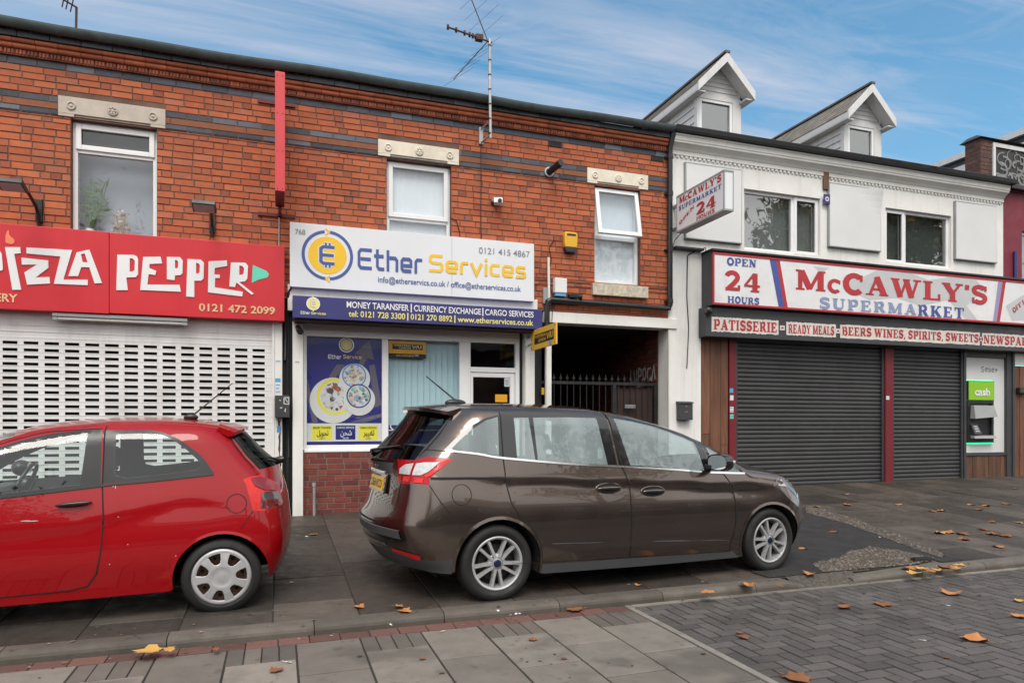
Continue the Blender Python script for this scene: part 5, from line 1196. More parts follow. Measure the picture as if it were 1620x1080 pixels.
# poster behind the left pane
QY = SFY + .055
Q = lambda x, y: W(480 + x * .1759, 525 + y * .1759, QY)
poster = thing("window_poster", "tall navy poster with coin badge and three round pictures behind the left shop window pane", "poster", (*[(Q(370, 0)[0])], QY, Q(0, 1030)[1]))
qs = lambda r_: r_ * .1759 * (QY / 1.035) / 1080
def qpoly(mb, P, m, y): put(mb, earclip([Q(*p) for p in P]), (0, y, 0), XA, ZA, m, 0.0, 0)
def qbox(mb, x0, y0, x1, y1, m, y): a = Q(x0, y0); b = Q(x1, y1); mb.poly([(a[0], y, b[1]), (b[0], y, b[1]), (b[0], y, a[1]), (a[0], y, a[1])], m)
m_ = MB(); p0 = Q(15, 20); p1 = Q(735, 1062); m_.box(p0[0], p1[0], QY, QY + .004, p1[1], p0[1]); SG(m_, "sheet", "board_white", poster)
m_ = MB(); zq0, zq1 = Q(25, 820)[1], Q(25, 20)[1]; xq0, xq1 = Q(22, 0)[0], Q(728, 0)[0]
m_.poly([(xq0, QY - .001, zq0), (xq1, QY - .001, zq0), (xq1, QY - .001, zq1), (xq0, QY - .001, zq1)], 0)
for P in ([(460, 190), (595, 75), (635, 250), (575, 235), (540, 300), (500, 290), (520, 215)], [(30, 400), (130, 812), (80, 812), (30, 560)], [(225, 410), (300, 290), (380, 295), (290, 410)], [(590, 300), (640, 290), (705, 655), (640, 680)], [(420, 810), (700, 730), (705, 760), (560, 812)]): qpoly(m_, P, 1, QY - .002)
m_.poly([(xq0, QY - .001, Q(0, 1025)[1]), (xq1, QY - .001, Q(0, 1025)[1]), (xq1, QY - .001, Q(0, 985)[1]), (xq0, QY - .001, Q(0, 985)[1])], 0)
SG(m_, "print", ["navy_poster", "poster_grey"], poster)
m_ = MB(); r = random.Random(12)
def pic(cx, cy, rv, ring, rr, rw, icx, icy, ir, pal, y, cm):
    c = Q(cx, cy); m_.disc((c[0], y, c[1]), qs(rv), 'y', 40, 0); c2 = Q(icx, icy)
    m_.ring((c2[0], y - .0005, c2[1]), qs(rr - rw), qs(rr), 40, ring)
    ip = MB()
    ip.disc((c2[0], y - .0008, c2[1]), qs(ir), 'y', 30, 0); ip.c[-1] = (.62, .64, .66)
    for i in range(60):
        a_ = r.uniform(0, 6.28); d = qs(ir) * .93 * math.sqrt(r.random()); s2 = qs(ir) * r.uniform(.06, .22); s2 = min(s2, qs(ir) * .98 - d) 
        if s2 <= 0: continue
        a0 = r.uniform(0, 6); k = r.choice((3, 4, 10, 10)); px_, pz_ = c2[0] + d * math.cos(a_), c2[1] + d * math.sin(a_)
        ip.poly([(px_ + s2 * math.cos(a0 + q * 6.283 / k), y - .001 - i * .00003, pz_ + s2 * math.sin(a0 + q * 6.283 / k)) for q in range(k)], 0, shade(r.choice(pal), .7, 1.2, r))
    return ip
COINS = [(.55, .40, .20), (.6, .55, .48), (.35, .2, .1), (.7, .68, .62), (.45, .3, .16), (.3, .35, .45)]
NOTES = [(.4, .52, .62), (.6, .66, .7), (.25, .35, .5), (.6, .42, .34), (.2, .4, .2), (.08, .1, .2), (.5, .15, .12)]
GRILL = [(.1, .09, .09), (.4, .12, .06), (.55, .5, .48), (.25, .18, .12), (.6, .6, .62), (.45, .1, .05)]
ips = [pic(270, 615, 206, 1, 165, 26, 290, 580, 132, GRILL, QY - .003, 0), pic(462, 420, 138, 2, 108, 12, 457, 392, 96, COINS, QY - .005, 0), pic(502, 610, 143, 3, 110, 12, 497, 575, 98, NOTES, QY - .007, 0)]
c = Q(387, 117); m_.disc((c[0], QY - .003, c[1]), qs(68), 'y', 40, 0); m_.disc((c[0], QY - .0035, c[1]), qs(57), 'y', 40, 3); m_.disc((c[0], QY - .004, c[1]), qs(50), 'y', 40, 4); 
SG(m_, "round_frame", ["board_white", "lemon", "sky_blue", "navy_poster", "gold"], poster)
for ip in ips: SG(ip, "picture", "photo_mix", poster)
m_ = MB(); coin_logo(m_, c[0], c[1], qs(46), QY - .005, (0, 0, 1, 0, 0)); SG(m_, "coin_badge", ["gold", "board_white"], poster)
m_ = MB(); put(m_, fit(tech("Ether"), Q(222, 0)[0], Q(340, 0)[0], Q(222, 240)[1], Q(222, 201)[1]), (0, QY - .002, 0), XA, ZA, 0, 0.0); put(m_, fit(tech("Service"), Q(358, 0)[0], Q(522, 0)[0], Q(358, 243)[1], Q(358, 204)[1]), (0, QY - .002, 0), XA, ZA, 1, 0.0)
SG(m_, "lettering", ["letter_white", "gold"], poster)
m_ = MB()
for x0_, x1_, bgm, fgm, head, ar1, ar2 in ((77, 258, 0, 1, "MONEY TRANSFER", "\ufede\ufef3\ufeee\ufea4\ufe97", "\ufedd\ufe8d\ufeee\ufee3\ufe83"), (290, 467, 1, 0, "CARGO SERVICE", "\ufee6\ufea4\ufeb7", "AIR & SEA"), (497, 668, 0, 1, "CURRENCY EXCHANGE", "\ufeae\ufef4\ufef4\ufed0\ufe97", "\ufe95\ufefc\ufee4\ufecb")):
    qbox(m_, x0_, 838, x1_, 965, bgm, QY - .002)
    for s_, a, b, c_, d in ((head, .06, .94, 868, 850), (ar1, .24, .82, 945, 882), (ar2, .36, .66, 962, 945)):
        y1_ = (c_, d); put(m_, fit(text_polys(s_, 1, .012), Q(lerp(x0_, x1_, a), 0)[0], Q(lerp(x0_, x1_, b), 0)[0], Q(lerp(x0_, x1_, a), c_)[1], Q(lerp(x0_, x1_, a), d)[1]), (0, QY - .004, 0), XA, ZA, (2 if bgm == 0 else 3), 0.0)
SG(m_, "service_tiles", ["lemon", "navy_poster", "ink", "letter_white"], poster)
# money transfer sign inside the blind window, and the lower strip
V = lambda x, y, Y: W(600 + x * .1543, 525 + y * .1543, Y)
UY = SFY + .06
uo = V(95, 85, UY); ub = V(480, 270, UY)
wu = thing("window_sign", "orange and black money transfer sign hanging in the window in front of blue blinds", "sign", ((uo[0] + ub[0]) / 2, UY, ub[1]))
zc = V(95, 218, UY)[1]
m_ = MB(); m_.box(uo[0], ub[0], UY, UY + .03, zc, uo[1]); SG(m_, "panel", "wu_orange", wu, bevel=.003)
m_ = MB(); m_.box(uo[0] + .01, ub[0], UY, UY + .03, ub[1], zc - .002); SG(m_, "lower_panel", "ink", wu, bevel=.003)
def wu_box(mb, x0, x1, z0, z1, o, ux, uz, blk, yel):
    put(mb, [[(x0, z0), (x1, z0), (x1, z1), (x0, z1)]], o, ux, uz, blk, .002, 0)
    w = x1 - x0; h = z1 - z0
    put(mb, fit(text_polys("WESTERN", 1, .03), x0 + .04 * w, x0 + .60 * w, z0 + .56 * h, z0 + .88 * h), o, ux, uz, yel, .003); put(mb, fit(text_polys("UNION", 1, .03), x0 + .22 * w, x0 + .60 * w, z0 + .12 * h, z0 + .44 * h), o, ux, uz, yel, .003)
    put(mb, fit(ribbon([(0, 1), (.22, 0), (.42, .8), (.62, 0), (.8, 1)], .17) + ribbon([(.95, 1), (.95, .25), (1.05, .08), (1.3, .08), (1.38, .25), (1.38, 1)], .17), x0 + .64 * w, x0 + .96 * w, z0 + .12 * h, z0 + .88 * h), o, ux, uz, yel, .003)
m_ = MB(); a = V(135, 120, UY); b = V(445, 186, UY); wu_box(m_, a[0], b[0], b[1], a[1], (0, UY, 0), XA, ZA, 0, 1)
put(m_, fit(text_polys("SEND & RECEIVE MONEY", 1, .01), V(175, 0, UY)[0], V(358, 0, UY)[0], V(175, 250, UY)[1], V(175, 231, UY)[1]), (0, UY - .002, 0), XA, ZA, 1, 0.0); put(m_, fit(text_polys("HERE", 1, .02), V(363, 0, UY)[0], V(402, 0, UY)[0], V(363, 250, UY)[1], V(363, 232, UY)[1]), (0, UY - .002, 0), XA, ZA, 2, 0.0)
SG(m_, "lettering", ["ink", "gold", "letter_white"], wu)
lo = thing("window_sign", "low navy window strip with a white telephone mark below the blue blinds", "sign", ((fx[3] + fx[4]) / 2, UY, zGB))
m_ = MB(); m_.box(fx[3] - .005, fx[4], UY, UY + .004, zGB - .005, WZ(615, 672, UY)); SG(m_, "strip", "navy_poster", lo)
m_ = MB(); m_.box(fx[3], fx[4], UY - .002, UY - .001, WZ(615, 681, UY), WZ(615, 679.5, UY), 1)
px_, pz_ = W(621.5, 675.5, UY)
for qd in ribbon([(px_ - .03, pz_ + .035), (px_ - .035, pz_ + .005), (px_ - .005, pz_ - .03), (px_ + .03, pz_ - .035)], .016): m_.poly([(p[0], UY - .002, p[1]) for p in qd], 0)
SG(m_, "phone_mark", ["letter_white", "pale_yellow"], lo)
# projecting yellow sign on the white pole
wy1, wy0 = 9.42, 8.47; wx = .3739 * wy1
ws = thing("projecting_sign", "yellow projecting money transfer sign fixed beside a white pole at the passage corner", "sign", (wx, wy1, 2.52))
m_ = MB(); m_.box(wx, wx + .025, wy0, wy1, 2.52, 2.81); SG(m_, "sign_board", "wu_yellow", ws, bevel=.003)
m_ = MB(); wu_box(m_, .15, .88, .075, .215, (wx, wy1, 2.52), (0, -1, 0), ZA, 0, 1)
for a, b in ((.03, .03), (.03, .26), (.92, .03), (.92, .26)): put(m_, [[(a - .01, b - .01), (a + .01, b - .01), (a + .01, b + .01), (a - .01, b + .01)]], (wx, wy1, 2.52), (0, -1, 0), ZA, 2, .002)
SG(m_, "lettering", ["ink", "wu_yellow", "rust"], ws)
m_ = MB(); put(m_, fit([arc(0, 0, .5, .6, 0, 360, 10)[:-1]], .70, .80, -.01, .07), (wx, wy1, 2.52), (0, -1, 0), ZA, 0, .004); SG(m_, "torn_sticker", "mc_violet", ws)
m_ = MB(); m_.box(wx + .005, wx + .02, wy1, F - .0, 2.6, 2.63); m_.box(wx + .005, wx + .02, wy1, F, 2.72, 2.75); SG(m_, "bracket", "galv", ws)
# supermarket fascia sign box
MY = F - .28; mz0, mz1 = 3.362, 4.205
mx0, mx1 = WX(1127, MY), WX(1668, MY)
ms = thing("shop_sign", "long white supermarket sign box with red slab letters McCAWLY'S and OPEN 24 HOURS", "sign", ((mx0 + mx1) / 2, MY, mz0))
m_ = MB(); m_.box(mx0 - .012, mx1, MY + .012, F + .02, mz0 - .01, mz1 + .01); SG(m_, "sign_case", "charcoal", ms, bevel=.005)
m_ = MB(); m_.box(mx0 - .02, mx1, MY - .03, F + .01, mz1 + .014, mz1 + .055); m_.box(WX(1064), mx0 - .022, F - .10, F + .0, mz1 + .06, mz1 + .10); SG(m_, "felt_capping", "black_plastic", ms, bevel=.008)
m_ = MB(); rw = .035
m_.box(mx0, mx0 + rw, MY - .012, MY + .011, mz0, mz1); m_.box(mx0 + rw, mx1, MY - .012, MY + .011, mz1 - rw, mz1); m_.box(mx0 + rw, mx1, MY - .012, MY + .011, mz0, mz0 + rw); SG(m_, "sign_rim", "mc_red", ms, bevel=.003)
m_ = MB(); m_.box(mx0 + rw, mx1 - .01, MY - .002, MY + .011, mz0 + rw, mz1 - rw); SG(m_, "sign_face", "mc_panel", ms)
c8 = lambda x, y: W(1110 + x * .3148, 380 + y * .3148, MY); cxx = lambda x: c8(x, 0)[0]
def c8p(mb, P, m, y): put(mb, earclip([c8(*p) for p in P]), (0, y, 0), XA, ZA, m, 0.0, 0)
zt, zb = mz1 - rw - .002, mz0 + rw + .002
def stripe(a0, a1, b0, b1, m, y): m_ = MB(); m_.poly([(cxx(b0), y, zb), (cxx(b1), y, zb), (cxx(a1), y, zt), (cxx(a0), y, zt)]); SG(m_, "stripe", ["mc_blue", "mc_red", "mc_violet"][m], ms)
stripe(341, 374, 386, 413, 0, MY - .004); stripe(374, 392, 413, 432, 1, MY - .0045); stripe(1490, 1512, 1463, 1482, 2, MY - .004); stripe(1512, 1528, 1482, 1498, 1, MY - .0045)
m_ = MB(); r = random.Random(6)
for P in ([(700, 205), (820, 180), (900, 140), (1010, 150), (1140, 200), (1250, 185), (1380, 200), (1420, 245), (1330, 330), (1385, 400), (1330, 400), (1240, 300), (1100, 330), (980, 290), (840, 300), (760, 260)], [(1528, 330), (1590, 290), (1640, 260), (1640, 400), (1560, 405)], [(560, 130), (640, 140), (600, 165)]): c8p(m_, P, 0, MY - .0035)
SG(m_, "grey_swirl", "mc_grey_swirl", ms)
m_ = MB()
put(m_, fit(slab("OPEN"), cxx(126), cxx(274), c8(126, 126)[1], c8(126, 84)[1]), (0, MY - .005, 0), XA, ZA, 1, 0.0)
put(m_, fit(slab("24", .1), cxx(115), cxx(292), c8(115, 250)[1], c8(115, 148)[1]), (0, MY - .005, 0), XA, ZA, 0, 0.0)
put(m_, fit(slab("HOURS"), cxx(130), cxx(288), c8(130, 316)[1], c8(130, 278)[1]), (0, MY - .005, 0), XA, ZA, 1, 0.0)
put(m_, fit(slab("McCAWLY'S", .06), cxx(472), cxx(1434), c8(472, 254)[1], c8(472, 138)[1]), (0, MY - .006, 0), XA, ZA, 0, 0.0)
put(m_, fit(slab("SUPERMA", .16), cxx(592), cxx(1077), c8(592, 346)[1], c8(592, 283)[1]), (0, MY - .006, 0), XA, ZA, 2, 0.0)
put(m_, fit(slab("RKET", .16), cxx(1086), cxx(1316), c8(592, 346)[1], c8(592, 283)[1]), (0, MY - .006, 0), XA, ZA, 1, 0.0)
a = R(33); cs_, sn = math.cos(a), math.sin(a); o_ = c8(1568, 368)
put(m_, [[(p[0] * cs_ - p[1] * sn, p[0] * sn + p[1] * cs_) for p in f] for f in fit(slab("OFF LICENCE"), 0, .95, 0, .11)], (o_[0], MY - .006, o_[1]), XA, ZA, 0, 0.0)
SG(m_, "lettering", ["mc_red", "mc_blue", "mc_pale_blue"], ms)
# projecting lightbox on the white wall
ly1, ly0, lX = 9.40, 8.185, 5.985; lz0_, lz1_ = 4.485, 5.045
lb = thing("projecting_sign", "white projecting lightbox sign with red 24 HOURS lettering on the white wall corner", "sign", (lX, ly1, lz0_))
m_ = MB(); m_.box(lX, lX + .155, ly0, ly1, lz0_, lz1_); SG(m_, "lightbox", "sign_white", lb, bevel=.008)
m_ = MB()
for za_, zb2 in ((lz0_ - .012, lz0_ + .018), (lz1_ - .018, lz1_ + .01)): m_.box(lX - .006, lX + .161, ly0 - .006, ly1 + .006, za_, zb2)
m_.box(lX - .006, lX + .012, ly0 - .006, ly0 + .016, lz0_ + .018, lz1_ - .018); m_.box(lX + .145, lX + .161, ly0 - .006, ly0 + .016, lz0_ + .018, lz1_ - .018); m_.box(lX - .006, lX + .161, ly1 - .016, ly1 + .006, lz0_ + .018, lz1_ - .018)
SG(m_, "metal_frame", "grey_plastic", lb, bevel=.003)
m_ = MB(); L_ = ly1 - ly0; hh = lz1_ - lz0_; o_ = (lX, ly1, lz0_); U_ = (0, -1, 0)
put(m_, fit(slab("McCAWLY'S"), .06 * L_, .95 * L_, .75 * hh, .95 * hh), o_, U_, ZA, 0, .002)
put(m_, fit(slab("SUPERMARKET", .14), .05 * L_, .95 * L_, .565 * hh, .70 * hh), o_, U_, ZA, 1, .002)
put(m_, fit(slab("24", .06), .44 * L_, .84 * L_, .20 * hh, .51 * hh), o_, U_, ZA, 0, .002)
put(m_, fit(slab("HOURS"), .44 * L_, .82 * L_, .045 * hh, .16 * hh), o_, U_, ZA, 0, .002)
a = R(22); cs_, sn = math.cos(a), math.sin(a)
put(m_, [[(p[0] * cs_ - p[1] * sn + .07 * L_, p[0] * sn + p[1] * cs_ + .15 * hh) for p in f] for f in fit(slab("OPEN"), 0, .36 * L_, 0, .10 * hh)], o_, U_, ZA, 0, .002)
SG(m_, "lettering", ["mc_red", "mc_blue"], lb)
m_ = MB(); m_.box(lX + .05, lX + .10, ly1 + .006, F, lz1_ - .12, lz1_ - .08); m_.box(lX + .05, lX + .10, ly1 + .006, F, lz0_ + .08, lz0_ + .12); SG(m_, "bracket", "galv", lb)
m_ = MB(); m_.tube([(lX + .07, ly1 - .02, lz0_ - .01), (lX + .06, F - .05, lz0_ - .08), (lX + .05, F - .012, lz0_ - .16), (lX + .055, F - .012, 4.25)], .007, 6); SG(m_, "cable", "ink", lb)
# narrow red box sign seen on edge
ry1, ry0 = 9.45, 8.81
rx0_, rx1_ = WX(435, ry0), WX(451, ry0); rz0, rz1 = 4.29, 5.75
rs = thing("projecting_sign", "tall narrow red projecting sign seen edge on between the two shops", "sign", ((rx0_ + rx1_) / 2, ry1, rz0))
m_ = MB(); m_.box(rx0_, rx1_, ry0, ry1, rz0, rz1); SG(m_, "sign_box", "red_box", rs, bevel=.006)
m_ = MB()
for q in range(4):
    for s_ in (.25, .75): m_.lathe([(.006, 0), (.006, -.004), (.001, -.005)], (lerp(rx0_, rx1_, s_), ry0, lerp(rz0 + .03, rz1 - .05, q / 3)), 'y', 8)
SG(m_, "rivet", "dark_red", rs)
m_ = MB(); m_.box(rx0_ + .01, rx1_ - .01, ry0 + .02, ry1 - .02, rz0 - .012, rz0 - .001); SG(m_, "base_plate", "dark_red", rs)
for q, (za_, wd) in enumerate(((WZ(443, 165), 1), (WZ(443, 341.5), 0))):
    m_ = MB(); xx = (rx0_ + rx1_) / 2; m_.box(WX(408), WX(467), F - .025, F, za_ - .022, za_ + .022); m_.box(xx - .02, xx + .02, ry1 - .1, F - .025, za_ - .02, za_ + .02)
    if q: m_.box(xx - .02, xx + .02, ry1 - .08, ry1 - .03, za_ + .02, rz0 - .012)
    SG(m_, "bracket", "dark_red", rs)
m_ = MB(); m_.tube([(xx - .01, F - .02, WZ(443, 345)), (xx - .012, F - .02, 3.8)], .007, 6); SG(m_, "stay_wire", "galv", rs)
# ------------------------------------------------------------------ lamps, aerials, cameras, pipes
def FX(mb, name, m, parent, **k): return SG(mb, name, m, parent, **k)
def flood(uh0, uh1, vh, va, ua, label):
    """arm lamp leaning out over a sign"""
    yh = 8.95; x0, x1 = WX(uh0, yh), WX(uh1, yh); z = WZ((uh0 + uh1) / 2, vh, yh); xa, zaa = W(ua, va, F - .02)
    t = thing("sign_lamp", label, "lamp", (xa, F, zaa - .1)); xm = (x0 + x1) / 2 + .06
    m_ = MB(); M_ = Matrix.Translation(((x0 + x1) / 2, yh, z)) @ Matrix.Rotation(R(-14), 4, 'X')
    m_.box((x0 - x1) / 2, (x1 - x0) / 2, -.10, .10, -.025, .03, 0, M=M_); h = FX(m_, "lamp_head", "black_plastic", t, bevel=.008)
    m_ = MB(); m_.box((x0 - x1) / 2 + .02, (x1 - x0) / 2 - .02, -.085, .085, -.029, -.026, 0, M=M_); FX(m_, "lamp_glass", "grey_plastic", t)
    m_ = MB(); m_.tube([(xm - .05, yh + .1, z + .01), (lerp(xm, xa, .35), lerp(yh, F, .45), z + .02), (lerp(xm, xa, .8), lerp(yh, F, .8), lerp(z, zaa, .35)), (xa, F - .06, lerp(z, zaa, .8)), (xa, F - .04, zaa - .12)], .019, 8); FX(m_, "arm", "black_plastic", t, smooth=True, angle=R(40))
    m_ = MB(); m_.box(xa - .035, xa + .035, F - .045, F, zaa - .05, zaa + .22); FX(m_, "wall_bracket", "black_plastic", t, bevel=.004)
flood(-3, 40, 293, 345, 62, "black arm lamp leaning out over the word PIZZA on the red sign")
flood(304, 342, 327, 362, 336, "black arm lamp leaning out over the word PEPPER on the red sign")
# television aerial on a bracketed pole
ay = F - .30
ax_, az0 = W(776, 219, ay); _, az1 = W(772, 62, ay)
ta = thing("tv_aerial", "long television aerial with fish bone boom on a pole bracketed under the gutter", "aerial", (ax_, F, az0))
m_ = MB(); m_.tube([(ax_, ay, az0), (ax_ - .01, ay, lerp(az0, az1, .5)), (ax_ - .012, ay, az1)], .021, 10); FX(m_, "pole", "galv", ta, smooth=True, angle=R(40))
m_ = MB()
for q in range(7): m_.tube([(ax_ - .011, ay, lerp(az0 + .06, az1 - .1, q / 6)), (ax_ - .011, ay, lerp(az0 + .06, az1 - .1, q / 6) + .018)], .025, 8)
FX(m_, "tape_band", "ink", ta)
m_ = MB(); bx = WX(760.5); zA, zB = WZ(760, 203), WZ(760, 229)
m_.box(bx - .03, bx + .03, F - .03, F, zB, zA)
for zz, zp in ((zA - .02, WZ(775, 190, ay)), (zB + .02, WZ(775, 212, ay))): m_.tube([(bx, F - .02, zz), (ax_, ay, zz + .02)], .014, 6)
FX(m_, "wall_bracket", "galv", ta)
boom = [(W(773, 66, ay)[0], ay, W(773, 66, ay)[1]), (W(708, 43, ay - .45)[0], ay - .45, W(708, 43, ay - .45)[1])]
A_, B_ = Vector(boom[0]), Vector(boom[1])
m_ = MB(); m_.tube([A_ - (B_ - A_) * .08, B_], .012, 6)
perp = (B_ - A_).normalized().cross(Vector((0, 0, 1))).normalized(); upv = (B_ - A_).normalized().cross(perp).normalized()
for t_ in (.99, .8, .6, .48, .40, .33):
    c = A_.lerp(B_, t_)
    for s_ in (1, -1): m_.tube([c, c + (perp * .05 * s_ + upv * -.0) + Vector((.05 * s_, .06 * s_, .055 * s_))], .009, 5)
    m_.box(c.x - .014, c.x + .014, c.y - .014, c.y + .014, c.z - .03, c.z + .03)
c = A_.lerp(B_, .24); m_.box(c.x - .05, c.x + .05, c.y - .04, c.y + .04, c.z - .035, c.z + .04)
FX(m_, "boom", "rust", ta)
m_ = MB(); c = A_ + (B_ - A_) * .02
for s_ in (1, -1):
    tip = c + Vector((-.36, -.15, .62)) if s_ > 0 else c + Vector((-.50, .0, -.62)); m_.tube([c, tip], .007, 5)
    for q in range(5):
        p = c.lerp(tip, .15 + q * .2); m_.tube([p + Vector((-.14, .10, -.10)), p + Vector((.22, -.16, .15 + .05 * s_))], .0022, 4)
FX(m_, "reflector", "rust", ta)
m_ = MB(); m_.tube([(ax_ - .06, F - .018, zB - .02), (ax_ - .055, F - .012, zB - .5), (ax_ - .06, F - .012, 4.4), (ax_ - .05, F - .012, 4.0)], .007, 5); FX(m_, "cable", "ink", ta)
# second aerial on the chimney behind the roof, top left
t2 = thing("tv_aerial", "thin rusty aerial rod standing on the roof above the red pizza sign", "aerial", (W(120, 60, 11.0)[0], 11.0, 6.9))
m_ = MB(); a = W(120, 44, 11.0); b = W(121, 12, 11.0); c = W(97, -2, 10.6); m_.tube([(a[0], 11.0, 6.8), (b[0], 11.0, b[1])], .016, 8); FX(m_, "pole", "rust", t2)
m_ = MB(); m_.tube([(b[0], 11.0, b[1]), (c[0], 10.6, c[1]), (c[0] - .5, 10.2, c[1] + .25)], .012, 6)
for q in (.3, .6, .85):
    p = Vector((b[0], 11.0, b[1])).lerp(Vector((c[0], 10.6, c[1])), q); m_.tube([p + Vector((-.04, .08, -.06)), p + Vector((.04, -.08, .06))], .008, 5)
FX(m_, "boom", "rust", t2)
# boiler flue
x, z = W(868, 273); fl_ = thing("boiler_flue", "short black flue pipe sticking out of the brick above the yellow alarm box", "flue", (x, F, z))
m_ = MB(); m_.lathe([(.075, 0), (.075, -.03), (.055, -.032)], (x, F, z), 'y', 20); FX(m_, "wall_collar", "galv", fl_, smooth=True, angle=R(40))
m_ = MB(); m_.tube([(x, F - .02, z), (x + .06, F - .22, z + .04), (x + .075, F - .30, z + .055)], .05, 16); m_.tube([(x + .062, F - .22, z + .042), (x + .068, F - .25, z + .047)], .058, 16); FX(m_, "pipe", "black_plastic", fl_, smooth=True, angle=R(40))
# wall cameras
def camera_(u, v, label, s_=1.0, col="white_plastic", dx=.09):
    x, z = W(u, v, F - .06); t = thing("security_camera", label, "camera", (x, F, z))
    m_ = MB(); m_.lathe([(.045 * s_, 0), (.045 * s_, -.02), (.02 * s_, -.03), (.02 * s_, -.06)], (x - dx * .8 * s_, F, z), 'y', 16); FX(m_, "mount", "black_plastic", t, smooth=True, angle=R(40))
    m_ = MB(); M_ = Matrix.Translation((x, F - .09, z - .005)) @ Matrix.Rotation(R(-20), 4, 'Z') @ Matrix.Rotation(R(-8), 4, 'X'); m_.box(-.09 * s_, .04 * s_, -.05 * s_, .05 * s_, -.04 * s_, .04 * s_, M=M_); FX(m_, "body", col, t, bevel=.008)
    m_ = MB(); m_.lathe([(.028 * s_, 0), (.028 * s_, -.02), (.02 * s_, -.022), (.001, -.018)], (x - .02 * s_, F - .135 * s_, z - .01), 'y', 14); FX(m_, "lens", "lens_dark", t, smooth=True, angle=R(40))
camera_(790, 319, "small white security camera on the brick beside the middle window")
# dark dome camera under the blue sign
x, z = W(471, 519, F - .2); t = thing("security_camera", "small black camera on the white pillar under the blue sign", "camera", (x, F - .06, z))
m_ = MB(); m_.lathe([(.03, 0), (.03, -.03), (.018, -.035)], (x, F - .06, z + .03), 'y', 14); FX(m_, "mount", "black_plastic", t)
m_ = MB(); m_.tube([(x, F - .08, z + .02), (x + .02, F - .16, z - .02), (x + .03, F - .26, z - .05)], [.02, .042, .042], 14); FX(m_, "body", "black_plastic", t, smooth=True, angle=R(40))
# alarm box
a = rect(893, 913.5, 366, 398, F - .08); t = thing("alarm_box", "yellow alarm box with a dark lower edge on the brick wall", "alarm", ((a[0] + a[1]) / 2, F, a[2]))
m_ = MB(); zl = lerp(a[2], a[3], .24); P = [(a[0] + .01, zl), (a[1] - .01, zl), (a[1], lerp(a[2], a[3], .45)), (a[1], a[3] - .03), (a[1] - .02, a[3]), (a[0] + .02, a[3]), (a[0], a[3] - .03), (a[0], lerp(a[2], a[3], .45))]
m_.prism([(p[0], F - .09, p[1]) for p in P], (0, .085, 0)); FX(m_, "cover", "alarm_yellow", t, bevel=.01)
m_ = MB(); P = [(a[0] + .03, a[2]), (a[1] - .03, a[2]), (a[1] - .005, zl - .002), (a[0] + .005, zl - .002)]; m_.prism([(p[0], F - .085, p[1]) for p in P], (0, .08, 0)); FX(m_, "strobe_base", "alarm_dark", t, bevel=.008)
m_ = MB(); m_.box(a[0] + .04, a[1] - .03, F - .0925, F - .09, a[3] - .06, a[3] - .03); FX(m_, "label_strip", "ink", t)
# white sensor box and small black floodlight by the passage
a = rect(878, 897, 439, 468, F - .1); t = thing("sensor_box", "white plastic box with a blue bottom edge above the passage beam", "box", ((a[0] + a[1]) / 2, F, a[2]))
m_ = MB(); m_.box(a[0], a[1], F - .11, F, a[2] + .05, a[3]); FX(m_, "cover", "white_plastic", t, bevel=.012)
m_ = MB(); m_.box(a[0] + .012, a[1] - .012, F - .10, F, a[2], a[2] + .048); FX(m_, "base", "cyan_print", t, bevel=.008)
x, z = W(912, 468, F - .12); t = thing("floodlight", "small black floodlight beside the white sensor box", "lamp", (x, F, z))
m_ = MB(); m_.box(x - .12, x + .04, F - .13, F - .05, z - .03, z + .03); FX(m_, "housing", "black_plastic", t, bevel=.01)
m_ = MB(); m_.tube([(x + .04, F - .09, z), (x + .10, F - .11, z - .005)], [.03, .05], 12); m_.box(x - .05, x + .0, F - .05, F, z - .02, z + .02); FX(m_, "spot", "black_plastic", t)
# downpipe that turns along the beam
t = thing("drain_pipe", "black rainwater pipe dropping between brick and white walls, then running along above the passage", "pipe", (WX(1060), F, 3.2))
xp = WX(1059.5, F - .06); zt = 6.14; zh = WZ(1060, 489, F - .06); xl = WX(866, F - .06); rr = .042
m_ = MB(); m_.tube([(xp + .01, F - .15, zt), (xp + .01, F - .14, zt - .1), (xp, F - .07, zt - .28), (xp, F - .07, zt - .42), (xp, F - .07, zh + .06), (xp - .02, F - .07, zh + .01), (xp - .07, F - .07, zh)], rr, 12); FX(m_, "down_pipe", "pipe_black", t, smooth=True, angle=R(50))
m_ = MB(); zh2 = zh + .03; m_.tube([(xp - .05, F - .07, zh), (xl + .05, F - .07, zh2), (xl, F - .07, zh2 - .03), (xl - .01, F - .07, zh2 - .1), (xl - .01, F - .07, .35)], rr, 12); FX(m_, "cross_pipe", "pipe_black", t, smooth=True, angle=R(50))
for zz in (zt - .45, 5.1, 4.2, zh + .09): m_ = MB(); m_.tube([(xp, F - .07, zz), (xp, F - .07, zz + .07)], rr + .008, 12); m_.box(xp - .07, xp + .07, F - .03, F, zz + .02, zz + .05); FX(m_, "pipe_clip", "pipe_black", t)
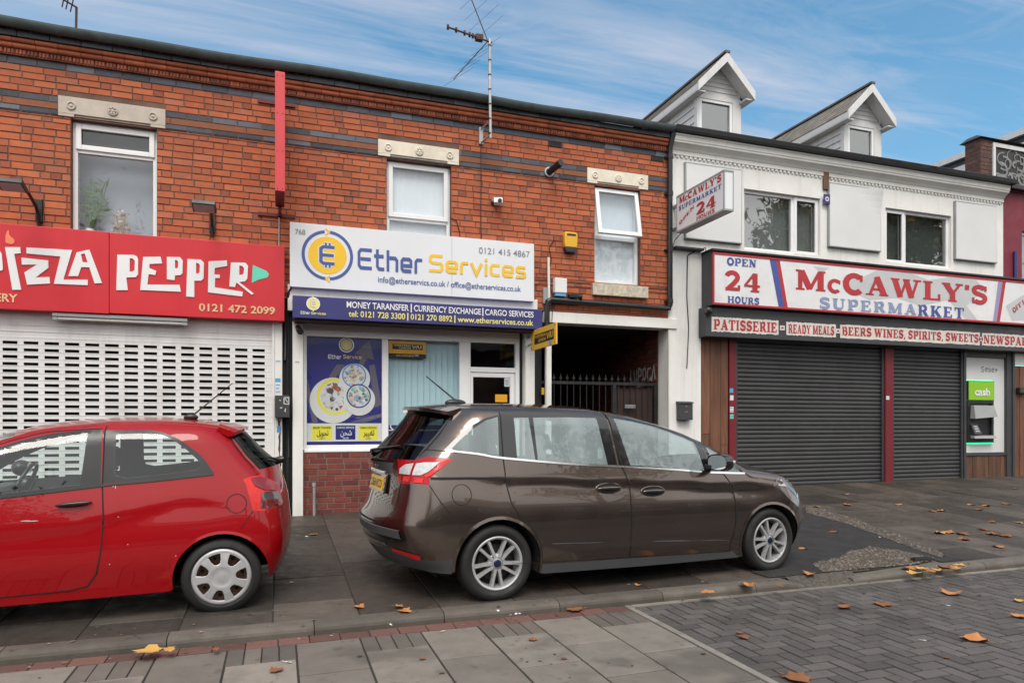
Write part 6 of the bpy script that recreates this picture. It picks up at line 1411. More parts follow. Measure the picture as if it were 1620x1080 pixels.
# white pole in front of the passage corner
t = thing("white_pole", "slim white post with a thin pipe above it at the left corner of the passage", "pole", (WX(867, F - .1), F - .1, .25))
m_ = MB(); m_.box(WX(863.5, F - .12), WX(871.5, F - .12), F - .15, F - .08, .2, WZ(867, 516, F - .12)); FX(m_, "post", "white_paint", t, bevel=.006)
m_ = MB(); m_.tube([(WX(867.5), F - .03, WZ(867, 482)), (WX(866.5), F - .03, WZ(866, 408))], .02, 8); FX(m_, "thin_pipe", "white_paint", t, smooth=True, angle=R(40))
m_ = MB(); a = rect(859, 866, 455, 480, F - .03); m_.box(a[0], a[1], F - .05, F - .008, a[2], a[3]); FX(m_, "junction_box", "grey_plastic", t, bevel=.004)
m_ = MB(); a = rect(857.5, 864, 613, 624, F - .06); m_.box(a[0], a[1], F - .06, F - .02, a[2], a[3]); FX(m_, "yellow_tag", "alarm_yellow", t, bevel=.002)
# spiked gate across the passage
GYY = 9.98
t = thing("spiked_gate", "black steel gate with arrow spikes across the dark passage", "gate", ((PASS_L + PASS_R) / 2, GYY, .3))
zr = WZ(900, 605, GYY); m_ = MB(); xg0, xg1 = PASS_L + .02, PASS_R + .0
m_.box(xg0, xg1, GYY - .02, GYY + .02, zr - .025, zr + .02); m_.box(xg0, xg1, GYY - .015, GYY + .015, .42, .46); m_.box(xg0, xg0 + .05, GYY - .025, GYY + .025, .3, zr); m_.box(xg1 - .05, xg1, GYY - .025, GYY + .025, .3, zr)
xm = WX(971, GYY); m_.box(xm - .03, xm + .03, GYY - .025, GYY + .025, .3, zr)
x = xg0 + .1
while x < xg1 - .1: m_.tube([(x, GYY, .44), (x, GYY, zr)], .0085, 6); x += .113
FX(m_, "gate_frame", "gate_black", t)
sp = MB(); x = xg0 + .1
while x < xg1 - .1:
    sp.tube([(x, GYY, zr + .02), (x, GYY, zr + .06)], .008, 6); P = [(x - .012, zr + .055), (x - .03, zr + .075), (x - .012, zr + .085), (x, zr + .15), (x + .012, zr + .085), (x + .03, zr + .075), (x + .012, zr + .055)]
    for tr in earclip(P): sp.prism([(p[0], GYY - .006, p[1]) for p in tr], (0, .012, 0))
    x += .113
FX(sp, "spikes", "gate_black", t)
m_ = MB(); m_.box(xm + .04, xg1 - .06, GYY + .03, GYY + .04, .4, zr - .06); FX(m_, "backing_sheet", "room_brown", t)
m_ = MB(); a = rect(988, 1005, 640, 645.5, GYY - .03); m_.box(a[0], a[1], GYY - .04, GYY - .026, a[2], a[3]); FX(m_, "letter_plate", "steel", t, bevel=.003)
# letter box on the white pier
a = rect(1075, 1096, 634, 664, F - .1); t = thing("letter_box", "small black letter box on the white pier beside the timber panel", "letter box", ((a[0] + a[1]) / 2, F, a[2]))
m_ = MB(); m_.box(a[0], a[1], F - .105, F - .003, a[2], a[3] - .04); FX(m_, "box_body", "charcoal", t, bevel=.008)
m_ = MB(); m_.hexa([(a[0] - .01, F - .12, a[3] - .038), (a[1] + .01, F - .12, a[3] - .038), (a[1] + .01, F - .002, a[3] - .038), (a[0] - .01, F - .002, a[3] - .038), (a[0] - .006, F - .115, a[3] - .015), (a[1] + .006, F - .115, a[3] - .015), (a[1] + .006, F - .002, a[3]), (a[0] - .006, F - .002, a[3])]); FX(m_, "flap", "charcoal", t, bevel=.004)
m_ = MB(); m_.lathe([(.012, 0), (.012, -.004), (.001, -.005)], ((a[0] + a[1]) / 2, F - .107, a[3] - .09), 'y', 12); m_.box((a[0] + a[1]) / 2 - .03, (a[0] + a[1]) / 2 + .03, F - .108, F - .105, a[2] + .12, a[2] + .14); FX(m_, "lock", "steel", t)
# meter box with white scribbles between the shops
a = rect(435, 458, 625, 660, F - .15); t = thing("meter_box", "black utility box scrawled with white paint between the two shops", "box", ((a[0] + a[1]) / 2, F, a[2]))
m_ = MB(); m_.box(a[0], a[1], F - .16, F - .022, a[2], a[3]); FX(m_, "box_body", "charcoal", t, bevel=.006)
m_ = MB()
for st_ in ([(.62, .9), (.95, .9), (.95, .6), (.62, .62), (.62, .9)], [(.7, .85), (.88, .68)], [(.3, .8), (.4, .75)], [(.75, .25), (.68, .3), (.74, .4)], [(.35, .45), (.42, .42), (.5, .46)]):
    for qd in ribbon([(lerp(a[0], a[1], p[0]), lerp(a[2], a[3], p[1])) for p in st_], .012): m_.poly([(p[0], F - .1625, p[1]) for p in qd])
FX(m_, "scribble", "graffiti", t)
# paper stickers on pillars and posts
def sticker(u0, u1, v0, v1, Y, label, m, n=0):
    a = rect(u0, u1, v0, v1, Y); mb = MB(); mb.box(a[0], a[1], Y, Y + .002, a[2], a[3], 0)
    for q in range(n): mb.box(lerp(a[0], a[1], .1), lerp(a[0], a[1], .9 - .2 * (q % 2)), Y - .001, Y - .0003, lerp(a[2], a[3], (q + .35) / n), lerp(a[2], a[3], (q + .65) / n), 1)
    return tag(mb.build("sticker", [m, "cyan_print"]), label, "sticker")
sticker(435.5, 444, 598, 604, F - .0225, "pale blue sticker on the pillar above the black utility box", "cyan_print")
sticker(435.5, 444, 606, 622, F - .0225, "white paper sticker with blue lines just above the utility box", "board_white", 3)
sticker(435.5, 444.5, 569, 573, F - .0225, "highest thin paper strip on the pillar beside the black recess", "board_white", 1)
sticker(438, 444, 673, 684, F - .0225, "blue sticker on the peeling pillar below the utility box", "cyan_print", 1)
sticker(466, 474, 570, 574, F - .0625, "thin paper strip on the white pillar left of the navy poster", "board_white", 1)
sticker(1154.5, 1160, 614, 621, PY - .0325, "pale blue sticker, highest on the maroon post beside the timber", "cyan_print")
sticker(1155, 1160.5, 625, 633, PY - .0325, "white torn sticker second from top on the left maroon post", "board_white")
sticker(1155, 1160.5, 643, 652, PY - .0325, "pale sticker third from top on the left maroon post", "board_white", 2)
sticker(1155, 1160.5, 655, 662, PY - .0325, "green and blue sticker lowest on the left maroon post", "mint", 1)
sticker(1402, 1407, 626, 632, PY - .0325, "single white sticker on the middle maroon post", "board_white")
# loose black cables in the recess and on the white pier
def cable(pts, label, r_=.009):
    m_ = MB(); m_.tube(pts, r_, 6); return tag(m_.build("cable", "ink", smooth=True), label, "cable")
cable([(WX(464), F - .03, WZ(464, 452)), (WX(457), F - .06, WZ(457, 462)), (WX(455), F - .02, WZ(455, 480)), (WX(456), F + .05, 2.6), (WX(455), F + .08, 1.8), (WX(457), F + .07, 1.0)], "black cable sagging from the white sign into the dark recess", .014)
cable([(WX(452), F - .02, WZ(452, 480)), (WX(452), F + .03, 2.75), (WX(451), F + .06, 2.3)], "short thick cable hanging at the head of the dark recess", .02)
cable([(WX(1087), F - .012, WZ(1087, 405)), (WX(1086), F - .012, WZ(1086, 470)), (WX(1089), F - .012, WZ(1089, 520)), (WX(1086), F - .012, WZ(1086, 582))], "loose thin cable hanging down the white pier", .008)
cable([(WX(1088), F - .012, WZ(1088, 404)), (WX(1098), F - .014, WZ(1098, 398)), (WX(1110), F - .10, WZ(1110, 394)), (WX(1113), F - .2, WZ(1113, 430)), (WX(1112), F - .03, WZ(1112, 500))], "black cable looping over the end of the supermarket sign", .010)
cable([(WX(712), F - .012, WZ(712, 345)), (WX(722), F - .012, WZ(722, 350)), (WX(727), F - .012, WZ(727, 368)), (WX(728), F - .012, 3.9)], "thin wire leaving the corner of the middle window", .006)
cable([(WX(876), F - .012, WZ(876, 380)), (WX(868), F - .012, WZ(868, 392)), (WX(872), F - .012, WZ(872, 410)), (WX(866), F - .012, WZ(866, 440)), (WX(874), F - .03, WZ(874, 470)), (WX(872), F - .03, WZ(872, 508))], "thin black wire wandering down the brick beside the yellow alarm box", .006)
# round alarm bell under the supermarket sign corner
x, z = W(1124, 491, F - .28); t = thing("alarm_sounder", "small dark round sounder at the left end of the supermarket fascia", "alarm", (x, F - .2, z))
m_ = MB(); m_.lathe([(.075, 0), (.07, -.05), (.04, -.075), (.001, -.08)], (x, F - .203, z), 'y', 18); FX(m_, "dome", "black_plastic", t, smooth=True)
m_ = MB(); m_.box(x - .09, x - .05, F - .26, F - .203, z - .04, z + .03); FX(m_, "side_lug", "charcoal", t, bevel=.004)
# cash machine
AY = PY + .045
A0, A1 = WX(1527.8, AY), WX(1568.5, AY); zt_, zb_2 = WZ(1528, 603, AY), WZ(1528, 700, AY); zg = WZ(1528, 633, AY)
t = thing("cash_machine", "wall cash machine with a lime green cash header and glowing green edge", "cash machine", ((A0 + A1) / 2, AY, zb_2))
m_ = MB(); m_.box(A0 - .0, A1 + .024, AY - .006, AY + .003, zb_2 - .024, zt_ + .024); FX(m_, "glow_strip", "led_green", t)
m_ = MB(); m_.box(A0, A1 + .01, AY - .05, AY - .007, zg, zt_ + .012, 0); FX(m_, "header_frame", "ink", t, bevel=.003)
m_ = MB(); m_.box(A0 + .01, A1, AY - .056, AY - .05, zg + .01, zt_, 0); hd = FX(m_, "header_panel", "cash_green", t)
m_ = MB(); put(m_, fit(text_polys("cash", 1, .035), lerp(A0, A1, .24), lerp(A0, A1, .82), lerp(zg, zt_, .25), lerp(zg, zt_, .66)), (0, AY - .058, 0), XA, ZA, 0, 0.0); FX(m_, "lettering", "letter_white", t)
m_ = MB(); y0, y1 = AY - .04, AY - .007
m_.box(A0, A0 + .07, y0, y1, zb_2, zg - .002); m_.box(A1 - .05, A1 + .01, y0, y1, zb_2, zg - .002); m_.box(A0 + .07, A1 - .05, y0, y1, zg - .06, zg - .002); m_.box(A0 + .07, A1 - .05, y0, y1, zb_2, zb_2 + .09); m_.box(A0 + .07, A1 - .05, y1 - .002, y1, zb_2 + .09, zg - .06, 0)
FX(m_, "surround", "ink", t, bevel=.004)
m_ = MB(); a, b = A0 + .06, A1 - .045; zz = lerp(zb_2, zg, .88); m_.hexa([(a, y0 - .12, zz - .26), (b, y0 - .12, zz - .22), (b, y0, zz - .22), (a, y0, zz - .26), (a + .02, y0 - .07, zz), (b - .03, y0 - .07, zz), (b - .03, y0, zz), (a + .02, y0, zz)]); FX(m_, "hood", "grey_plastic", t, bevel=.006)
m_ = MB(); zz = lerp(zb_2, zg, .16); m_.hexa([(a + .01, y0 - .10, zz - .05), (b, y0 - .10, zz - .05), (b, y0, zz - .05), (a + .01, y0, zz - .05), (a + .01, y0 - .08, zz), (b, y0 - .08, zz), (b, y0, zz + .01), (a + .01, y0, zz + .01)]); FX(m_, "shelf", "grey_plastic", t, bevel=.005)
m_ = MB(); M_ = Matrix.Translation((a + .10, y0 - .03, lerp(zb_2, zg, .36))) @ Matrix.Rotation(R(-25), 4, 'X'); m_.box(-.09, .09, -.01, .01, -.14, .14, 0, M=M_)
for q in range(3):
    for w_ in range(3): m_.box(-.05 + w_ * .035, -.025 + w_ * .035, -.016, -.010, -.10 + q * .05, -.07 + q * .05, 1, M=M_)
FX(m_, "keypad", ["charcoal", "steel"], t)
# meter fitting on the timber at the far right
a = rect(1609, 1620, 613, 622, PY - .03); t = thing("wall_box", "small dark box on the timber beyond the cash machine", "box", ((a[0] + a[1]) / 2, PY, a[2]))
m_ = MB(); m_.box(a[0], a[1] + .05, PY - .08, PY - .012, a[2], a[3]); FX(m_, "box_body", "ink", t, bevel=.005); m_ = MB(); m_.box(a[0] + .02, a[1], PY - .084, PY - .081, a[2] + .02, a[3] - .02); FX(m_, "cover_plate", "charcoal", t)
# thin standpipe by the stall riser
t = thing("stand_pipe", "short grey stand pipe against the red brick under the shop window", "pipe", (WX(497, F - .1), F - .1, .22))
x = WX(497, F - .1); m_ = MB(); m_.tube([(x, F - .1, .2), (x, F - .1, WZ(497, 768, F - .1))], .018, 8); FX(m_, "pipe", "galv", t, smooth=True, angle=R(40)); m_ = MB(); m_.tube([(x, F - .1, WZ(497, 769, F - .1)), (x, F - .1, WZ(497, 763, F - .1))], .026, 8); FX(m_, "cap", "galv", t)
# ornaments behind the left upstairs window
wx0, wx1 = w1[0], w1[1]; y = F + .26
t = thing("window_plant", "tall leafy stems in a glass vase behind the left upstairs window", "plant", (lerp(wx0, wx1, .14), y, 3.6))
x = lerp(wx0, wx1, .15); r = random.Random(2)
m_ = MB(); m_.lathe([(.03, 3.5), (.05, 3.55), (.055, 3.88), (.05, 3.9)], (x, y, 0), 'z', 14); FX(m_, "vase", "white_plastic", t, smooth=True)
m_ = MB()
for q in range(9):
    b0 = Vector((x, y, 3.86)); tip = Vector((x + r.uniform(-.12, .22), y + r.uniform(-.05, .05), 4.25 + r.uniform(.0, .35))); m_.tube([b0, b0.lerp(tip, .6) + Vector((r.uniform(-.03, .03), 0, .03)), tip], .006, 5)
    for w_ in range(6):
        p = b0.lerp(tip, .35 + w_ * .12); d = Vector((r.uniform(-1, 1), r.uniform(-.3, .3), r.uniform(-.2, .8))).normalized() * r.uniform(.10, .20); n = Vector((-d.z, 0, d.x)).normalized() * .014; m_.poly([p, p + d * .4 + n, p + d, p + d * .4 - n])
FX(m_, "leaves", "plant_green", t)
t = thing("flower_vase", "dried cream flowers in a vase behind the left upstairs window", "plant", (lerp(wx0, wx1, .5), y, 3.6)); x = lerp(wx0, wx1, .52)
m_ = MB(); m_.lathe([(.04, 3.5), (.07, 3.6), (.05, 3.72), (.06, 3.75)], (x, y, 0), 'z', 14); FX(m_, "vase", "stone", t, smooth=True)
m_ = MB()
for q in range(46):
    p = Vector((x + r.gauss(0, .055), y + r.gauss(0, .04), 3.97 + r.gauss(0, .09)))
    m_.tube([(x, y, 3.72), p], .004, 4)
    for w_ in range(5):
        d = Vector((r.uniform(-1, 1), r.uniform(-1, 1), r.uniform(-.4, 1))).normalized() * .034; n = d.cross(Vector((0, 1, .2))).normalized() * .016; m_.poly([p, p + d * .5 + n, p + d, p + d * .5 - n])
FX(m_, "flowers", "plant_cream", t)
# ------------------------------------------------------------------ cars
def smooth_poly(P, n=4):
    """closed Catmull-Rom through P"""
    out = []; k = len(P)
    for i in range(k):
        p0, p1, p2, p3 = (Vector(P[(i + j - 1) % k]) for j in range(4))
        for t in range(n):
            u = t / n; out.append(tuple(.5 * ((2 * p1) + (p2 - p0) * u + (2 * p0 - 5 * p1 + 4 * p2 - p3) * u * u + (3 * p1 - p0 - 3 * p2 + p3) * u ** 3)))
    return out
def smooth_line(P, n=5):
    out = []; k = len(P)
    for i in range(k - 1):
        p0, p1, p2, p3 = (Vector(P[max(0, min(k - 1, i + j - 1))]) for j in range(4))
        for t in range(n):
            u = t / n; out.append(tuple(.5 * ((2 * p1) + (p2 - p0) * u + (2 * p0 - 5 * p1 + 4 * p2 - p3) * u * u + (3 * p1 - p0 - 3 * p2 + p3) * u ** 3)))
    return out + [tuple(P[-1])]
def resample(P, d):
    out = [P[0]]
    for a, b in zip(P, P[1:]):
        a, b = Vector(a), Vector(b); n = max(1, int((b - a).length / d + .5))
        for i in range(1, n + 1): out.append(tuple(a.lerp(b, i / n)))
    return out
class CarShape:
    def __init__(s, W, rear, top, front, bottom, arches, tumble, zbelt, Rr, Rf, Rt, crease=None, rearbow=(), frontbow=.2):
        """rear/front: (z, s) edges, top: (s, z) edge from rear to front, bottom: (s, z), arches: list of smooth arcs"""
        s.W, s.rear, s.front, s.top, s.tumble, s.zb, s.Rr, s.Rf, s.Rt, s.crease = W, rear, front, top, tumble, zbelt, Rr, Rf, Rt, crease
        s.bottom, s.arches = bottom, arches
        s.topo = sorted(top)
        s.rz = sorted(rear); s.fz = sorted(front)
    def Y(s, x, z):
        k0 = max(0, min(z, s.zb) - .52); y = s.W - .5 * s.tumble / (s.zb - .52) * k0 * k0 - max(0, z - s.zb) * s.tumble - max(0, .42 - z) * .14
        y -= .012 * ((x - 1.35) / 1.6) ** 2
        def rd(d, Rr):
            L = .89 * Rr
            if d >= L: return 0
            q = L - max(d, 0); return Rr - math.sqrt(max(1e-9, Rr * Rr - q * q))
        tot = 0
        tot += rd(x - interp(s.rz, z), s.Rr if not callable(s.Rr) else s.Rr(z)) + rd(interp(s.fz, z) - x, s.Rf)
        Rt = s.Rt(x) if callable(s.Rt) else s.Rt
        tot += rd(interp(s.topo, x) - z, Rt)
        if s.crease:
            for (line, depth, wid) in s.crease:
                if line[0][0] < x < line[-1][0]:
                    d = z - interp(line, x); f = min(1, (x - line[0][0]) / .35, (line[-1][0] - x) / .35)
                    if d < 0: tot += depth * f * (1 - math.exp(d / wid)) * math.exp(d / (wid * 7))
        return y - tot
    def outline(s):
        lo = list(s.bottom); up = [(x, z) for z, x in s.front] + list(reversed(s.top)) + [(x, z) for z, x in reversed(s.rear)]
        return lo, up
def build_car(root, C, regions, strip_parts, centre, side_parts, glass, seamlines, near):
    """regions: list of (polygon, part name) in side view; first match wins"""
    lo, up = C.outline()
    upl = resample(up, .045); lol = resample(lo, .03)
    out = lol + upl[1:-1]
    edges = []; pts = []
    def addloop(P, closed=True):
        b = len(pts); pts.extend(Vector(p) for p in P); n = len(P)
        for i in range(n if closed else n - 1): edges.append((b + i, b + (i + 1) % n))
    addloop(out)
    nloop = len(out)
    for P, _ in regions: addloop(resample(list(P) + [P[0]], .05)[:-1])
    xs = [p[0] for p in out]; zs_ = [p[1] for p in out]
    z = min(zs_) + .02
    while z < max(zs_):
        a, b = interp(C.rz, z), interp(C.fz, z)
        if z > 1.0: a = min([p[0] for p in C.topo if p[1] > z] or [a]) if False else a
        cand = [a + d for d in (.012, .03, .055, .09, .13, .18, .24)] + [b - d for d in (.012, .03, .055, .09, .13, .18, .25, .33)]
        x = a + .3
        while x < b - .3: cand.append(x); x += .055
        for x in cand:
            if inside((x, z), out): pts.append(Vector((x, z)))
        z += .038
    x = min(xs) + .05
    while x < max(xs):
        zt = interp(C.topo, x)
        for d in (.01, .024, .042, .065):
            if zt - d > .6 and inside((x, zt - d), out): pts.append(Vector((x, zt - d)))
        x += .05
    vv, ee, ff, *_ = delaunay_2d_cdt(pts, edges, [], 0, 1e-4)
    vv = [(p.x, p.y) for p in vv]
    groups = {}
    for f in ff:
        c = (sum(vv[i][0] for i in f) / 3, sum(vv[i][1] for i in f) / 3)
        if not inside(c, out): continue
        for P, nm in regions:
            if inside(c, P): groups.setdefault(nm, []).append(f); break
        else: groups.setdefault("body", []).append(f)
    obs = {}
    # top strip: from the front bottom over the roof to the rear bottom
    sec = [-1, -.97, -.93, -.87, -.8, -.7, -.58, -.44, -.3, -.15, 0, .15, .3, .44, .58, .7, .8, .87, .93, .97, 1]
    rows = []
    acc = 0
    for i, (x, z) in enumerate(upl):
        if i: acc += math.hypot(x - upl[i - 1][0], z - upl[i - 1][1])
        cs, cz, pw = centre(x, z, i / (len(upl) - 1)); ye = max(.02, C.Y(x, z))
        rows.append([(cs + (x - cs) * abs(w) ** pw, w * ye, cz + (z - cz) * abs(w) ** pw) for w in sec])
    sgroups = {}
    for i in range(len(upl) - 1):
        for j in range(len(sec) - 1):
            xm, zm = (upl[i][0] + upl[i + 1][0]) / 2, (upl[i][1] + upl[i + 1][1]) / 2
            nm = strip_parts(xm, zm, (sec[j] + sec[j + 1]) / 2); sgroups.setdefault(nm, []).append((i, j))
    def side_faces(mb, nm, off=0.0, m=0):
        for sgn in (-1, 1):
            base = {}
            for f in groups.get(nm, []):
                idx = []
                for i in f:
                    if i not in base:
                        x, zz = vv[i]; base[i] = len(mb.v); mb.v.append((x, sgn * (C.Y(x, zz) - off), zz))
                    idx.append(base[i])
                mb.f.append(tuple(idx) if sgn == -1 else tuple(reversed(idx))); mb.mi.append(m); mb.c.append(None)
    def strip_faces(mb, nm, m=0, off=0):
        base = {}
        for i, j in sgroups.get(nm, []):
            idx = []
            for a, b in ((i, j), (i, j + 1), (i + 1, j + 1), (i + 1, j)):
                if (a, b) not in base:
                    p = rows[a][b]; base[(a, b)] = len(mb.v); mb.v.append((p[0], p[1] * (1 - off * .04), p[2] - off * .03 * (1 if p[2] > 1.0 else 0)))
                idx.append(base[(a, b)])
            mb.f.append(tuple(idx)); mb.mi.append(m); mb.c.append(None)
    allp = {}
    for nm in set(list(groups) + list(sgroups)):
        mb = MB(); side_faces(mb, nm); strip_faces(mb, nm); allp[nm] = mb
    for nm, mb in allp.items():
        m = side_parts[nm][1]; pn = side_parts[nm][0]
        if m is None: continue
        if pn in ("door", "side_window", "quarter_window", "tail_light", "headlight", "sill", "window_surround"):   # left and right are parts of their own
            for sgn in (-1, 1):
                hb = MB(); mp = {}
                for f in mb.f:
                    if sum(mb.v[i][1] for i in f) * sgn <= 0: continue
                    idx = []
                    for i in f:
                        if i not in mp: mp[i] = len(hb.v); hb.v.append(mb.v[i])
                        idx.append(mp[i])
                    hb.f.append(tuple(idx)); hb.mi.append(0); hb.c.append(None)
                if hb.f: obs[(nm, sgn)] = hb.build(pn, m, parent=root, smooth=True, merge=True, angle=R(38))
        else:
            obs[nm] = mb.build(pn, m, parent=root, smooth=True, merge=True, angle=R(38))
    # inner lining and floor
    il = MB()
    for nm in list(groups):
        if nm not in glass: side_faces(il, nm, .03)
    for nm in list(sgroups):
        if nm not in glass: strip_faces(il, nm, 0, 1)
    il.f = [f for f in il.f if min(il.v[i][2] for i in f) > .42 or True]
    il.build("cabin_lining", "cabin", parent=root, smooth=True)
    fl = MB(); zf = .22; y_ = C.W - .10
    fl.box(min(xs) + .28, max(xs) - .35, -y_ + .18, y_ - .18, zf - .04, zf)
    fl.build("floor_pan", "arch_dark", parent=root)
    for arch in C.arches:
        A = resample(arch, .05)
        for sgn in (-1, 1):
            wm = MB()
            for a, b in zip(A, A[1:]):
                ya, yb = C.Y(*a), C.Y(*b); wm.poly([(a[0], sgn * (ya - .004), a[1]), (b[0], sgn * (yb - .004), b[1]), (b[0], sgn * .52, b[1]), (a[0], sgn * .52, a[1])])
            wm.poly([(p[0], sgn * .52, p[1]) for p in A]); wm.build("wheel_housing", "arch_dark", parent=root)
    for arch in C.arches:
        A = resample(arch, .04); cx = sum(p[0] for p in A) / len(A); cz = .3
        for sgn in (-1, 1):
            lp = MB()
            for a, b in zip(A, A[1:]):
                k = .022
                oa = (a[0] + (a[0] - cx) * .07, a[1] + max(0, a[1] - cz) * .07); ob = (b[0] + (b[0] - cx) * .07, b[1] + max(0, b[1] - cz) * .07)
                lp.poly([(a[0], sgn * (C.Y(*a) + .006), a[1]), (b[0], sgn * (C.Y(*b) + .006), b[1]), (ob[0], sgn * (C.Y(*ob) + .0015), ob[1]), (oa[0], sgn * (C.Y(*oa) + .0015), oa[1])])
                lp.poly([(a[0], sgn * (C.Y(*a) + .006), a[1]), (b[0], sgn * (C.Y(*b) + .006), b[1]), (b[0], sgn * (C.Y(*b) - .02), b[1]), (a[0], sgn * (C.Y(*a) - .02), a[1])])
            lp.build("arch_lip", side_parts["body"][1], parent=root, smooth=True, merge=True, angle=R(40))
    # seams
    sm = MB()
    for P, w, lift in seamlines:
        for sgn in (-1, 1):
            for qd in ribbon(resample(P, .03), w):
                q = [(p[0], sgn * (C.Y(p[0], p[1]) + lift), p[1]) for p in qd]; sm.poly(q)
    sm.build("panel_gap", "seam", parent=root)
    obs['rows'] = rows; obs['upl'] = upl; obs['sec'] = sec
    return obs
def side_strip(root, C, name, P, w, m, lift=.006, sides=(-1, 1)):
    mb = MB()
    for sgn in sides:
        for qd in ribbon(resample(P, .04), w):
            q0 = [(p[0], sgn * (C.Y(p[0], p[1]) + lift), p[1]) for p in qd]; q1 = [(p[0], sgn * (C.Y(p[0], p[1]) - .004), p[1]) for p in qd]
            mb.poly(q0); mb.poly([q0[0], q0[1], q1[1], q1[0]]); mb.poly([q0[2], q0[3], q1[3], q1[2]])
    return mb.build(name, m, parent=root, recalc=True)
def side_poly(root, C, name, P, m, lift=.004, sides=(-1, 1), thick=.0):
    mb = MB()
    R_ = resample(list(P) + [P[0]], .04)[:-1]
    pts = [Vector(p) for p in R_]; n = len(pts); bx = [p[0] for p in R_]; bz = [p[1] for p in R_]
    x = min(bx)
    while x < max(bx):
        z = min(bz)
        while z < max(bz):
            if inside((x, z), R_): pts.append(Vector((x, z)))
            z += .04
        x += .04
    vv, ee, ff, *_ = delaunay_2d_cdt(pts, [], [list(range(n))], 1, 1e-4)
    for sgn in sides:
        mb.faces([(p.x, sgn * (C.Y(p.x, p.y) + lift), p.y) for p in vv], [tuple(f) for f in ff])
    return mb.build(name, m, parent=root, smooth=True)
def wheel(root, x, y, z, rad, rim, kind, steer=0.0, spin=0.0):
    """wheel with its outer face towards sgn(y)"""
    sg = -1 if y < 0 else 1; wd = .20
    M_ = Matrix.Translation((x, y, z)) @ Matrix.Rotation(steer, 4, 'Z') @ Matrix.Rotation(spin, 4, 'Y')
    if sg > 0: M_ = M_ @ Matrix.Rotation(math.pi, 4, 'Z')
    # local: outer face at -y
    t = MB()
    prof = [(rim + .002, -.085), (rim + .012, -.098), (rim + .035, -.104), (rad - .055, -.106), (rad - .022, -.100), (rad - .006, -.084), (rad, -.068), (rad, .068), (rad - .006, .084), (rad - .03, .1), (rim + .03, .1), (rim, .085)]
    t.lathe(prof, (0, 0, 0), 'y', 48)
    w = t.build("wheel", "rubber", parent=root, smooth=True, M=M_, angle=R(50), recalc=True)
    gr = MB()
    for yy in (-.035, 0, .035): gr.lathe([(rad + .0006, yy - .004), (rad + .0006, yy + .004)], (0, 0, 0), 'y', 48)
    gr.build("tread_groove", "arch_dark", parent=w, M=M_)
    rm = MB()
    if kind == 'alloy':
        rm.lathe([(rim + .004, -.088), (rim + .004, -.096), (rim - .004, -.100), (rim - .016, -.094), (rim - .022, -.070), (rim - .03, -.02), (rim - .03, .05)], (0, 0, 0), 'y', 64)
        for k in range(5):
            a = 2 * math.pi * k / 5 + math.pi / 2 + math.pi / 5
            for s_ in (-1, 1):
                a0 = a + s_ * .30; a1 = a + s_ * .235
                r0, r1 = .045, rim - .012
                # spoke as a tapered bar
                d0 = Vector((math.cos(a0), 0, math.sin(a0))) * r0; d1 = Vector((math.cos(a1), 0, math.sin(a1))) * r1
                dirv = (d1 - d0).normalized(); nn = Vector((-dirv.z, 0, dirv.x))
                b = []
                for (p, wv, yf, yb) in ((d0, .018, -.092, -.05), (d0.lerp(d1, .5), .0135, -.089, -.055), (d1, .0165, -.090, -.06)):
                    b.append([p + nn * wv + Vector((0, yb, 0)), p - nn * wv + Vector((0, yb, 0)), p - nn * wv * .72 + Vector((0, yf, 0)), p + nn * wv * .72 + Vector((0, yf, 0))])
                P = [tuple(q) for r_ in b for q in r_]
                rm.faces(P, [(i * 4 + j, i * 4 + (j + 1) % 4, (i + 1) * 4 + (j + 1) % 4, (i + 1) * 4 + j) for i in range(2) for j in range(4)] + [(8, 9, 10, 11)])
        rm.lathe([(.074, -.05), (.072, -.074), (.062, -.082), (.04, -.086), (.034, -.09), (.001, -.09)], (0, 0, 0), 'y', 40)
        rim_o = rm.build("rim", "alloy", parent=w, smooth=True, M=M_, recalc=True, angle=R(35))
        dk = MB(); dk.lathe([(rim - .028, -.012), (.001, -.012)], (0, 0, 0), 'y', 40); dk.build("rim_back", "arch_dark", parent=w, M=M_)
        ds = MB(); ds.lathe([(.14, -.016), (.14, -.030), (.08, -.030), (.07, -.016)], (0, 0, 0), 'y', 40); ds.build("brake_disc", "disc_dark", parent=w, M=M_, smooth=True, angle=R(30))
        nt_ = MB()
        for k in range(5):
            a = 2 * math.pi * k / 5 - math.pi / 2; c = (.056 * math.cos(a), 0, .056 * math.sin(a)); nt_.lathe([(.0125, -.078), (.0125, -.090), (.008, -.0905), (.008, -.084), (.001, -.084)], c, 'y', 12)
        nt_.build("wheel_bolts", "disc_dark", parent=w, M=M_)
        cp_ = MB(); cp_.lathe([(.032, -.088), (.031, -.093), (.02, -.0955), (.001, -.096)], (0, 0, 0), 'y', 28); cp_.build("centre_cap", "oval_blue", parent=w, smooth=True, M=M_)
    else:
        # seven-spoke cover: dish with seven rounded windows
        nA = 196; K_ = [(.0, -.100), (.055, -.096), (.078, -.101), (.12, -.098), (.15, -.094), (.178, -.090), (rim - .004, -.092), (rim + .006, -.082)]
        rr_ = [.0, .035, .055, .07] + [.07 + .005 * i for i in range(1, 23)] + [rim - .010, rim - .004, rim + .006]; yy_ = [interp(K_, q) for q in rr_]
        pts = []; fs = []
        for i, (r_, y_) in enumerate(zip(rr_, yy_)):
            for j in range(nA):
                a = 2 * math.pi * j / nA; pts.append((r_ * math.cos(a), y_, r_ * math.sin(a)))
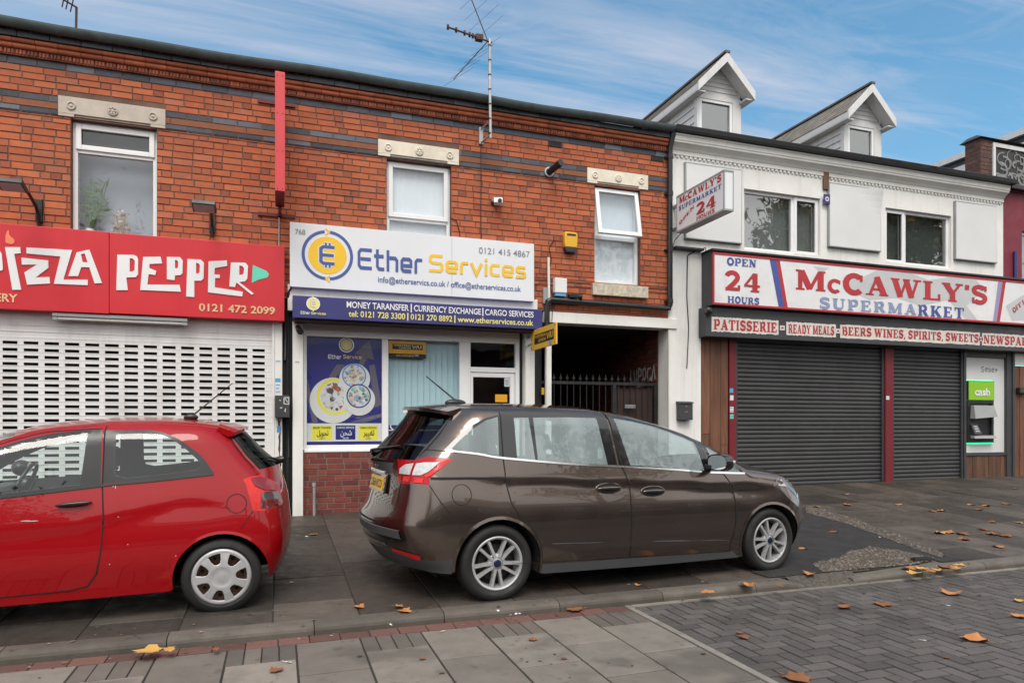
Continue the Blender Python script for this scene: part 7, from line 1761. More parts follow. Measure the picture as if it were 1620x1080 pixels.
        def hole(rm_, am):
            k = ((am / (2 * math.pi) * 7 - .25 * 7) % 1.0) - .5
            u = abs(k) * 2 * math.pi / 7 * rm_; q = (rm_ - .134) / .046
            if not (.096 < rm_ < rim - .020): return False
            wd_ = lerp(.022, .045, (rm_ - .096) / (rim - .020 - .096))
            if rm_ < .118: wd_ = min(wd_, math.sqrt(max(0, .0225 ** 2 - (.118 - rm_) ** 2)) + .003)
            if rm_ > rim - .030: wd_ -= (rm_ - rim + .030) * .6
            return u < wd_
        for i in range(len(rr_) - 1):
            for j in range(nA):
                if hole((rr_[i] + rr_[i + 1]) / 2, 2 * math.pi * (j + .5) / nA): continue
                fs.append((i * nA + j, i * nA + (j + 1) % nA, (i + 1) * nA + (j + 1) % nA, (i + 1) * nA + j))
        rm.faces(pts, fs)
        ho = rm.build("hub_cap", "hub_silver", parent=w, smooth=True, M=M_, merge=True)
        so = ho.modifiers.new("solid", 'SOLIDIFY'); so.thickness = .016; so.offset = -1 if True else 1
        cc = MB(); cc.lathe([(.044, -.1), (.043, -.107), (.038, -.109), (.036, -.105), (.001, -.105)], (0, 0, 0), 'y', 32); cc.build("centre_cap", "hub_silver", parent=w, smooth=True, M=M_, angle=R(30))
        em = MB()
        for (ra, rb_, cz_) in ((.026, .018, 0), (.0085, .017, 0), (.017, .0085, .007)):
            for qd in ribbon(arc(0, cz_, ra, rb_, 0, 360, 24)[:-1], .006, True): em.poly([(p[0], -.1065 - (.0003 if ra == .0085 else 0), p[1]) for p in qd])
        em.build("emblem", "disc_dark", parent=w, M=M_)
        dk = MB(); dk.lathe([(rim - .006, -.06), (.15, -.052), (.09, -.048), (.001, -.048)], (0, 0, 0), 'y', 40); dk.build("steel_wheel", "rusty_disc", parent=w, M=M_, smooth=True)
        hl = MB()
        for k in range(7): a = 2 * math.pi * (k + .5) / 7 + math.pi / 2; hl.lathe([(.013, -.056), (.001, -.0565)], (.14 * math.cos(a + .05), 0, .14 * math.sin(a + .05)), 'y', 12)
        hl.build("vent_hole", "arch_dark", parent=w, M=M_)
    return w
def seat(root, x, y, h=1.0, face=1):
    mb = MB(); mb.hexa([(x - .25, y - .24, .42), (x + .27, y - .24, .42), (x + .27, y + .24, .42), (x - .25, y + .24, .42), (x - .25, y - .22, .56), (x + .27, y - .22, .60), (x + .27, y + .22, .60), (x - .25, y + .22, .56)])
    mb.hexa([(x - .33, y - .22, .5), (x - .18, y - .22, .5), (x - .18, y + .22, .5), (x - .33, y + .22, .5), (x - .45, y - .19, h + .02), (x - .36, y - .19, h + .02), (x - .36, y + .19, h + .02), (x - .45, y + .19, h + .02)])
    s_ = mb.build("seat", "seat_grey", parent=root, bevel=.04)
    hb = MB(); hb.hexa([(x - .47, y - .12, h + .07), (x - .38, y - .12, h + .07), (x - .38, y + .12, h + .07), (x - .47, y + .12, h + .07), (x - .48, y - .10, h + .22), (x - .42, y - .10, h + .22), (x - .42, y + .10, h + .22), (x - .48, y + .10, h + .22)])
    hb.tube([(x - .43, y - .05, h), (x - .43, y - .05, h + .08)], .008, 6); hb.tube([(x - .43, y + .05, h), (x - .43, y + .05, h + .08)], .008, 6); hb.build("headrest", "seat_grey", parent=s_, bevel=.03)
def steering(root, x, y, z, tilt=25):
    mb = MB(); n = 28; M_ = Matrix.Translation((x, y, z)) @ Matrix.Rotation(R(-tilt), 4, 'Y')
    P = [tuple(M_ @ Vector((0, .18 * math.cos(2 * math.pi * i / n), .18 * math.sin(2 * math.pi * i / n)))) for i in range(n + 1)]; mb.tube(P, .015, 8)
    for a in (200, 340, 270): mb.tube([tuple(M_ @ Vector((.03, 0, 0))), tuple(M_ @ Vector((0, .17 * math.cos(R(a)), .17 * math.sin(R(a)))))], .02, 6)
    mb.lathe([(.06, -.02), (.06, .03), (.001, .04)], (0, 0, 0), 'x', 16); mb.v[-48:] = [tuple(M_ @ Vector(v)) for v in mb.v[-48:]]
    mb.build("steering_wheel", "trim_black", parent=root, smooth=True)
def rot_blob(mb, c, rx, ry, rz_, n=16, m_=10, M=None, cut=None):
    pts = []; fs = []
    for i in range(m_ + 1):
        a = math.pi * i / m_ - math.pi / 2
        for j in range(n):
            b = 2 * math.pi * j / n; p = Vector((rx * math.cos(a) * math.cos(b), ry * math.cos(a) * math.sin(b), rz_ * math.sin(a)))
            if M is not None: p = M @ p
            pts.append(tuple(Vector(c) + p))
    for i in range(m_):
        for j in range(n): fs.append((i * n + j, i * n + (j + 1) % n, (i + 1) * n + (j + 1) % n, (i + 1) * n + j))
    mb.faces(pts, fs)
# ================================================================== brown people carrier
OB = (1.53237, 5.95350, 0.068); AB = math.atan2(.06836373, .99766046)
brown = thing("parked_car", "dark brown people carrier parked on the pavement, with a yellow rear plate and misted windows", "car", OB, AB)
def arch_arc(cx, cz, rx, rz_, z0f, z0r, n=20):
    a0 = math.asin(max(-1, min(1, (z0r - cz) / rz_))); a1 = math.pi - math.asin(max(-1, min(1, (z0f - cz) / rz_)))
    return [(cx + rx * math.cos(math.pi - lerp(a0, a1, i / n) if False else lerp(math.pi - a0, math.pi - a1, i / n)), cz + rz_ * math.sin(lerp(math.pi - a0, math.pi - a1, i / n))) for i in range(n + 1)]
ar_r = arch_arc(.025, .29, .355, .352, .20, .26); ar_f = arch_arc(2.755, .30, .352, .335, .18, .17)
B_rear = [(.26, -.535), (.33, -.60), (.42, -.655), (.52, -.685), (.62, -.69), (.70, -.675), (.80, -.655), (.92, -.635), (1.02, -.605), (1.10, -.565), (1.19, -.485), (1.30, -.375), (1.40, -.285), (1.47, -.235)]
B_top = [(-.22, 1.495), (-.10, 1.51), (.13, 1.512), (.40, 1.513), (.67, 1.51), (.95, 1.498), (1.16, 1.475), (1.35, 1.44), (1.55, 1.392), (1.75, 1.335), (1.95, 1.268), (2.15, 1.185), (2.32, 1.095), (2.46, 1.005), (2.55, .955), (2.66, .938), (2.82, .915), (2.98, .885), (3.10, .85), (3.20, .80)]
B_front = [(.18, 3.17), (.25, 3.24), (.35, 3.29), (.47, 3.315), (.58, 3.31), (.67, 3.285), (.75, 3.245), (.80, 3.20)]
B_bot = [(-.535, .26), (-.36, .245)] + ar_r + [(.42, .185), (1.4, .17), (2.36, .165)] + ar_f + [(3.17, .18)]
B_bot = [p for i, p in enumerate(B_bot) if i == 0 or math.hypot(p[0] - B_bot[i - 1][0], p[1] - B_bot[i - 1][1]) > .004]
CB = CarShape(.935, B_rear, B_top, list(B_front), B_bot, [ar_r, ar_f], .26, .95, .27, .38, lambda x: .13 if x < 2.4 else .10,
              crease=[([(-.3, .965), (.5, .925), (1.3, .88), (2.3, .815), (2.9, .80)], .020, .02), ([(.35, .43), (1.2, .39), (2.2, .345)], -.018, .02)])
qw = smooth_poly([(-.325, 1.185), (-.24, 1.262), (-.14, 1.34), (-.02, 1.408), (.085, 1.438), (.085, 1.44)], 1)[:6] + [(.062, 1.128), (-.11, 1.158)]
qframe = [(-.37, 1.185), (-.27, 1.275), (-.16, 1.358), (-.03, 1.425), (.098, 1.455), (.102, 1.115), (-.11, 1.145)]
w_r1 = [(.222, 1.432), (.352, 1.432), (.372, 1.092), (.215, 1.106)]
w_r2 = [(.392, 1.432), (.70, 1.436), (.985, 1.430), (1.035, 1.036), (.70, 1.062), (.395, 1.09)]
rdoorframe = [(.108, 1.468), (.40, 1.476), (.80, 1.474), (1.085, 1.463), (1.125, 1.027), (.70, 1.05), (.095, 1.112)]
w_f = [(1.16, 1.428), (1.36, 1.40), (1.56, 1.358), (1.72, 1.312), (1.86, 1.262), (1.965, 1.216), (2.00, 1.08), (2.02, .965), (1.70, .995), (1.255, 1.03)]
fdoorframe = [(1.10, 1.458), (1.36, 1.425), (1.60, 1.372), (1.83, 1.302), (2.04, 1.22), (2.07, 1.08), (2.09, .952), (1.70, .982), (1.145, 1.026)]
w_q = [(2.10, 1.172), (2.20, 1.118), (2.31, 1.046), (2.425, .938), (2.12, .952)]
qf2 = [(2.05, 1.22), (2.22, 1.128), (2.34, 1.052), (2.47, .932), (2.10, .944)]
rdoor = [(.112, 1.47), (.40, 1.478), (.80, 1.476), (1.09, 1.464), (1.13, 1.20), (1.175, 1.0), (1.222, .86), (1.222, .6), (1.205, .265), (.41, .275), (.385, .40), (.33, .53), (.20, .66), (.135, .76), (.102, .92), (.095, 1.11)]
fdoor = [(1.10, 1.46), (1.36, 1.427), (1.60, 1.374), (1.83, 1.304), (2.05, 1.22), (2.10, .945), (2.23, .925), (2.31, .82), (2.335, .68), (2.325, .48), (2.28, .30), (2.275, .232), (1.21, .262), (1.228, .6), (1.228, .86), (1.18, 1.0), (1.135, 1.20)]
tail_s = [(-.62, 1.035), (-.58, 1.10), (-.50, 1.128), (-.34, 1.118), (-.42, 1.04), (-.505, .968), (-.512, .918), (-.62, .93), (-.66, .96)]
bump_low = [(-.70, .455), (-.62, .372), (-.53, .352), (-.34, .355), (-.30, .24), (-.60, .2), (-.74, .3)]
head_s = [(2.79, .80), (2.87, .878), (3.0, .868), (3.14, .83), (3.30, .75), (3.34, .62), (3.17, .55), (3.0, .655), (2.86, .77)]
front_low = [(3.10, .30), (3.4, .30), (3.4, .1), (3.0, .1)]
sill_b = [(.36, .262), (1.2, .25), (2.31, .228), (2.42, .14), (.36, .15)]
flap = None
regsB = [(w_r1, "win_r1"), (w_r2, "win_r2"), (w_f, "win_f"), (w_q, "win_q"), (qw, "win_rq"), (qframe, "pillars"), (rdoorframe, "pillars_r"), (fdoorframe, "pillars_f"), (qf2, "pillars"), (tail_s, "tail"), (head_s, "head"), (sill_b, "sill"), (bump_low, "lower"), (front_low, "lowerf"), (rdoor, "rdoor"), (fdoor, "fdoor")]
def centreB(x, z, t):
    # edge point -> centreline point and curvature
    if x > 3.1 and z < .83:
        return (x + .17, z + (.02 if z > .7 else 0), 2.2)
    if x > 2.50: k = (x - 2.5) / .7; return (x + lerp(.16, .17, k), z + lerp(.085, .04, k), 2.0)
    if x > 1.25: k = (x - 1.25) / 1.25; return (x + lerp(.06, .17, k), z + lerp(.055, .075, k), 2.0)
    if z > 1.485: k = max(0, min(1, (.1 - x) / .32)); return (x - .20 * k, z + .055 - .02 * k, 2.0)
    if z > 1.10: k = (z - 1.10) / .385; return (x - lerp(.205, .20, k), z + lerp(.0, .03, k), 2.0)
    return (x - interp([(.26, .17), (.45, .15), (.60, .155), (.645, .135), (.70, .09), (.78, .075), (.95, .075), (1.0, .10), (1.04, .13), (1.1, .195)], z), z, 2.1)
def stripB(x, z, w):
    a = abs(w)
    if x < -.2:
        if 1.115 < z < 1.475: return "rear_glass" if a < .985 else "body"
        if .925 < z <= 1.10 and a > .70: return "tail"
        if z < .47 and z > .40: return "body"
        if z < .365: return "lower"
        return "body"
    if 1.30 < x < 2.50 and z > .93: return "windscreen" if a < .955 else "body"
    if x > 2.9 and .58 < z < .86 and a > .72: return "head"
    if x > 3.12 and z < .60: return "lowerf" if (z < .30 or (.36 < z < .56 and a < .62)) else "body"
    return "body"
PB = {"body": ("body", "paint_brown"), "win_r1": ("side_window", "car_glass_fog"), "win_r2": ("side_window", "car_glass_fog"), "win_f": ("side_window", "car_glass_fog"), "win_q": ("quarter_window", "car_glass_fog"), "win_rq": ("quarter_window", "car_glass_fog"),
      "pillars": ("window_surround", "gloss_black"), "pillars_r": ("window_surround", "gloss_black"), "pillars_f": ("window_surround", "gloss_black"), "tail": ("tail_light", "lamp_red"), "head": ("headlight", "lamp_smoke"), "sill": ("sill", "trim_grey"), "lower": ("lower_bumper", "trim_grey"), "lowerf": ("front_grille", "trim_black"),
      "rdoor": ("door", "paint_brown"), "fdoor": ("door", "paint_brown"), "rear_glass": ("rear_window", "car_glass_dark"), "windscreen": ("windscreen", "car_glass_fog")}
seamB = [([(.108, 1.478), (.095, 1.11), (.102, .92), (.135, .76), (.20, .66), (.33, .53), (.385, .40), (.405, .28)], .009, .0025), ([(1.078, 1.492), (1.10, 1.46), (1.135, 1.20), (1.178, 1.0), (1.226, .86), (1.226, .6), (1.206, .262)], .010, .0025),
         ([(2.10, .945), (2.23, .925), (2.31, .82), (2.336, .68), (2.326, .48), (2.28, .30), (2.275, .232)], .009, .0025), ([(-.512, .918), (-.45, .81), (-.37, .705), (-.29, .60)], .006, .0025),
         (smooth_poly([(-.27 + .078 * math.cos(i * math.pi / 5), .842 + .078 * math.sin(i * math.pi / 5)) for i in range(10)], 2) + [(-.192, .842)], .005, .0025), ([(-.22, 1.495), (-.265, 1.43), (-.375, 1.296), (-.49, 1.18), (-.55, 1.13)], .007, .002), ([(-.50, 1.182), (-.37, 1.172)], .006, .0025),
         ([(-.20, 1.508), (-.235, 1.455)], .006, .002), ([(.15, .285), (1.206, .258), (2.275, .228)], .004, .002)]
obB = build_car(brown, CB, regsB, stripB, centreB, PB, ("win_r1", "win_r2", "win_f", "win_q", "win_rq", "rear_glass", "windscreen"), seamB, -1)
side_strip(brown, CB, "chrome_strip", smooth_line([(-.362, 1.178), (-.11, 1.147), (.095, 1.112), (.70, 1.052), (1.14, 1.022), (1.70, .982), (2.10, .946), (2.47, .928)], 4), .016, "chrome", .008)
side_strip(brown, CB, "door_track", [(-.50, .968), (-.2, .962), (.10, .950)], .020, "seam", .002)
side_strip(brown, CB, "rubbing_line", smooth_line([(.48, .425), (1.2, .392), (2.1, .345), (2.27, .325)], 3), .006, "trim_grey", .002)
for P in ([(1.02, .845), (.0, 0)], [(1.455, .805), (0, 0)]):
    cx, cz = P[0]
    for sg_ in (-1, 1):
        mb = MB(); yb = CB.Y(cx, cz)
        mb.lathe([(.001, 0), (.001, 0)], (0, 0, 0)) if False else None
        n = 28; ringo = [(cx + .125 * math.cos(2 * math.pi * i / n), cz + .046 * math.sin(2 * math.pi * i / n)) for i in range(n)]; ringi = [(cx + .117 * math.cos(2 * math.pi * i / n), cz + .040 * math.sin(2 * math.pi * i / n)) for i in range(n)]
        for i in range(n):
            j = (i + 1) % n
            mb.poly([(ringo[i][0], sg_ * (CB.Y(*ringo[i]) + .003), ringo[i][1]), (ringo[j][0], sg_ * (CB.Y(*ringo[j]) + .003), ringo[j][1]), (ringi[j][0], sg_ * (CB.Y(*ringi[j]) + .006), ringi[j][1]), (ringi[i][0], sg_ * (CB.Y(*ringi[i]) + .006), ringi[i][1])], 1)
        mb.poly([(p[0], sg_ * (CB.Y(*p) + .0028), p[1]) for p in ringi], 2)
        M_ = Matrix.Translation((cx, sg_ * (yb + .028), cz + .003)); rot_blob(mb, (0, 0, 0), .112, .014, .015, 14, 8, M=None); nb_ = 14 * 9; mb.v[-nb_:] = [tuple(M_ @ Vector(v)) for v in mb.v[-nb_:]]
        mb.build("handle", ["paint_brown", "paint_brown", "seam"], parent=brown, smooth=True, angle=R(45))
# tail light inner lenses on the corner (near and far)
def strip_pt(x, z, w):
    cs, cz, pw = centreB(x, z, .9); ye = CB.Y(x, z); return Vector((cs + (x - cs) * abs(w) ** pw, w * ye, cz + (z - cz) * abs(w) ** pw))
def lens(P, m, lift=.006):
    for sg_ in (-1, 1):
        mb = MB()
        rs_ = resample(list(P) + [P[0]], .02)[:-1]; pts = [Vector(p) for p in rs_]; n0 = len(pts)
        u = min(p[0] for p in rs_)
        while u < max(p[0] for p in rs_):
            z = min(p[1] for p in rs_)
            while z < max(p[1] for p in rs_):
                if inside((u, z), rs_): pts.append(Vector((u, z)))
                z += .02
            u += .02
        v2, e2, f2, *_ = delaunay_2d_cdt(pts, [], [list(range(n0))], 1, 1e-4)
        vs3 = []
        for p in v2:
            # u < 0: on the rear face (w from 1 inwards); u > 0: along the side
            xe = interp(CB.rz, p.y)
            if p.x < 0: q = strip_pt(xe, p.y, 1 + p.x / .75); q = Vector((q.x - lift, sg_ * (q.y + lift * .4), q.z))
            else: q = Vector((xe + p.x - lift * .3, sg_ * (CB.Y(xe + p.x, p.y) + lift), p.y))
            vs3.append(tuple(q))
        mb.faces(vs3, [tuple(f) for f in f2]); mb.build("tail_lens", m, parent=obB[("tail", sg_)] if ("tail", sg_) in obB else brown, smooth=True)
lens([(-.20, .99), (-.19, 1.03), (-.11, 1.065), (-.012, 1.078), (-.012, .99)], "lamp_clear")
lens([(.004, .99), (.004, 1.077), (.05, 1.088), (.15, 1.09), (.10, 1.02), (.055, .992)], "lamp_clear")
lens([(.16, 1.09), (.245, 1.112), (.12, .99), (.09, .975), (.075, .992), (.11, 1.02)], "lamp_red_bright", .005)
lens([(-.12, .94), (-.01, .935), (-.01, .975), (-.12, .972)], "lamp_red_bright", .005)
lens([(.02, .935), (.075, .935), (.075, .97), (.02, .972)], "lamp_red_bright", .005)
# rear furniture: spoiler, wiper, plate, emblem, step, reflector
sp = MB()
T = []
for w in [i / 10 - 1 for i in range(21)]:
    y = w * .60; s0 = -.20 + .02 * w * w - .0; s1 = -.485 + .20 * w * w; z0 = 1.555 - .045 * w * w; z1 = 1.530 - .05 * w * w
    T.append([(s0, y, z0), (s1, y, z1), (s1 + .004, y, z1 - .028), (s1 + .05, y, z1 - .04), (s0 - .02, y, z0 - .05)])
for a, b in zip(T, T[1:]):
    for j in range(5): sp.poly([a[j], a[(j + 1) % 5], b[(j + 1) % 5], b[j]])
sp.poly(T[0]); sp.poly(list(reversed(T[-1])))
sp.build("spoiler", "paint_brown", parent=brown, smooth=True, recalc=True, merge=True, angle=R(35))
wp_ = MB(); b0 = strip_pt(interp(CB.rz, 1.135), 1.135, .12); b1 = strip_pt(interp(CB.rz, 1.20), 1.20, -.62)
wp_.tube([b0 + Vector((-.025, 0, 0)), b0 + Vector((-.03, 0, .02)), b1 + Vector((-.03, 0, 0))], [.02, .012, .008], 8); wp_.tube([b0 + Vector((.01, 0, 0)), b0 + Vector((-.035, 0, 0))], .026, 12); wp_.build("rear_wiper", "trim_black", parent=brown, smooth=True, angle=R(40))
def rear_frame(z):
    p = strip_pt(interp(CB.rz, z), z, 0); p2 = strip_pt(interp(CB.rz, z + .05), z + .05, 0); up_ = (p2 - p).normalized(); return p, up_
p, up_ = rear_frame(.885)
rt = Vector((0, -1, 0)); nn = rt.cross(up_)      # seen from behind: right is -y
pl_ = MB(); hw_ = .235; hh_ = .056; o_ = p + Vector((-.02, 0, 0))
c4 = [o_ - rt * hw_ - up_ * hh_, o_ + rt * hw_ - up_ * hh_, o_ + rt * hw_ + up_ * hh_, o_ - rt * hw_ + up_ * hh_]
pl_.prism([tuple(q) for q in c4], tuple(Vector((.008, 0, 0)))); plo = pl_.build("number_plate", "plate_yellow", parent=brown)
tx = MB(); put(tx, fit(text_polys("LS66 KCU", 1, .012), -hw_ * .88, hw_ * .88, -hh_ * .62, hh_ * .62), o_ + Vector((-.0015, 0, 0)), rt, up_, 0, .0005); tx.build("lettering", "ink", parent=plo)
rc_ = MB(); rc_.prism([tuple(q + Vector((.006, 0, 0))) for q in [o_ - rt * .30 - up_ * .075, o_ + rt * .30 - up_ * .075, o_ + rt * .29 + up_ * .085, o_ - rt * .29 + up_ * .085]], (.02, 0, 0)); rc_.build("plate_recess", "paint_brown", parent=brown, bevel=.006)
p, u2 = rear_frame(1.03); em = MB(); rot_blob(em, p + Vector((-.012, 0, 0)), .010, .055, .024, 18, 8); emo = em.build("emblem", "chrome", parent=brown, smooth=True); em = MB(); rot_blob(em, p + Vector((-.017, 0, 0)), .009, .046, .018, 18, 8); em.build("emblem_oval", "oval_blue", parent=emo, smooth=True)
gb = MB(); p, u2 = rear_frame(.985); gb.box(p.x - .022, p.x - .004, -.28, .28, p.z - .014, p.z + .010); gb.build("tailgate_grip", "chrome", parent=brown, bevel=.005)
sm = MB()
for w0 in (-1, 1):     # tailgate cut lines on the rear face
    P = [strip_pt(interp(CB.rz, z), z, w0 * k) for z, k in ((1.11, .80), (.98, .79), (.93, .80), (.80, .76), (.68, .70), (.60, .6))]
    for a, b in zip(P, P[1:]): sm.poly([a + Vector((-.003, -.005, 0)), a + Vector((-.003, .005, 0)), b + Vector((-.003, .005, 0)), b + Vector((-.003, -.005, 0))])
P = [strip_pt(interp(CB.rz, .60), .60, k / 10 * .6) for k in range(-10, 11)]
for a, b in zip(P, P[1:]): sm.poly([a + Vector((-.003, 0, -.006)), b + Vector((-.003, 0, -.006)), b + Vector((-.003, 0, .006)), a + Vector((-.003, 0, .006))])
sm.build("tailgate_gap", "seam", parent=brown)
bs_ = MB()
for k in range(-12, 12):
    a, b = k / 12, (k + 1) / 12; pa, pb_ = strip_pt(interp(CB.rz, .57), .57, a * .93), strip_pt(interp(CB.rz, .57), .57, b * .93); qa, qb = strip_pt(interp(CB.rz, .505), .505, a * .95), strip_pt(interp(CB.rz, .505), .505, b * .95); d1 = Vector((-.010, 0, 0))
    bs_.poly([pa, pb_, pb_ + d1 + Vector((0, 0, -.004)), pa + d1 + Vector((0, 0, -.004))]); bs_.poly([pa + d1 + Vector((0, 0, -.004)), pb_ + d1 + Vector((0, 0, -.004)), qb + d1, qa + d1]); bs_.poly([qa + d1, qb + d1, qb, qa])
bs_.build("bumper_step", "trim_grey", parent=brown, smooth=True, merge=True, angle=R(30))
for sg_ in (-1, 1):
    rf_ = MB(); P = []
    for k in range(7):
        w = lerp(1.0, .72, k / 6); zz = lerp(.36, .385, k / 6); a = strip_pt(interp(CB.rz, zz), zz, w); b = strip_pt(interp(CB.rz, zz + .045 * (1 - .3 * k / 6)), zz + .045 * (1 - .3 * k / 6), w); d1 = Vector((-.008, sg_ * .0, 0)); P.append((Vector((a.x, sg_ * a.y, a.z)) + d1, Vector((b.x, sg_ * b.y, b.z)) + d1))
    for k in range(2):
        xx = interp(CB.rz, .36) + .012 + k * .028; P.insert(0, (Vector((xx, sg_ * (CB.Y(xx, .352) + .006), .352)), Vector((xx, sg_ * (CB.Y(xx, .395 - .008 * k) + .006), .395 - .008 * k))))
    for a, b in zip(P, P[1:]): rf_.poly([a[0], b[0], b[1], a[1]])
    rf_.build("reflector", "lamp_red_bright", parent=brown, smooth=True)
mb = MB()
for k in range(-8, 8):
    a, b = k / 8 * .62, (k + 1) / 8 * .62; P = [strip_pt(interp(CB.rz, z), z, w) + Vector((-.006, 0, 0)) for z, w in ((.42, a), (.42, b), (.44, b), (.44, a))]; mb.poly(P)
mb.build("bumper_slot", "steel", parent=brown, smooth=True)
# door mirror, near and far
for sg_ in (-1, 1):
    Mm = Matrix.Rotation(R(-8 * sg_), 4, 'Z'); C0 = Vector((2.10, sg_ * 1.0, 1.042))
    def mshell(name, m, parent, x_0, x_1, k0, k1, n=24, steps=7):
        mb = MB(); P = []
        for i in range(steps + 1):
            t = i / steps; kk = k0 + (k1 - k0) * t; sc = math.sqrt(max(0.0, 1 - kk * kk)); P.append([C0 + Mm @ Vector((lerp(x_0, x_1, t), .118 * sc * math.copysign(abs(math.cos(2 * math.pi * j / n)) ** .75, math.cos(2 * math.pi * j / n)), .076 * sc * math.copysign(abs(math.sin(2 * math.pi * j / n)) ** .8, math.sin(2 * math.pi * j / n)))) for j in range(n)])
        for u_, v_ in zip(P, P[1:]):
            for j in range(n): mb.poly([u_[j], u_[(j + 1) % n], v_[(j + 1) % n], v_[j]])
        return mb.build(name, m, parent=parent, smooth=True, merge=True, recalc=True)
    mo_ = mshell("door_mirror", "gloss_black", brown, -.055, .02, -.30, .05)
    mshell("mirror_cap", "paint_brown", mo_, .02, .085, .05, 1.0)
    mb = MB(); n = 24; mb.poly([C0 + Mm @ Vector((-.050, .105 * math.copysign(abs(math.cos(2 * math.pi * j / n)) ** .75, math.cos(2 * math.pi * j / n)), .064 * math.copysign(abs(math.sin(2 * math.pi * j / n)) ** .8, math.sin(2 * math.pi * j / n)))) for j in range(n)]); mb.build("mirror_glass", "mirror_face", parent=mo_)
    mb = MB(); rot_blob(mb, C0 + Mm @ Vector((.035, sg_ * .085, .005)), .042, .034, .022, 14, 8); mb.build("indicator", "lamp_clear", parent=mo_, smooth=True)
    mb = MB(); mb.hexa([(2.02, sg_ * .80, .955), (2.12, sg_ * .80, .955), (2.12, sg_ * .95, .985), (2.04, sg_ * .95, .985), (2.02, sg_ * .80, 1.02), (2.11, sg_ * .80, 1.02), (2.10, sg_ * .95, 1.02), (2.04, sg_ * .95, 1.02)]); mb.build("mirror_arm", "trim_black", parent=mo_, bevel=.01)
# roof rails, aerial
for sg_ in (-1, 1):
    mb = MB(); P = [(x, sg_ * .60, interp(CB.topo, x) + .028 + .022 * math.sin(math.pi * max(0, min(1, (x + .05) / 1.1))) ** .3) for x in [-.08 + i * .09 for i in range(14)]]
    mb.tube(P, .014, 8)
    if False: mb.build("roof_rail", "trim_black", parent=brown, smooth=True)
mb = MB(); rot_blob(mb, (-.03, -.0, 1.568), .10, .035, .035, 16, 8); mb.tube([(-.02, 0, 1.585), (-.30, .0, 1.80)], [.009, .004], 8); mb.build("aerial", "trim_black", parent=brown, smooth=True)
# headlight details
for sg_ in (-1, 1):
    mb = MB(); P = [(2.85, .805), (2.91, .86), (3.04, .845), (3.13, .79), (3.17, .70), (3.12, .67), (3.03, .74), (2.96, .79)]
    mb.faces([(x, sg_ * (CB.Y(x, z) + .004), z) for x, z in P], [tuple(range(len(P)))]); mb.build("lamp_lens", "lamp_clear", parent=obB.get(("head", sg_), brown))
# running gear and cabin
wheel(brown, .022, -.802, .296, .300, .207, 'alloy'); wheel(brown, .022, .802, .296, .300, .207, 'alloy'); wheel(brown, 2.757, -.802, .296, .300, .207, 'alloy', R(3), R(11)); wheel(brown, 2.757, .802, .296, .300, .207, 'alloy', R(3))
for (x, y) in ((1.45, -.38), (1.45, .38), (.55, -.42), (.55, 0), (.55, .42)): seat(brown, x, y, 1.06)
steering(brown, 1.78, -.38, .98)
db = MB(); db.hexa([(1.85, -.74, .45), (2.40, -.74, .45), (2.40, .74, .45), (1.85, .74, .45), (1.90, -.72, .96), (2.42, -.68, .93), (2.42, .68, .93), (1.90, .72, .96)]); db.build("dashboard", "cabin", parent=brown, bevel=.05)
# ================================================================== red hatchback
OR = (-0.38870496, 5.40365407); ang = math.atan2(-0.03838781, -0.99926292)
nR = Vector((-.03838781, .99926292)); nR = -nR if nR.y > 0 else nR
RW = .845
RWB = .868
ro_ = (OR[0] - nR.x * (RW - .02), OR[1] - nR.y * (RW - .02), .064)
red = thing("parked_car", "bright red hatchback parked on the pavement before the perforated white shutter", "car", ro_, ang)
ra_r = arch_arc(0, .27, .325, .318, .21, .28); ra_f = arch_arc(2.40, .27, .325, .318, .2, .2)
R_rear = [(.22, -.345), (.30, -.385), (.40, -.415), (.50, -.425), (.60, -.415), (.70, -.40), (.80, -.385), (.90, -.355), (1.0, -.275), (1.06, -.225), (1.14, -.155), (1.22, -.10), (1.30, -.045)]
R_top = [(-.02, 1.335), (.15, 1.368), (.45, 1.385), (.78, 1.383), (1.02, 1.36), (1.25, 1.315), (1.45, 1.25), (1.65, 1.165), (1.85, 1.065), (2.02, .965), (2.12, .905), (2.3, .87), (2.5, .83), (2.68, .77), (2.80, .70)]
R_front = [(.18, 2.82), (.3, 2.90), (.45, 2.925), (.58, 2.90), (.66, 2.85)]
R_bot = [(-.345, .22), (-.325, .215)] + ra_r + [(.34, .195), (1.2, .185), (2.06, .18)] + ra_f + [(2.82, .18)]
R_bot = [p for i, p in enumerate(R_bot) if i == 0 or math.hypot(p[0] - R_bot[i - 1][0], p[1] - R_bot[i - 1][1]) > .004]
CR = CarShape(RWB, R_rear, R_top, R_front, R_bot, [ra_r, ra_f], .30, .88, .26, .40, lambda x: .13 if x < 2.0 else .1, crease=[([(-.2, .80), (.25, .845), (.9, .69), (1.8, .64)], .018, .03)])
rq_f = smooth_line([(.775, 1.338), (.60, 1.343), (.45, 1.335), (.36, 1.305), (.28, 1.262), (.20, 1.20), (.13, 1.135), (.055, 1.022)], 3) + [(.30, 1.0), (.50, .985), (.762, .968)]
rq_g = smooth_line([(.70, 1.308), (.55, 1.316), (.42, 1.308), (.35, 1.278), (.28, 1.228), (.21, 1.165), (.15, 1.10), (.142, 1.07)], 3) + [(.17, 1.052), (.40, 1.022), (.62, 1.002), (.69, 1.02), (.705, 1.06)]
dw_f = [(.788, 1.342), (.95, 1.338), (1.10, 1.318), (1.28, 1.27), (1.45, 1.205), (1.62, 1.125), (1.78, 1.035), (1.90, .955), (1.90, .87), (1.34, .905), (.775, .962)]
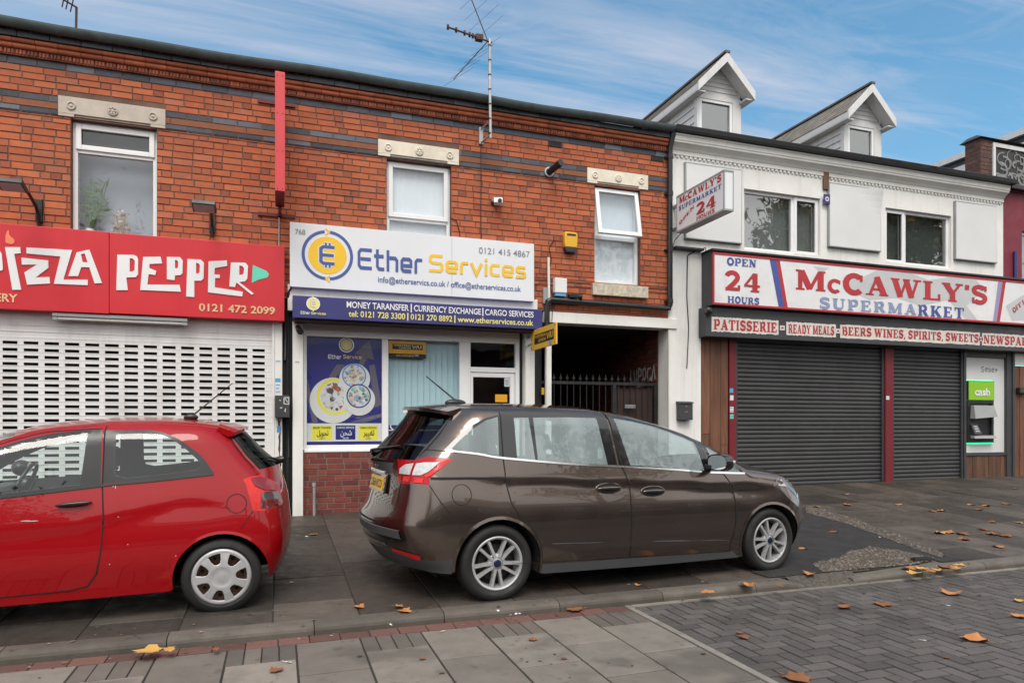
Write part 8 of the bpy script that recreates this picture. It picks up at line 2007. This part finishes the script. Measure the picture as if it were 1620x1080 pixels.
dw_g = [(.875, 1.322), (.98, 1.318), (1.10, 1.30), (1.27, 1.254), (1.44, 1.19), (1.60, 1.115), (1.74, 1.035), (1.84, .965), (1.84, .895), (1.34, .922), (.90, .965)]
rdr = [(.785, 1.352), (1.10, 1.330), (1.28, 1.285), (1.47, 1.215), (1.65, 1.13), (1.82, 1.03), (1.95, .935), (2.02, .80), (2.04, .6), (1.98, .36), (1.9, .25), (1.35, .243), (.95, .255), (.845, .275), (.79, .36), (.762, .52), (.75, .75), (.768, .96)]
tl_s = [(-.145, .972), (-.20, .99), (-.27, .995), (-.36, .96), (-.42, .92), (-.45, .76), (-.30, .735), (-.215, .742), (-.165, .93)]
hd_s = [(2.35, .82), (2.6, .76), (2.78, .68), (2.9, .62), (2.88, .54), (2.7, .58), (2.45, .70)]
bl_s = [(-.6, .2), (-.2, .2)]
regsR = [(rq_g, "win_q"), (dw_g, "win_d"), (rq_f, "frame_q"), (dw_f, "frame_d"), (tl_s, "tail"), (hd_s, "head"), (rdr, "door")]
def centreR(x, z, t):
    if x > 2.78 and z < .71: return (x + .22, z + (.01 if z > .6 else 0), 2.2)
    if x > 2.08: k = (x - 2.08) / .7; return (x + lerp(.13, .2, k), z + lerp(.06, .06, k), 2.0)
    if x > 1.05: k = (x - 1.05) / 1.03; return (x + lerp(.04, .14, k), z + .06, 2.0)
    if z > 1.315: k = max(0, min(1, (.10 - x) / .12)); return (x - .11 * k, z + .055 - .02 * k, 2.0)
    if z > 1.02: return (x - lerp(.18, .11, (z - 1.02) / .3), z + .02, 2.0)
    return (x - interp([(.22, .10), (.5, .10), (.9, .12), (1.02, .18)], z), z, 2.2)
def stripR(x, z, w):
    a = abs(w)
    if x < -.0:
        if 1.035 < z < 1.30: return "rear_glass" if a < .96 else "body"
        if .75 < z < .95 and a > .80: return "tail"
        return "body"
    if 1.34 < x < 2.08 and z > .9: return "windscreen" if a < .95 else "body"
    if x > 2.7 and .54 < z < .70 and a > .7: return "head"
    if x > 2.8 and z < .4 and a < .6: return "lower"
    return "body"
PR = {"body": ("body", "paint_red"), "win_q": ("quarter_window", "car_glass"), "win_d": ("side_window", "car_glass"), "frame_q": ("window_surround", "trim_black"), "frame_d": ("window_surround", "trim_black"), "tail": ("tail_light", "lamp_red_bright"), "head": ("headlight", "lamp_smoke"), "door": ("door", "paint_red"), "rear_glass": ("rear_window", "car_glass_dark"), "windscreen": ("windscreen", "screen_glass"), "lower": ("grille", "trim_black")}
seamR = [([(.765, 1.372), (.772, 1.345), (.766, .96), (.75, .75), (.762, .52), (.79, .36), (.845, .275), (.95, .255), (1.35, .243), (1.9, .25), (1.98, .36), (2.04, .6), (2.02, .80), (1.95, .935)], .009, .0025), (smooth_line([(.79, 1.352), (1.10, 1.332), (1.28, 1.287), (1.47, 1.217), (1.65, 1.132), (1.82, 1.032), (1.95, .935)], 3), .007, .002),
         (smooth_poly([(-.10 + .068 * math.cos(i * math.pi / 5), .80 + .068 * math.sin(i * math.pi / 5)) for i in range(10)], 2) + [(-.032, .80)], .005, .0025), ([(-.215, .742), (-.17, .68), (-.13, .62)], .005, .0025), ([(-.02, 1.335), (-.035, 1.30), (-.09, 1.215), (-.15, 1.13), (-.22, 1.05)], .008, .002), ([(.035, 1.355), (.0, 1.30)], .006, .002)]
obR = build_car(red, CR, regsR, stripR, centreR, PR, ("win_q", "win_d", "rear_glass", "windscreen"), seamR, 1)
side_strip(red, CR, "window_seal", smooth_line([(.06, 1.018), (.30, .995), (.50, .978), (.765, .958), (1.34, .90), (1.90, .865)], 4), .014, "trim_black", .007)
def strip_ptR(x, z, w):
    cs, cz, pw = centreR(x, z, .9); ye = CR.Y(x, z); return Vector((cs + (x - cs) * abs(w) ** pw, w * ye, cz + (z - cz) * abs(w) ** pw))
# lamp bands on the side faces
for sg_ in (1, -1):
    lampo = obR.get(("tail", sg_), red)
    side_poly(lampo, CR, "tail_lens", [(-.20, .978), (-.265, .985), (-.35, .952), (-.41, .90), (-.415, .872), (-.30, .885), (-.225, .925)], "lamp_deep_red", .006, (sg_,))
    side_poly(lampo, CR, "tail_lens", [(-.275, .872), (-.33, .872), (-.40, .862), (-.43, .79), (-.42, .765), (-.32, .752), (-.265, .758)], "lamp_smoke", .006, (sg_,))
    side_poly(lampo, CR, "tail_lens", [(-.285, .815), (-.40, .808), (-.42, .775), (-.33, .762), (-.28, .768)], "lamp_dark_red", .009, (sg_,))
# black grip bar of the door handle in its scoop
for sg_ in (-1, 1):
    mb = MB(); n = 22; cx, cz = .945, .828; P = [(cx + .075 * math.cos(2 * math.pi * i / n), cz + .045 * math.sin(2 * math.pi * i / n)) for i in range(n)]
    mb.poly([(p[0], sg_ * (CR.Y(*p) + .0015), p[1]) for p in P], 1)
    Mh = Matrix.Translation((.925, sg_ * (CR.Y(.925, .838) + .024), .842)) @ Matrix.Rotation(R(4) , 4, 'Y'); rot_blob(mb, (0, 0, 0), .112, .016, .017, 14, 8); nb_ = 14 * 9; mb.v[-nb_:] = [tuple(Mh @ Vector(v)) for v in mb.v[-nb_:]]
    mb.build("handle", ["trim_black", "paint_red"], parent=red, smooth=True, angle=R(40))
# lip spoiler, wiper, aerial, exhaust side
sp = MB(); T = []
for w in [i / 10 - 1 for i in range(21)]:
    y = w * .58; s0 = .03 + .0 * w; s1 = -.185 + .10 * w * w; z0 = 1.41 - .045 * w * w; z1 = 1.365 - .045 * w * w
    T.append([(s0, y, z0), (s1, y, z1), (s1 + .006, y, z1 - .025), (s1 + .05, y, z1 - .035), (s0 - .01, y, z0 - .05)])
for a, b in zip(T, T[1:]):
    for j in range(5): sp.poly([a[j], a[(j + 1) % 5], b[(j + 1) % 5], b[j]])
sp.poly(T[0]); sp.poly(list(reversed(T[-1]))); sp.build("spoiler", "paint_red", parent=red, smooth=True, recalc=True, merge=True, angle=R(35))
mb = MB(); b0 = strip_ptR(interp(CR.rz, 1.05), 1.05, 0); mb.tube([b0, b0 + Vector((-.06, 0, .01))], .03, 12); mb.tube([b0 + Vector((-.05, 0, .0)), strip_ptR(interp(CR.rz, 1.1), 1.1, .55) + Vector((-.03, 0, 0))], [.014, .008], 8); mb.build("rear_wiper", "trim_black", parent=red, smooth=True, angle=R(40))
mb = MB(); rot_blob(mb, (.25, .18, 1.438), .055, .025, .028, 14, 8); mb.tube([(.24, .18, 1.45), (-.06, .18, 1.72)], [.007, .003], 8); mb.build("aerial", "trim_black", parent=red, smooth=True)
for sg_ in (-1, 1):
    mb = MB(); rot_blob(mb, (1.68, sg_ * .90, 1.0), .07, .10, .07, 18, 10); mo_ = mb.build("door_mirror", "trim_black", parent=red, smooth=True)
    mb = MB(); n = 18; mb.poly([(1.616, sg_ * .90 + .075 * math.cos(2 * math.pi * i / n), 1.0 + .052 * math.sin(2 * math.pi * i / n)) for i in range(n)]); mb.build("mirror_glass", "chrome", parent=mo_)
wheel(red, 0, .742, .272, .274, .192, 'cover', 0, R(-8)); wheel(red, 0, -.742, .272, .274, .192, 'cover'); wheel(red, 2.40, .742, .272, .274, .192, 'cover'); wheel(red, 2.40, -.742, .272, .274, .192, 'cover')
for (x, y) in ((1.30, -.36), (1.30, .36), (.45, -.35), (.45, .35)): seat(red, x, y, .96)
steering(red, 1.52, -.36, .90)
db = MB(); db.hexa([(1.58, -.70, .45), (2.0, -.70, .45), (2.0, .70, .45), (1.58, .70, .45), (1.62, -.68, .90), (2.0, -.62, .88), (2.0, .62, .88), (1.62, .68, .90)]); db.build("dashboard", "cabin", parent=red, bevel=.05)
# scuffs on the red door
mb = MB(); r = random.Random(55)
for (cx, cz, w_, h_) in ((1.20, .742, .03, .003), (1.16, .739, .035, .003), (.66, .74, .005, .005), (.685, .945, .003, .014), (.70, .95, .003, .006), (.30, .45, .004, .004), (.71, .42, .004, .004), (.60, .55, .004, .003)):
    P = [(cx + w_ * math.cos(q * .9 + r.uniform(-.2, .2)), cz + h_ * math.sin(q * .9)) for q in range(7)]
    mb.poly([(p[0], CR.Y(*p) + .002, p[1]) for p in P])
mb.build("paint_scuff", "cabin_pale", parent=red)
# ------------------------------------------------------------------ fallen leaves and litter
mat("leaf_brown", (0.22, 0.085, 0.03), 0.6, var=0.35, vs_=22, dirt=.5, dirtcol=(.09, .035, .015), ds=26)
mat("leaf_orange", (0.42, 0.17, 0.05), 0.6, var=0.3, vs_=20, dirt=.4, dirtcol=(.18, .06, .02), ds=26)
mat("leaf_yellow", (0.52, 0.30, 0.07), 0.6, var=0.25, vs_=20, dirt=.4, dirtcol=(.28, .11, .03), ds=22)
mat("leaf_stem", (0.30, 0.16, 0.06), 0.6, var=.2)
mat("litter", (0.62, 0.62, 0.60), 0.6, var=.15, vs_=12)
LOBE = [(0, -.46), (.12, -.42), (.34, -.44), (.36, -.24), (.58, -.06), (.44, .10), (.46, .32), (.22, .34), (.02, .58), (-.20, .34), (-.44, .36), (-.42, .10), (-.60, -.02), (-.38, -.22), (-.36, -.44), (-.12, -.40)]
def leaf(u, v, size, m, label, group=None, curl=.5, rz=None, seed=0, lift=0.0, z0=None):
    curl *= .62
    x, y = G(u, v, 0.0)
    if y > KY: x, y = G(u, v, .085); x, y = G(u, v, PZ(x, y)); zg = PZ(x, y)
    else: zg = 0.004
    if KY - .005 < y < KY + .15: zg = .075
    if z0 is not None: zg = z0
    r = random.Random(seed * 31 + int(u) * 7 + int(v)); rz = r.uniform(0, 6.28) if rz is None else rz
    t = thing("fallen_leaf", label, "leaf", (x, y, zg + .006 + lift), rz, group)
    ax_r = r.uniform(.62, 1.05); fold_ = r.uniform(-.5, .5); pts = [Vector((p[0] * r.uniform(.72, 1.12) * ax_r, p[1] * r.uniform(.72, 1.12))) for p in LOBE]; n = len(pts)
    for i in range(-6, 7):
        for j in range(-5, 6):
            q = (i * .1, j * .1)
            if inside(q, [tuple(p) for p in pts]): pts.append(Vector(q))
    v2, e2, f2, *_ = delaunay_2d_cdt(pts, [], [list(range(n))], 1, 1e-5)
    a1, a2, w1, w2 = curl * r.uniform(.5, 1.1), curl * r.uniform(-.5, .9), r.uniform(3, 6), r.uniform(0, 6)
    P = []
    for p in v2:
        h = abs(p.x * .8 + p.y * .6 * fold_ - .05) * curl * .45 + a1 * p.x * p.x * 1.5 + a2 * p.y * p.y + curl * .13 * math.sin(w1 * p.x + w2) * math.cos(w1 * p.y) + .10 * curl * (abs(p.x) + abs(p.y)) - .02 * math.exp(-abs(p.x) * 30)
        P.append([p.x * size, p.y * size, h * size])
    mn = sorted(p[2] for p in P)[len(P) // 4]
    for p in P: p[2] = max(p[2] - mn, -.003)
    mb = MB(); mb.faces([tuple(p) for p in P], [tuple(f) for f in f2]); mb.build("blade", m, parent=t, smooth=True)
    zc = P[0][2]
    st = MB(); st.tube([(0, -.48 * size, zc + .002), (.05 * size, -.60 * size, zc * .5 + .003), (.02 * size, -.72 * size, .003)], [.006 * size + .001, .0015, .001], 5); st.build("stalk", "leaf_stem", parent=t)
    return t
leaf(1540, 1013, .19, "leaf_orange", "largest curled orange leaf lying on the grey herringbone blocks", curl=.9, rz=.5, seed=1)
leaf(1260, 1074, .17, "leaf_brown", "broad brown leaf on the grey blocks nearest the light slabs' edging", curl=.4, seed=2)
leaf(1336, 962, .14, "leaf_brown", "brown leaf beside a flatter twin in the middle of the grey blocks", curl=.5, rz=1.9, seed=3)
leaf(1397, 957, .15, "leaf_brown", "flatter brown leaf of the two side by side on the grey blocks", curl=.35, rz=2.4, seed=4)
leaf(1505, 940, .16, "leaf_orange", "rolled orange brown leaf on the grey blocks near the right kerb", curl=.7, rz=2.0, seed=5)
leaf(1613, 977, .11, "leaf_orange", "small orange leaf lying alone on the grey blocks far from the cars", curl=.5, seed=6)
leaf(1612, 951, .11, "leaf_yellow", "small yellow leaf on the grey blocks between rolled leaf and kerb", curl=.5, seed=7)
leaf(1176, 1009, .075, "leaf_brown", "small brown leaf on the grey blocks beside the light slabs", curl=.5, seed=8)
leaf(1170, 1002, .05, "leaf_brown", "tiny brown scrap beside the small leaf on the grey blocks", curl=.5, seed=9)
leaf(1332, 890, .13, "leaf_orange", "brown leaf on the pale gravel patch beside the tarmac", curl=.3, rz=.8, seed=11)
leaf(1403, 892, .10, "leaf_orange", "faded flat leaf on the pale gravel patch, nearer the kerb", curl=.15, seed=12)
leaf(1319, 837, .10, "leaf_brown", "curled leaf lying alone on the black tarmac patch", curl=.9, seed=13)
leaf(1271, 867, .10, "leaf_orange", "orange leaf on the tarmac at the front bumper of the brown car", curl=.5, seed=14)
leaf(1281, 909, .12, "leaf_orange", "orange leaf at the broken end of the kerb", curl=.5, rz=2.2, seed=15)
leaf(1184, 926, .13, "leaf_orange", "bright orange folded leaf on the kerb under the front wheel", curl=.8, rz=2.4, seed=16)
leaf(1121, 938, .15, "leaf_orange", "wide orange leaf on the kerb below the brown car's doors", curl=.5, rz=1.5, seed=17)
leaf(1230, 927, .08, "leaf_brown", "brown crumpled scrap on the kerb near its broken end", curl=.5, seed=18)
leaf(1009, 926, .07, "leaf_orange", "small orange leaf under the brown car's sill", curl=.4, seed=19)
leaf(880, 930, .06, "leaf_brown", "small brown leaf beside the brown car's rear tyre", curl=.4, seed=20)
leaf(640, 968, .12, "leaf_orange", "orange brown leaf on the pale slab behind the brown car", curl=.6, rz=.7, seed=21)
leaf(631, 962, .08, "leaf_orange", "small upright leaf touching the orange leaf behind the brown car", curl=.9, seed=22, lift=.01)
leaf(568, 961, .09, "leaf_orange", "orange leaf at the corner of the pale slab farthest from the tyre", curl=.5, seed=23)
leaf(497, 842, .10, "leaf_orange", "flat orange leaf on the dark slabs between the two cars", curl=.3, seed=24)
leaf(461, 921, .045, "leaf_yellow", "small yellow leaf behind the red car", curl=.3, seed=25)
leaf(235, 1024, .17, "leaf_yellow", "broad tan leaf crushed on the kerb below the red car", curl=.25, rz=1.2, seed=26, z0=.045)
leaf(268, 1021, .11, "leaf_yellow", "smaller tan leaf beside the crushed one on the kerb", curl=.25, rz=.2, seed=27, z0=.045)
leaf(341, 1017, .07, "leaf_brown", "faint orange scrap on the kerb beyond the tan leaves", curl=.2, seed=28, z0=.03)
leaf(437, 1062, .085, "leaf_brown", "red brown leaf on the light slab below the red car's tail", curl=.4, seed=29)
leaf(843, 1013, .075, "leaf_brown", "dark brown leaf on the light slab below the rear wheel", curl=.35, seed=30)
leaf(669, 1043, .05, "leaf_brown", "tiny brown leaf at a joint between light slabs", curl=.4, seed=31)
leaf(910, 966, .16, "leaf_brown", "flattened brown leaf against the red brick edging", curl=.15, rz=1.6, seed=32, z0=.012)
# a drift of leaves on the right hand kerb and scattered leaves by the supermarket
r = random.Random(91)
for k in range(11):
    leaf(1440 + k * 8 + r.uniform(-4, 4), 903 - k * .6 + r.uniform(-5, 5), r.uniform(.10, .15), ["leaf_orange", "leaf_yellow", "leaf_yellow", "leaf_brown"][k % 4], "autumn leaf in the drift piled on the right hand kerb", "drift of leaves on the kerb", curl=.5, seed=40 + k, lift=.004 * (k % 3))
for k, (u, v, s_, m) in enumerate(((1500, 838, .22, "leaf_orange"), (1487, 840, .14, "leaf_yellow"), (1522, 842, .14, "leaf_brown"), (1338, 774, .14, "leaf_orange"), (1341, 785, .17, "leaf_orange"), (1291, 788, .12, "leaf_yellow"), (1421, 783, .13, "leaf_yellow"), (1488, 795, .15, "leaf_orange"), (1475, 796, .11, "leaf_orange"), (1537, 781, .13, "leaf_orange"), (1560, 784, .12, "leaf_orange"), (1593, 779, .18, "leaf_brown"), (1606, 764, .16, "leaf_brown"), (1525, 852, .13, "leaf_brown"), (1570, 843, .16, "leaf_brown"), (1590, 846, .16, "leaf_brown"), (1580, 865, .14, "leaf_orange"), (1611, 822, .13, "leaf_yellow"), (1571, 821, .10, "leaf_brown"), (1550, 794, .12, "leaf_brown"), (1556, 834, .12, "leaf_brown"))):
    leaf(u, v, s_, m, "autumn leaf scattered on the dark slabs before the supermarket shutters", "leaves scattered before the supermarket", curl=.45, seed=60 + k)
def scrap(u, v, w, d, label, m="litter", bend=.3):
    x, y = G(u, v, .0); zg = .003
    if y > KY: x, y = G(u, v, .085); zg = PZ(x, y) + .003
    if KY - .005 < y < KY + .15: zg = .075
    r = random.Random(int(u * 3 + v)); mb = MB(); n = 6
    top = [(lerp(-w, w, i / n), d * r.uniform(.5, 1), r.uniform(0, bend) * w) for i in range(n + 1)]; bot = [(lerp(-w, w, i / n), -d * r.uniform(.5, 1), r.uniform(0, bend) * w) for i in range(n + 1)]
    for i in range(n): mb.poly([bot[i], bot[i + 1], top[i + 1], top[i]])
    o = mb.build("paper_scrap", m); o.location = (x, y, zg); o.rotation_euler = (0, 0, r.uniform(0, 3)); return tag(o, label, "litter")
scrap(815, 969, .05, .012, "white twisted paper strip on the kerb behind the rear wheel")
scrap(788, 963, .018, .014, "small white scrap on the kerb beside the twisted strip")
scrap(485, 861, .025, .02, "white crumpled paper on the slabs between the cars")
scrap(454, 1048, .035, .007, "thin white cigarette paper on the light slab")
scrap(475, 817, .04, .03, "white litter at the foot of the white shop pillar")
scrap(1552, 757, .05, .03, "white and red scrap at the foot of the timber under the cash machine")
scrap(1460, 1013, .022, .006, "white cigarette end on the grey blocks")
scrap(1500, 958, .02, .006, "white fleck on the grey blocks nearer the right kerb")
scrap(1392, 857, .03, .02, "white scrap on the tarmac patch")
scrap(618, 985, .02, .008, "pale scrap on the kerb below the pale slab")
scrap(700, 999, .02, .006, "white fleck at the brick edging")
x, y = G(1458, 884, .1); mb = MB(); mb.hexa([(-.13, -.04, 0), (.13, -.05, 0), (.12, .05, 0), (-.12, .04, 0), (-.11, -.03, .035), (.10, -.035, .03), (.09, .03, .03), (-.10, .03, .035)]); o = mb.build("broken_stone", "kerb", bevel=.008, loc=(x, y, PZ(x, y) + .012)); tag(o, "pale broken stone lying on the gravel patch near the kerb", "stone")

# grit and leaf crumbs over all the paving: nobody could count them
r = random.Random(17); gm = MB()
for k in range(2600):
    x = r.uniform(-4.5, 15); y = r.uniform(2.8, 9.4)
    if r.random() < .45: y = r.choice((r.gauss(KY - .05, .05), r.gauss(9.3, .15), r.gauss(KY + .2, .12)))
    if x < PASS_R and y > 9.4: y = 9.3
    z = 0.0045 if y < KY else (.0765 if y < KY + .15 else PZ(x, y) + .0045)
    s_ = r.uniform(.003, .012) * (1 if r.random() < .85 else 2.0); a = r.uniform(0, 6.28); b = r.uniform(.3, 1)
    c = r.choice([(.20, .09, .035), (.12, .06, .03), (.05, .04, .03), (.28, .25, .2), (.03, .025, .02), (.16, .14, .1)])
    P = [(x + s_ * math.cos(a + q), y + s_ * b * math.sin(a + q), z + r.uniform(0, .003)) for q in (0, 1.4, 3.0, 4.5)]
    gm.poly(P, 0, c)
tag(gm.build("ground_litter", mat("crumbs", (.2, .15, .1), .8, attr=True, var=.2)), kind="stuff")
# ------------------------------------------------------------------ across the street: what the windows and the car paint mirror
mat("bark", (0.12, 0.095, 0.07), 0.9, var=.3, vs_=5, bump=.02, bs=8)
mat("leaf_tree", (0.20, 0.13, 0.03), 0.7, attr=True, var=.3, vs_=2)
mat("brick_far", (0.16, 0.06, 0.04), 0.85, var=.25, vs_=2)
def tree(x, y, h, seed, label, leaves=2600, spread=1.0):
    r = random.Random(seed); t = thing("street_tree", label, "tree", (x, y, -.05)); tb = MB(); tips = []
    def limb(p, d, L, rad, lev):
        P = [p]; rs = [rad]; q = p
        for i in range(4):
            d = (d + Vector((r.uniform(-.2, .2), r.uniform(-.2, .2), r.uniform(-.05, .12)))).normalized(); q = q + d * (L / 4); P.append(q); rs.append(rad * (1 - .13 * (i + 1)))
        tb.tube(P, rs, 7 if lev < 2 else 5)
        if lev >= 3: tips.extend(P[1:]); return
        for i in range(r.choice((3, 4)) if lev else 5):
            a = r.uniform(0, 6.28); k = r.uniform(.45, .95) * spread; nd = (d + Vector((math.cos(a) * k, math.sin(a) * k, r.uniform(-.1, .35)))).normalized(); limb(P[r.choice((2, 3, 4))] if lev else P[r.choice((3, 4))], nd, L * r.uniform(.58, .8), rs[3] * .62, lev + 1)
    limb(Vector((0, 0, 0)), Vector((0, 0, 1)), h * .36, h * .026, 0)
    tb.build("trunk", "bark", parent=t, smooth=True)
    lm = MB(); pal = [(.30, .17, .03), (.22, .13, .03), (.16, .13, .035), (.36, .22, .05), (.10, .09, .03)]
    for _ in range(leaves):
        c = r.choice(tips) + Vector((r.gauss(0, .32), r.gauss(0, .32), r.gauss(0, .28))); d = Vector((r.gauss(0, 1), r.gauss(0, 1), r.gauss(0, .7))).normalized(); n = d.cross(Vector((r.gauss(0, 1), r.gauss(0, 1), r.gauss(0, 1)))).normalized(); s_ = r.uniform(.09, .17)
        lm.poly([c - d * s_, c + n * s_ * .7, c + d * s_, c - n * s_ * .7], 0, shade(r.choice(pal), .7, 1.2, r))
    lm.build("crown", "leaf_tree", parent=t); return t
tree(19.0, -1.5, 13.5, 5, "half bare street tree to the right, mirrored in the white shop's upstairs windows", 9000)
tree(26, -3, 14, 6, "taller half bare street tree farther right, mirrored in the last upstairs window", 2300)
tree(12.4, -9.5, 13, 8, "half bare street tree across the road, mirrored in the open window", 2000)
tree(-7, -11, 11, 9, "half bare street tree across the road to the left", 2000)
opp = thing("far_terrace", "long dark brick terrace across the street, mirrored in the car doors", "building", (8, -25, -.05))
m_ = MB(); m_.box(-60, 70, -10, 0, 0, 6.4); m_.build("wall", "brick_far", parent=opp)
m_ = MB(); m_.hexa([(-60.3, -10.3, 6.4), (70.3, -10.3, 6.4), (70.3, .3, 6.4), (-60.3, .3, 6.4), (-60.3, -5.2, 8.8), (70.3, -5.2, 8.8), (70.3, -4.8, 8.8), (-60.3, -4.8, 8.8)]); rfo = m_.build("roof", "roof_slate", parent=opp)
m_ = MB()
for i in range(10): m_.box(-56 + i * 13, -54.4 + i * 13, -6, -4.2, 8.2, 10.4)
m_.build("chimney", "brick_far", parent=rfo)
for i in range(24):
    m_ = MB(); x = -57 + i * 5.3; m_.box(x, x + 1.3, .004, .06, 3.9, 5.5, 0); m_.box(x + .08, x + 1.22, .061, .065, 3.98, 5.42, 1); m_.build("window", ["upvc", "win_mirror"], parent=opp)
    m_ = MB(); m_.box(x - 1.0, x + 3.2, .004, .1, .3, 2.5, 1); m_.box(x - 1.1, x + 3.3, .004, .16, 2.55, 3.3, 0); m_.build("shop_front", [["mc_red", "navy", "board_white", "charcoal"][i % 4], "lens_dark"], parent=opp)
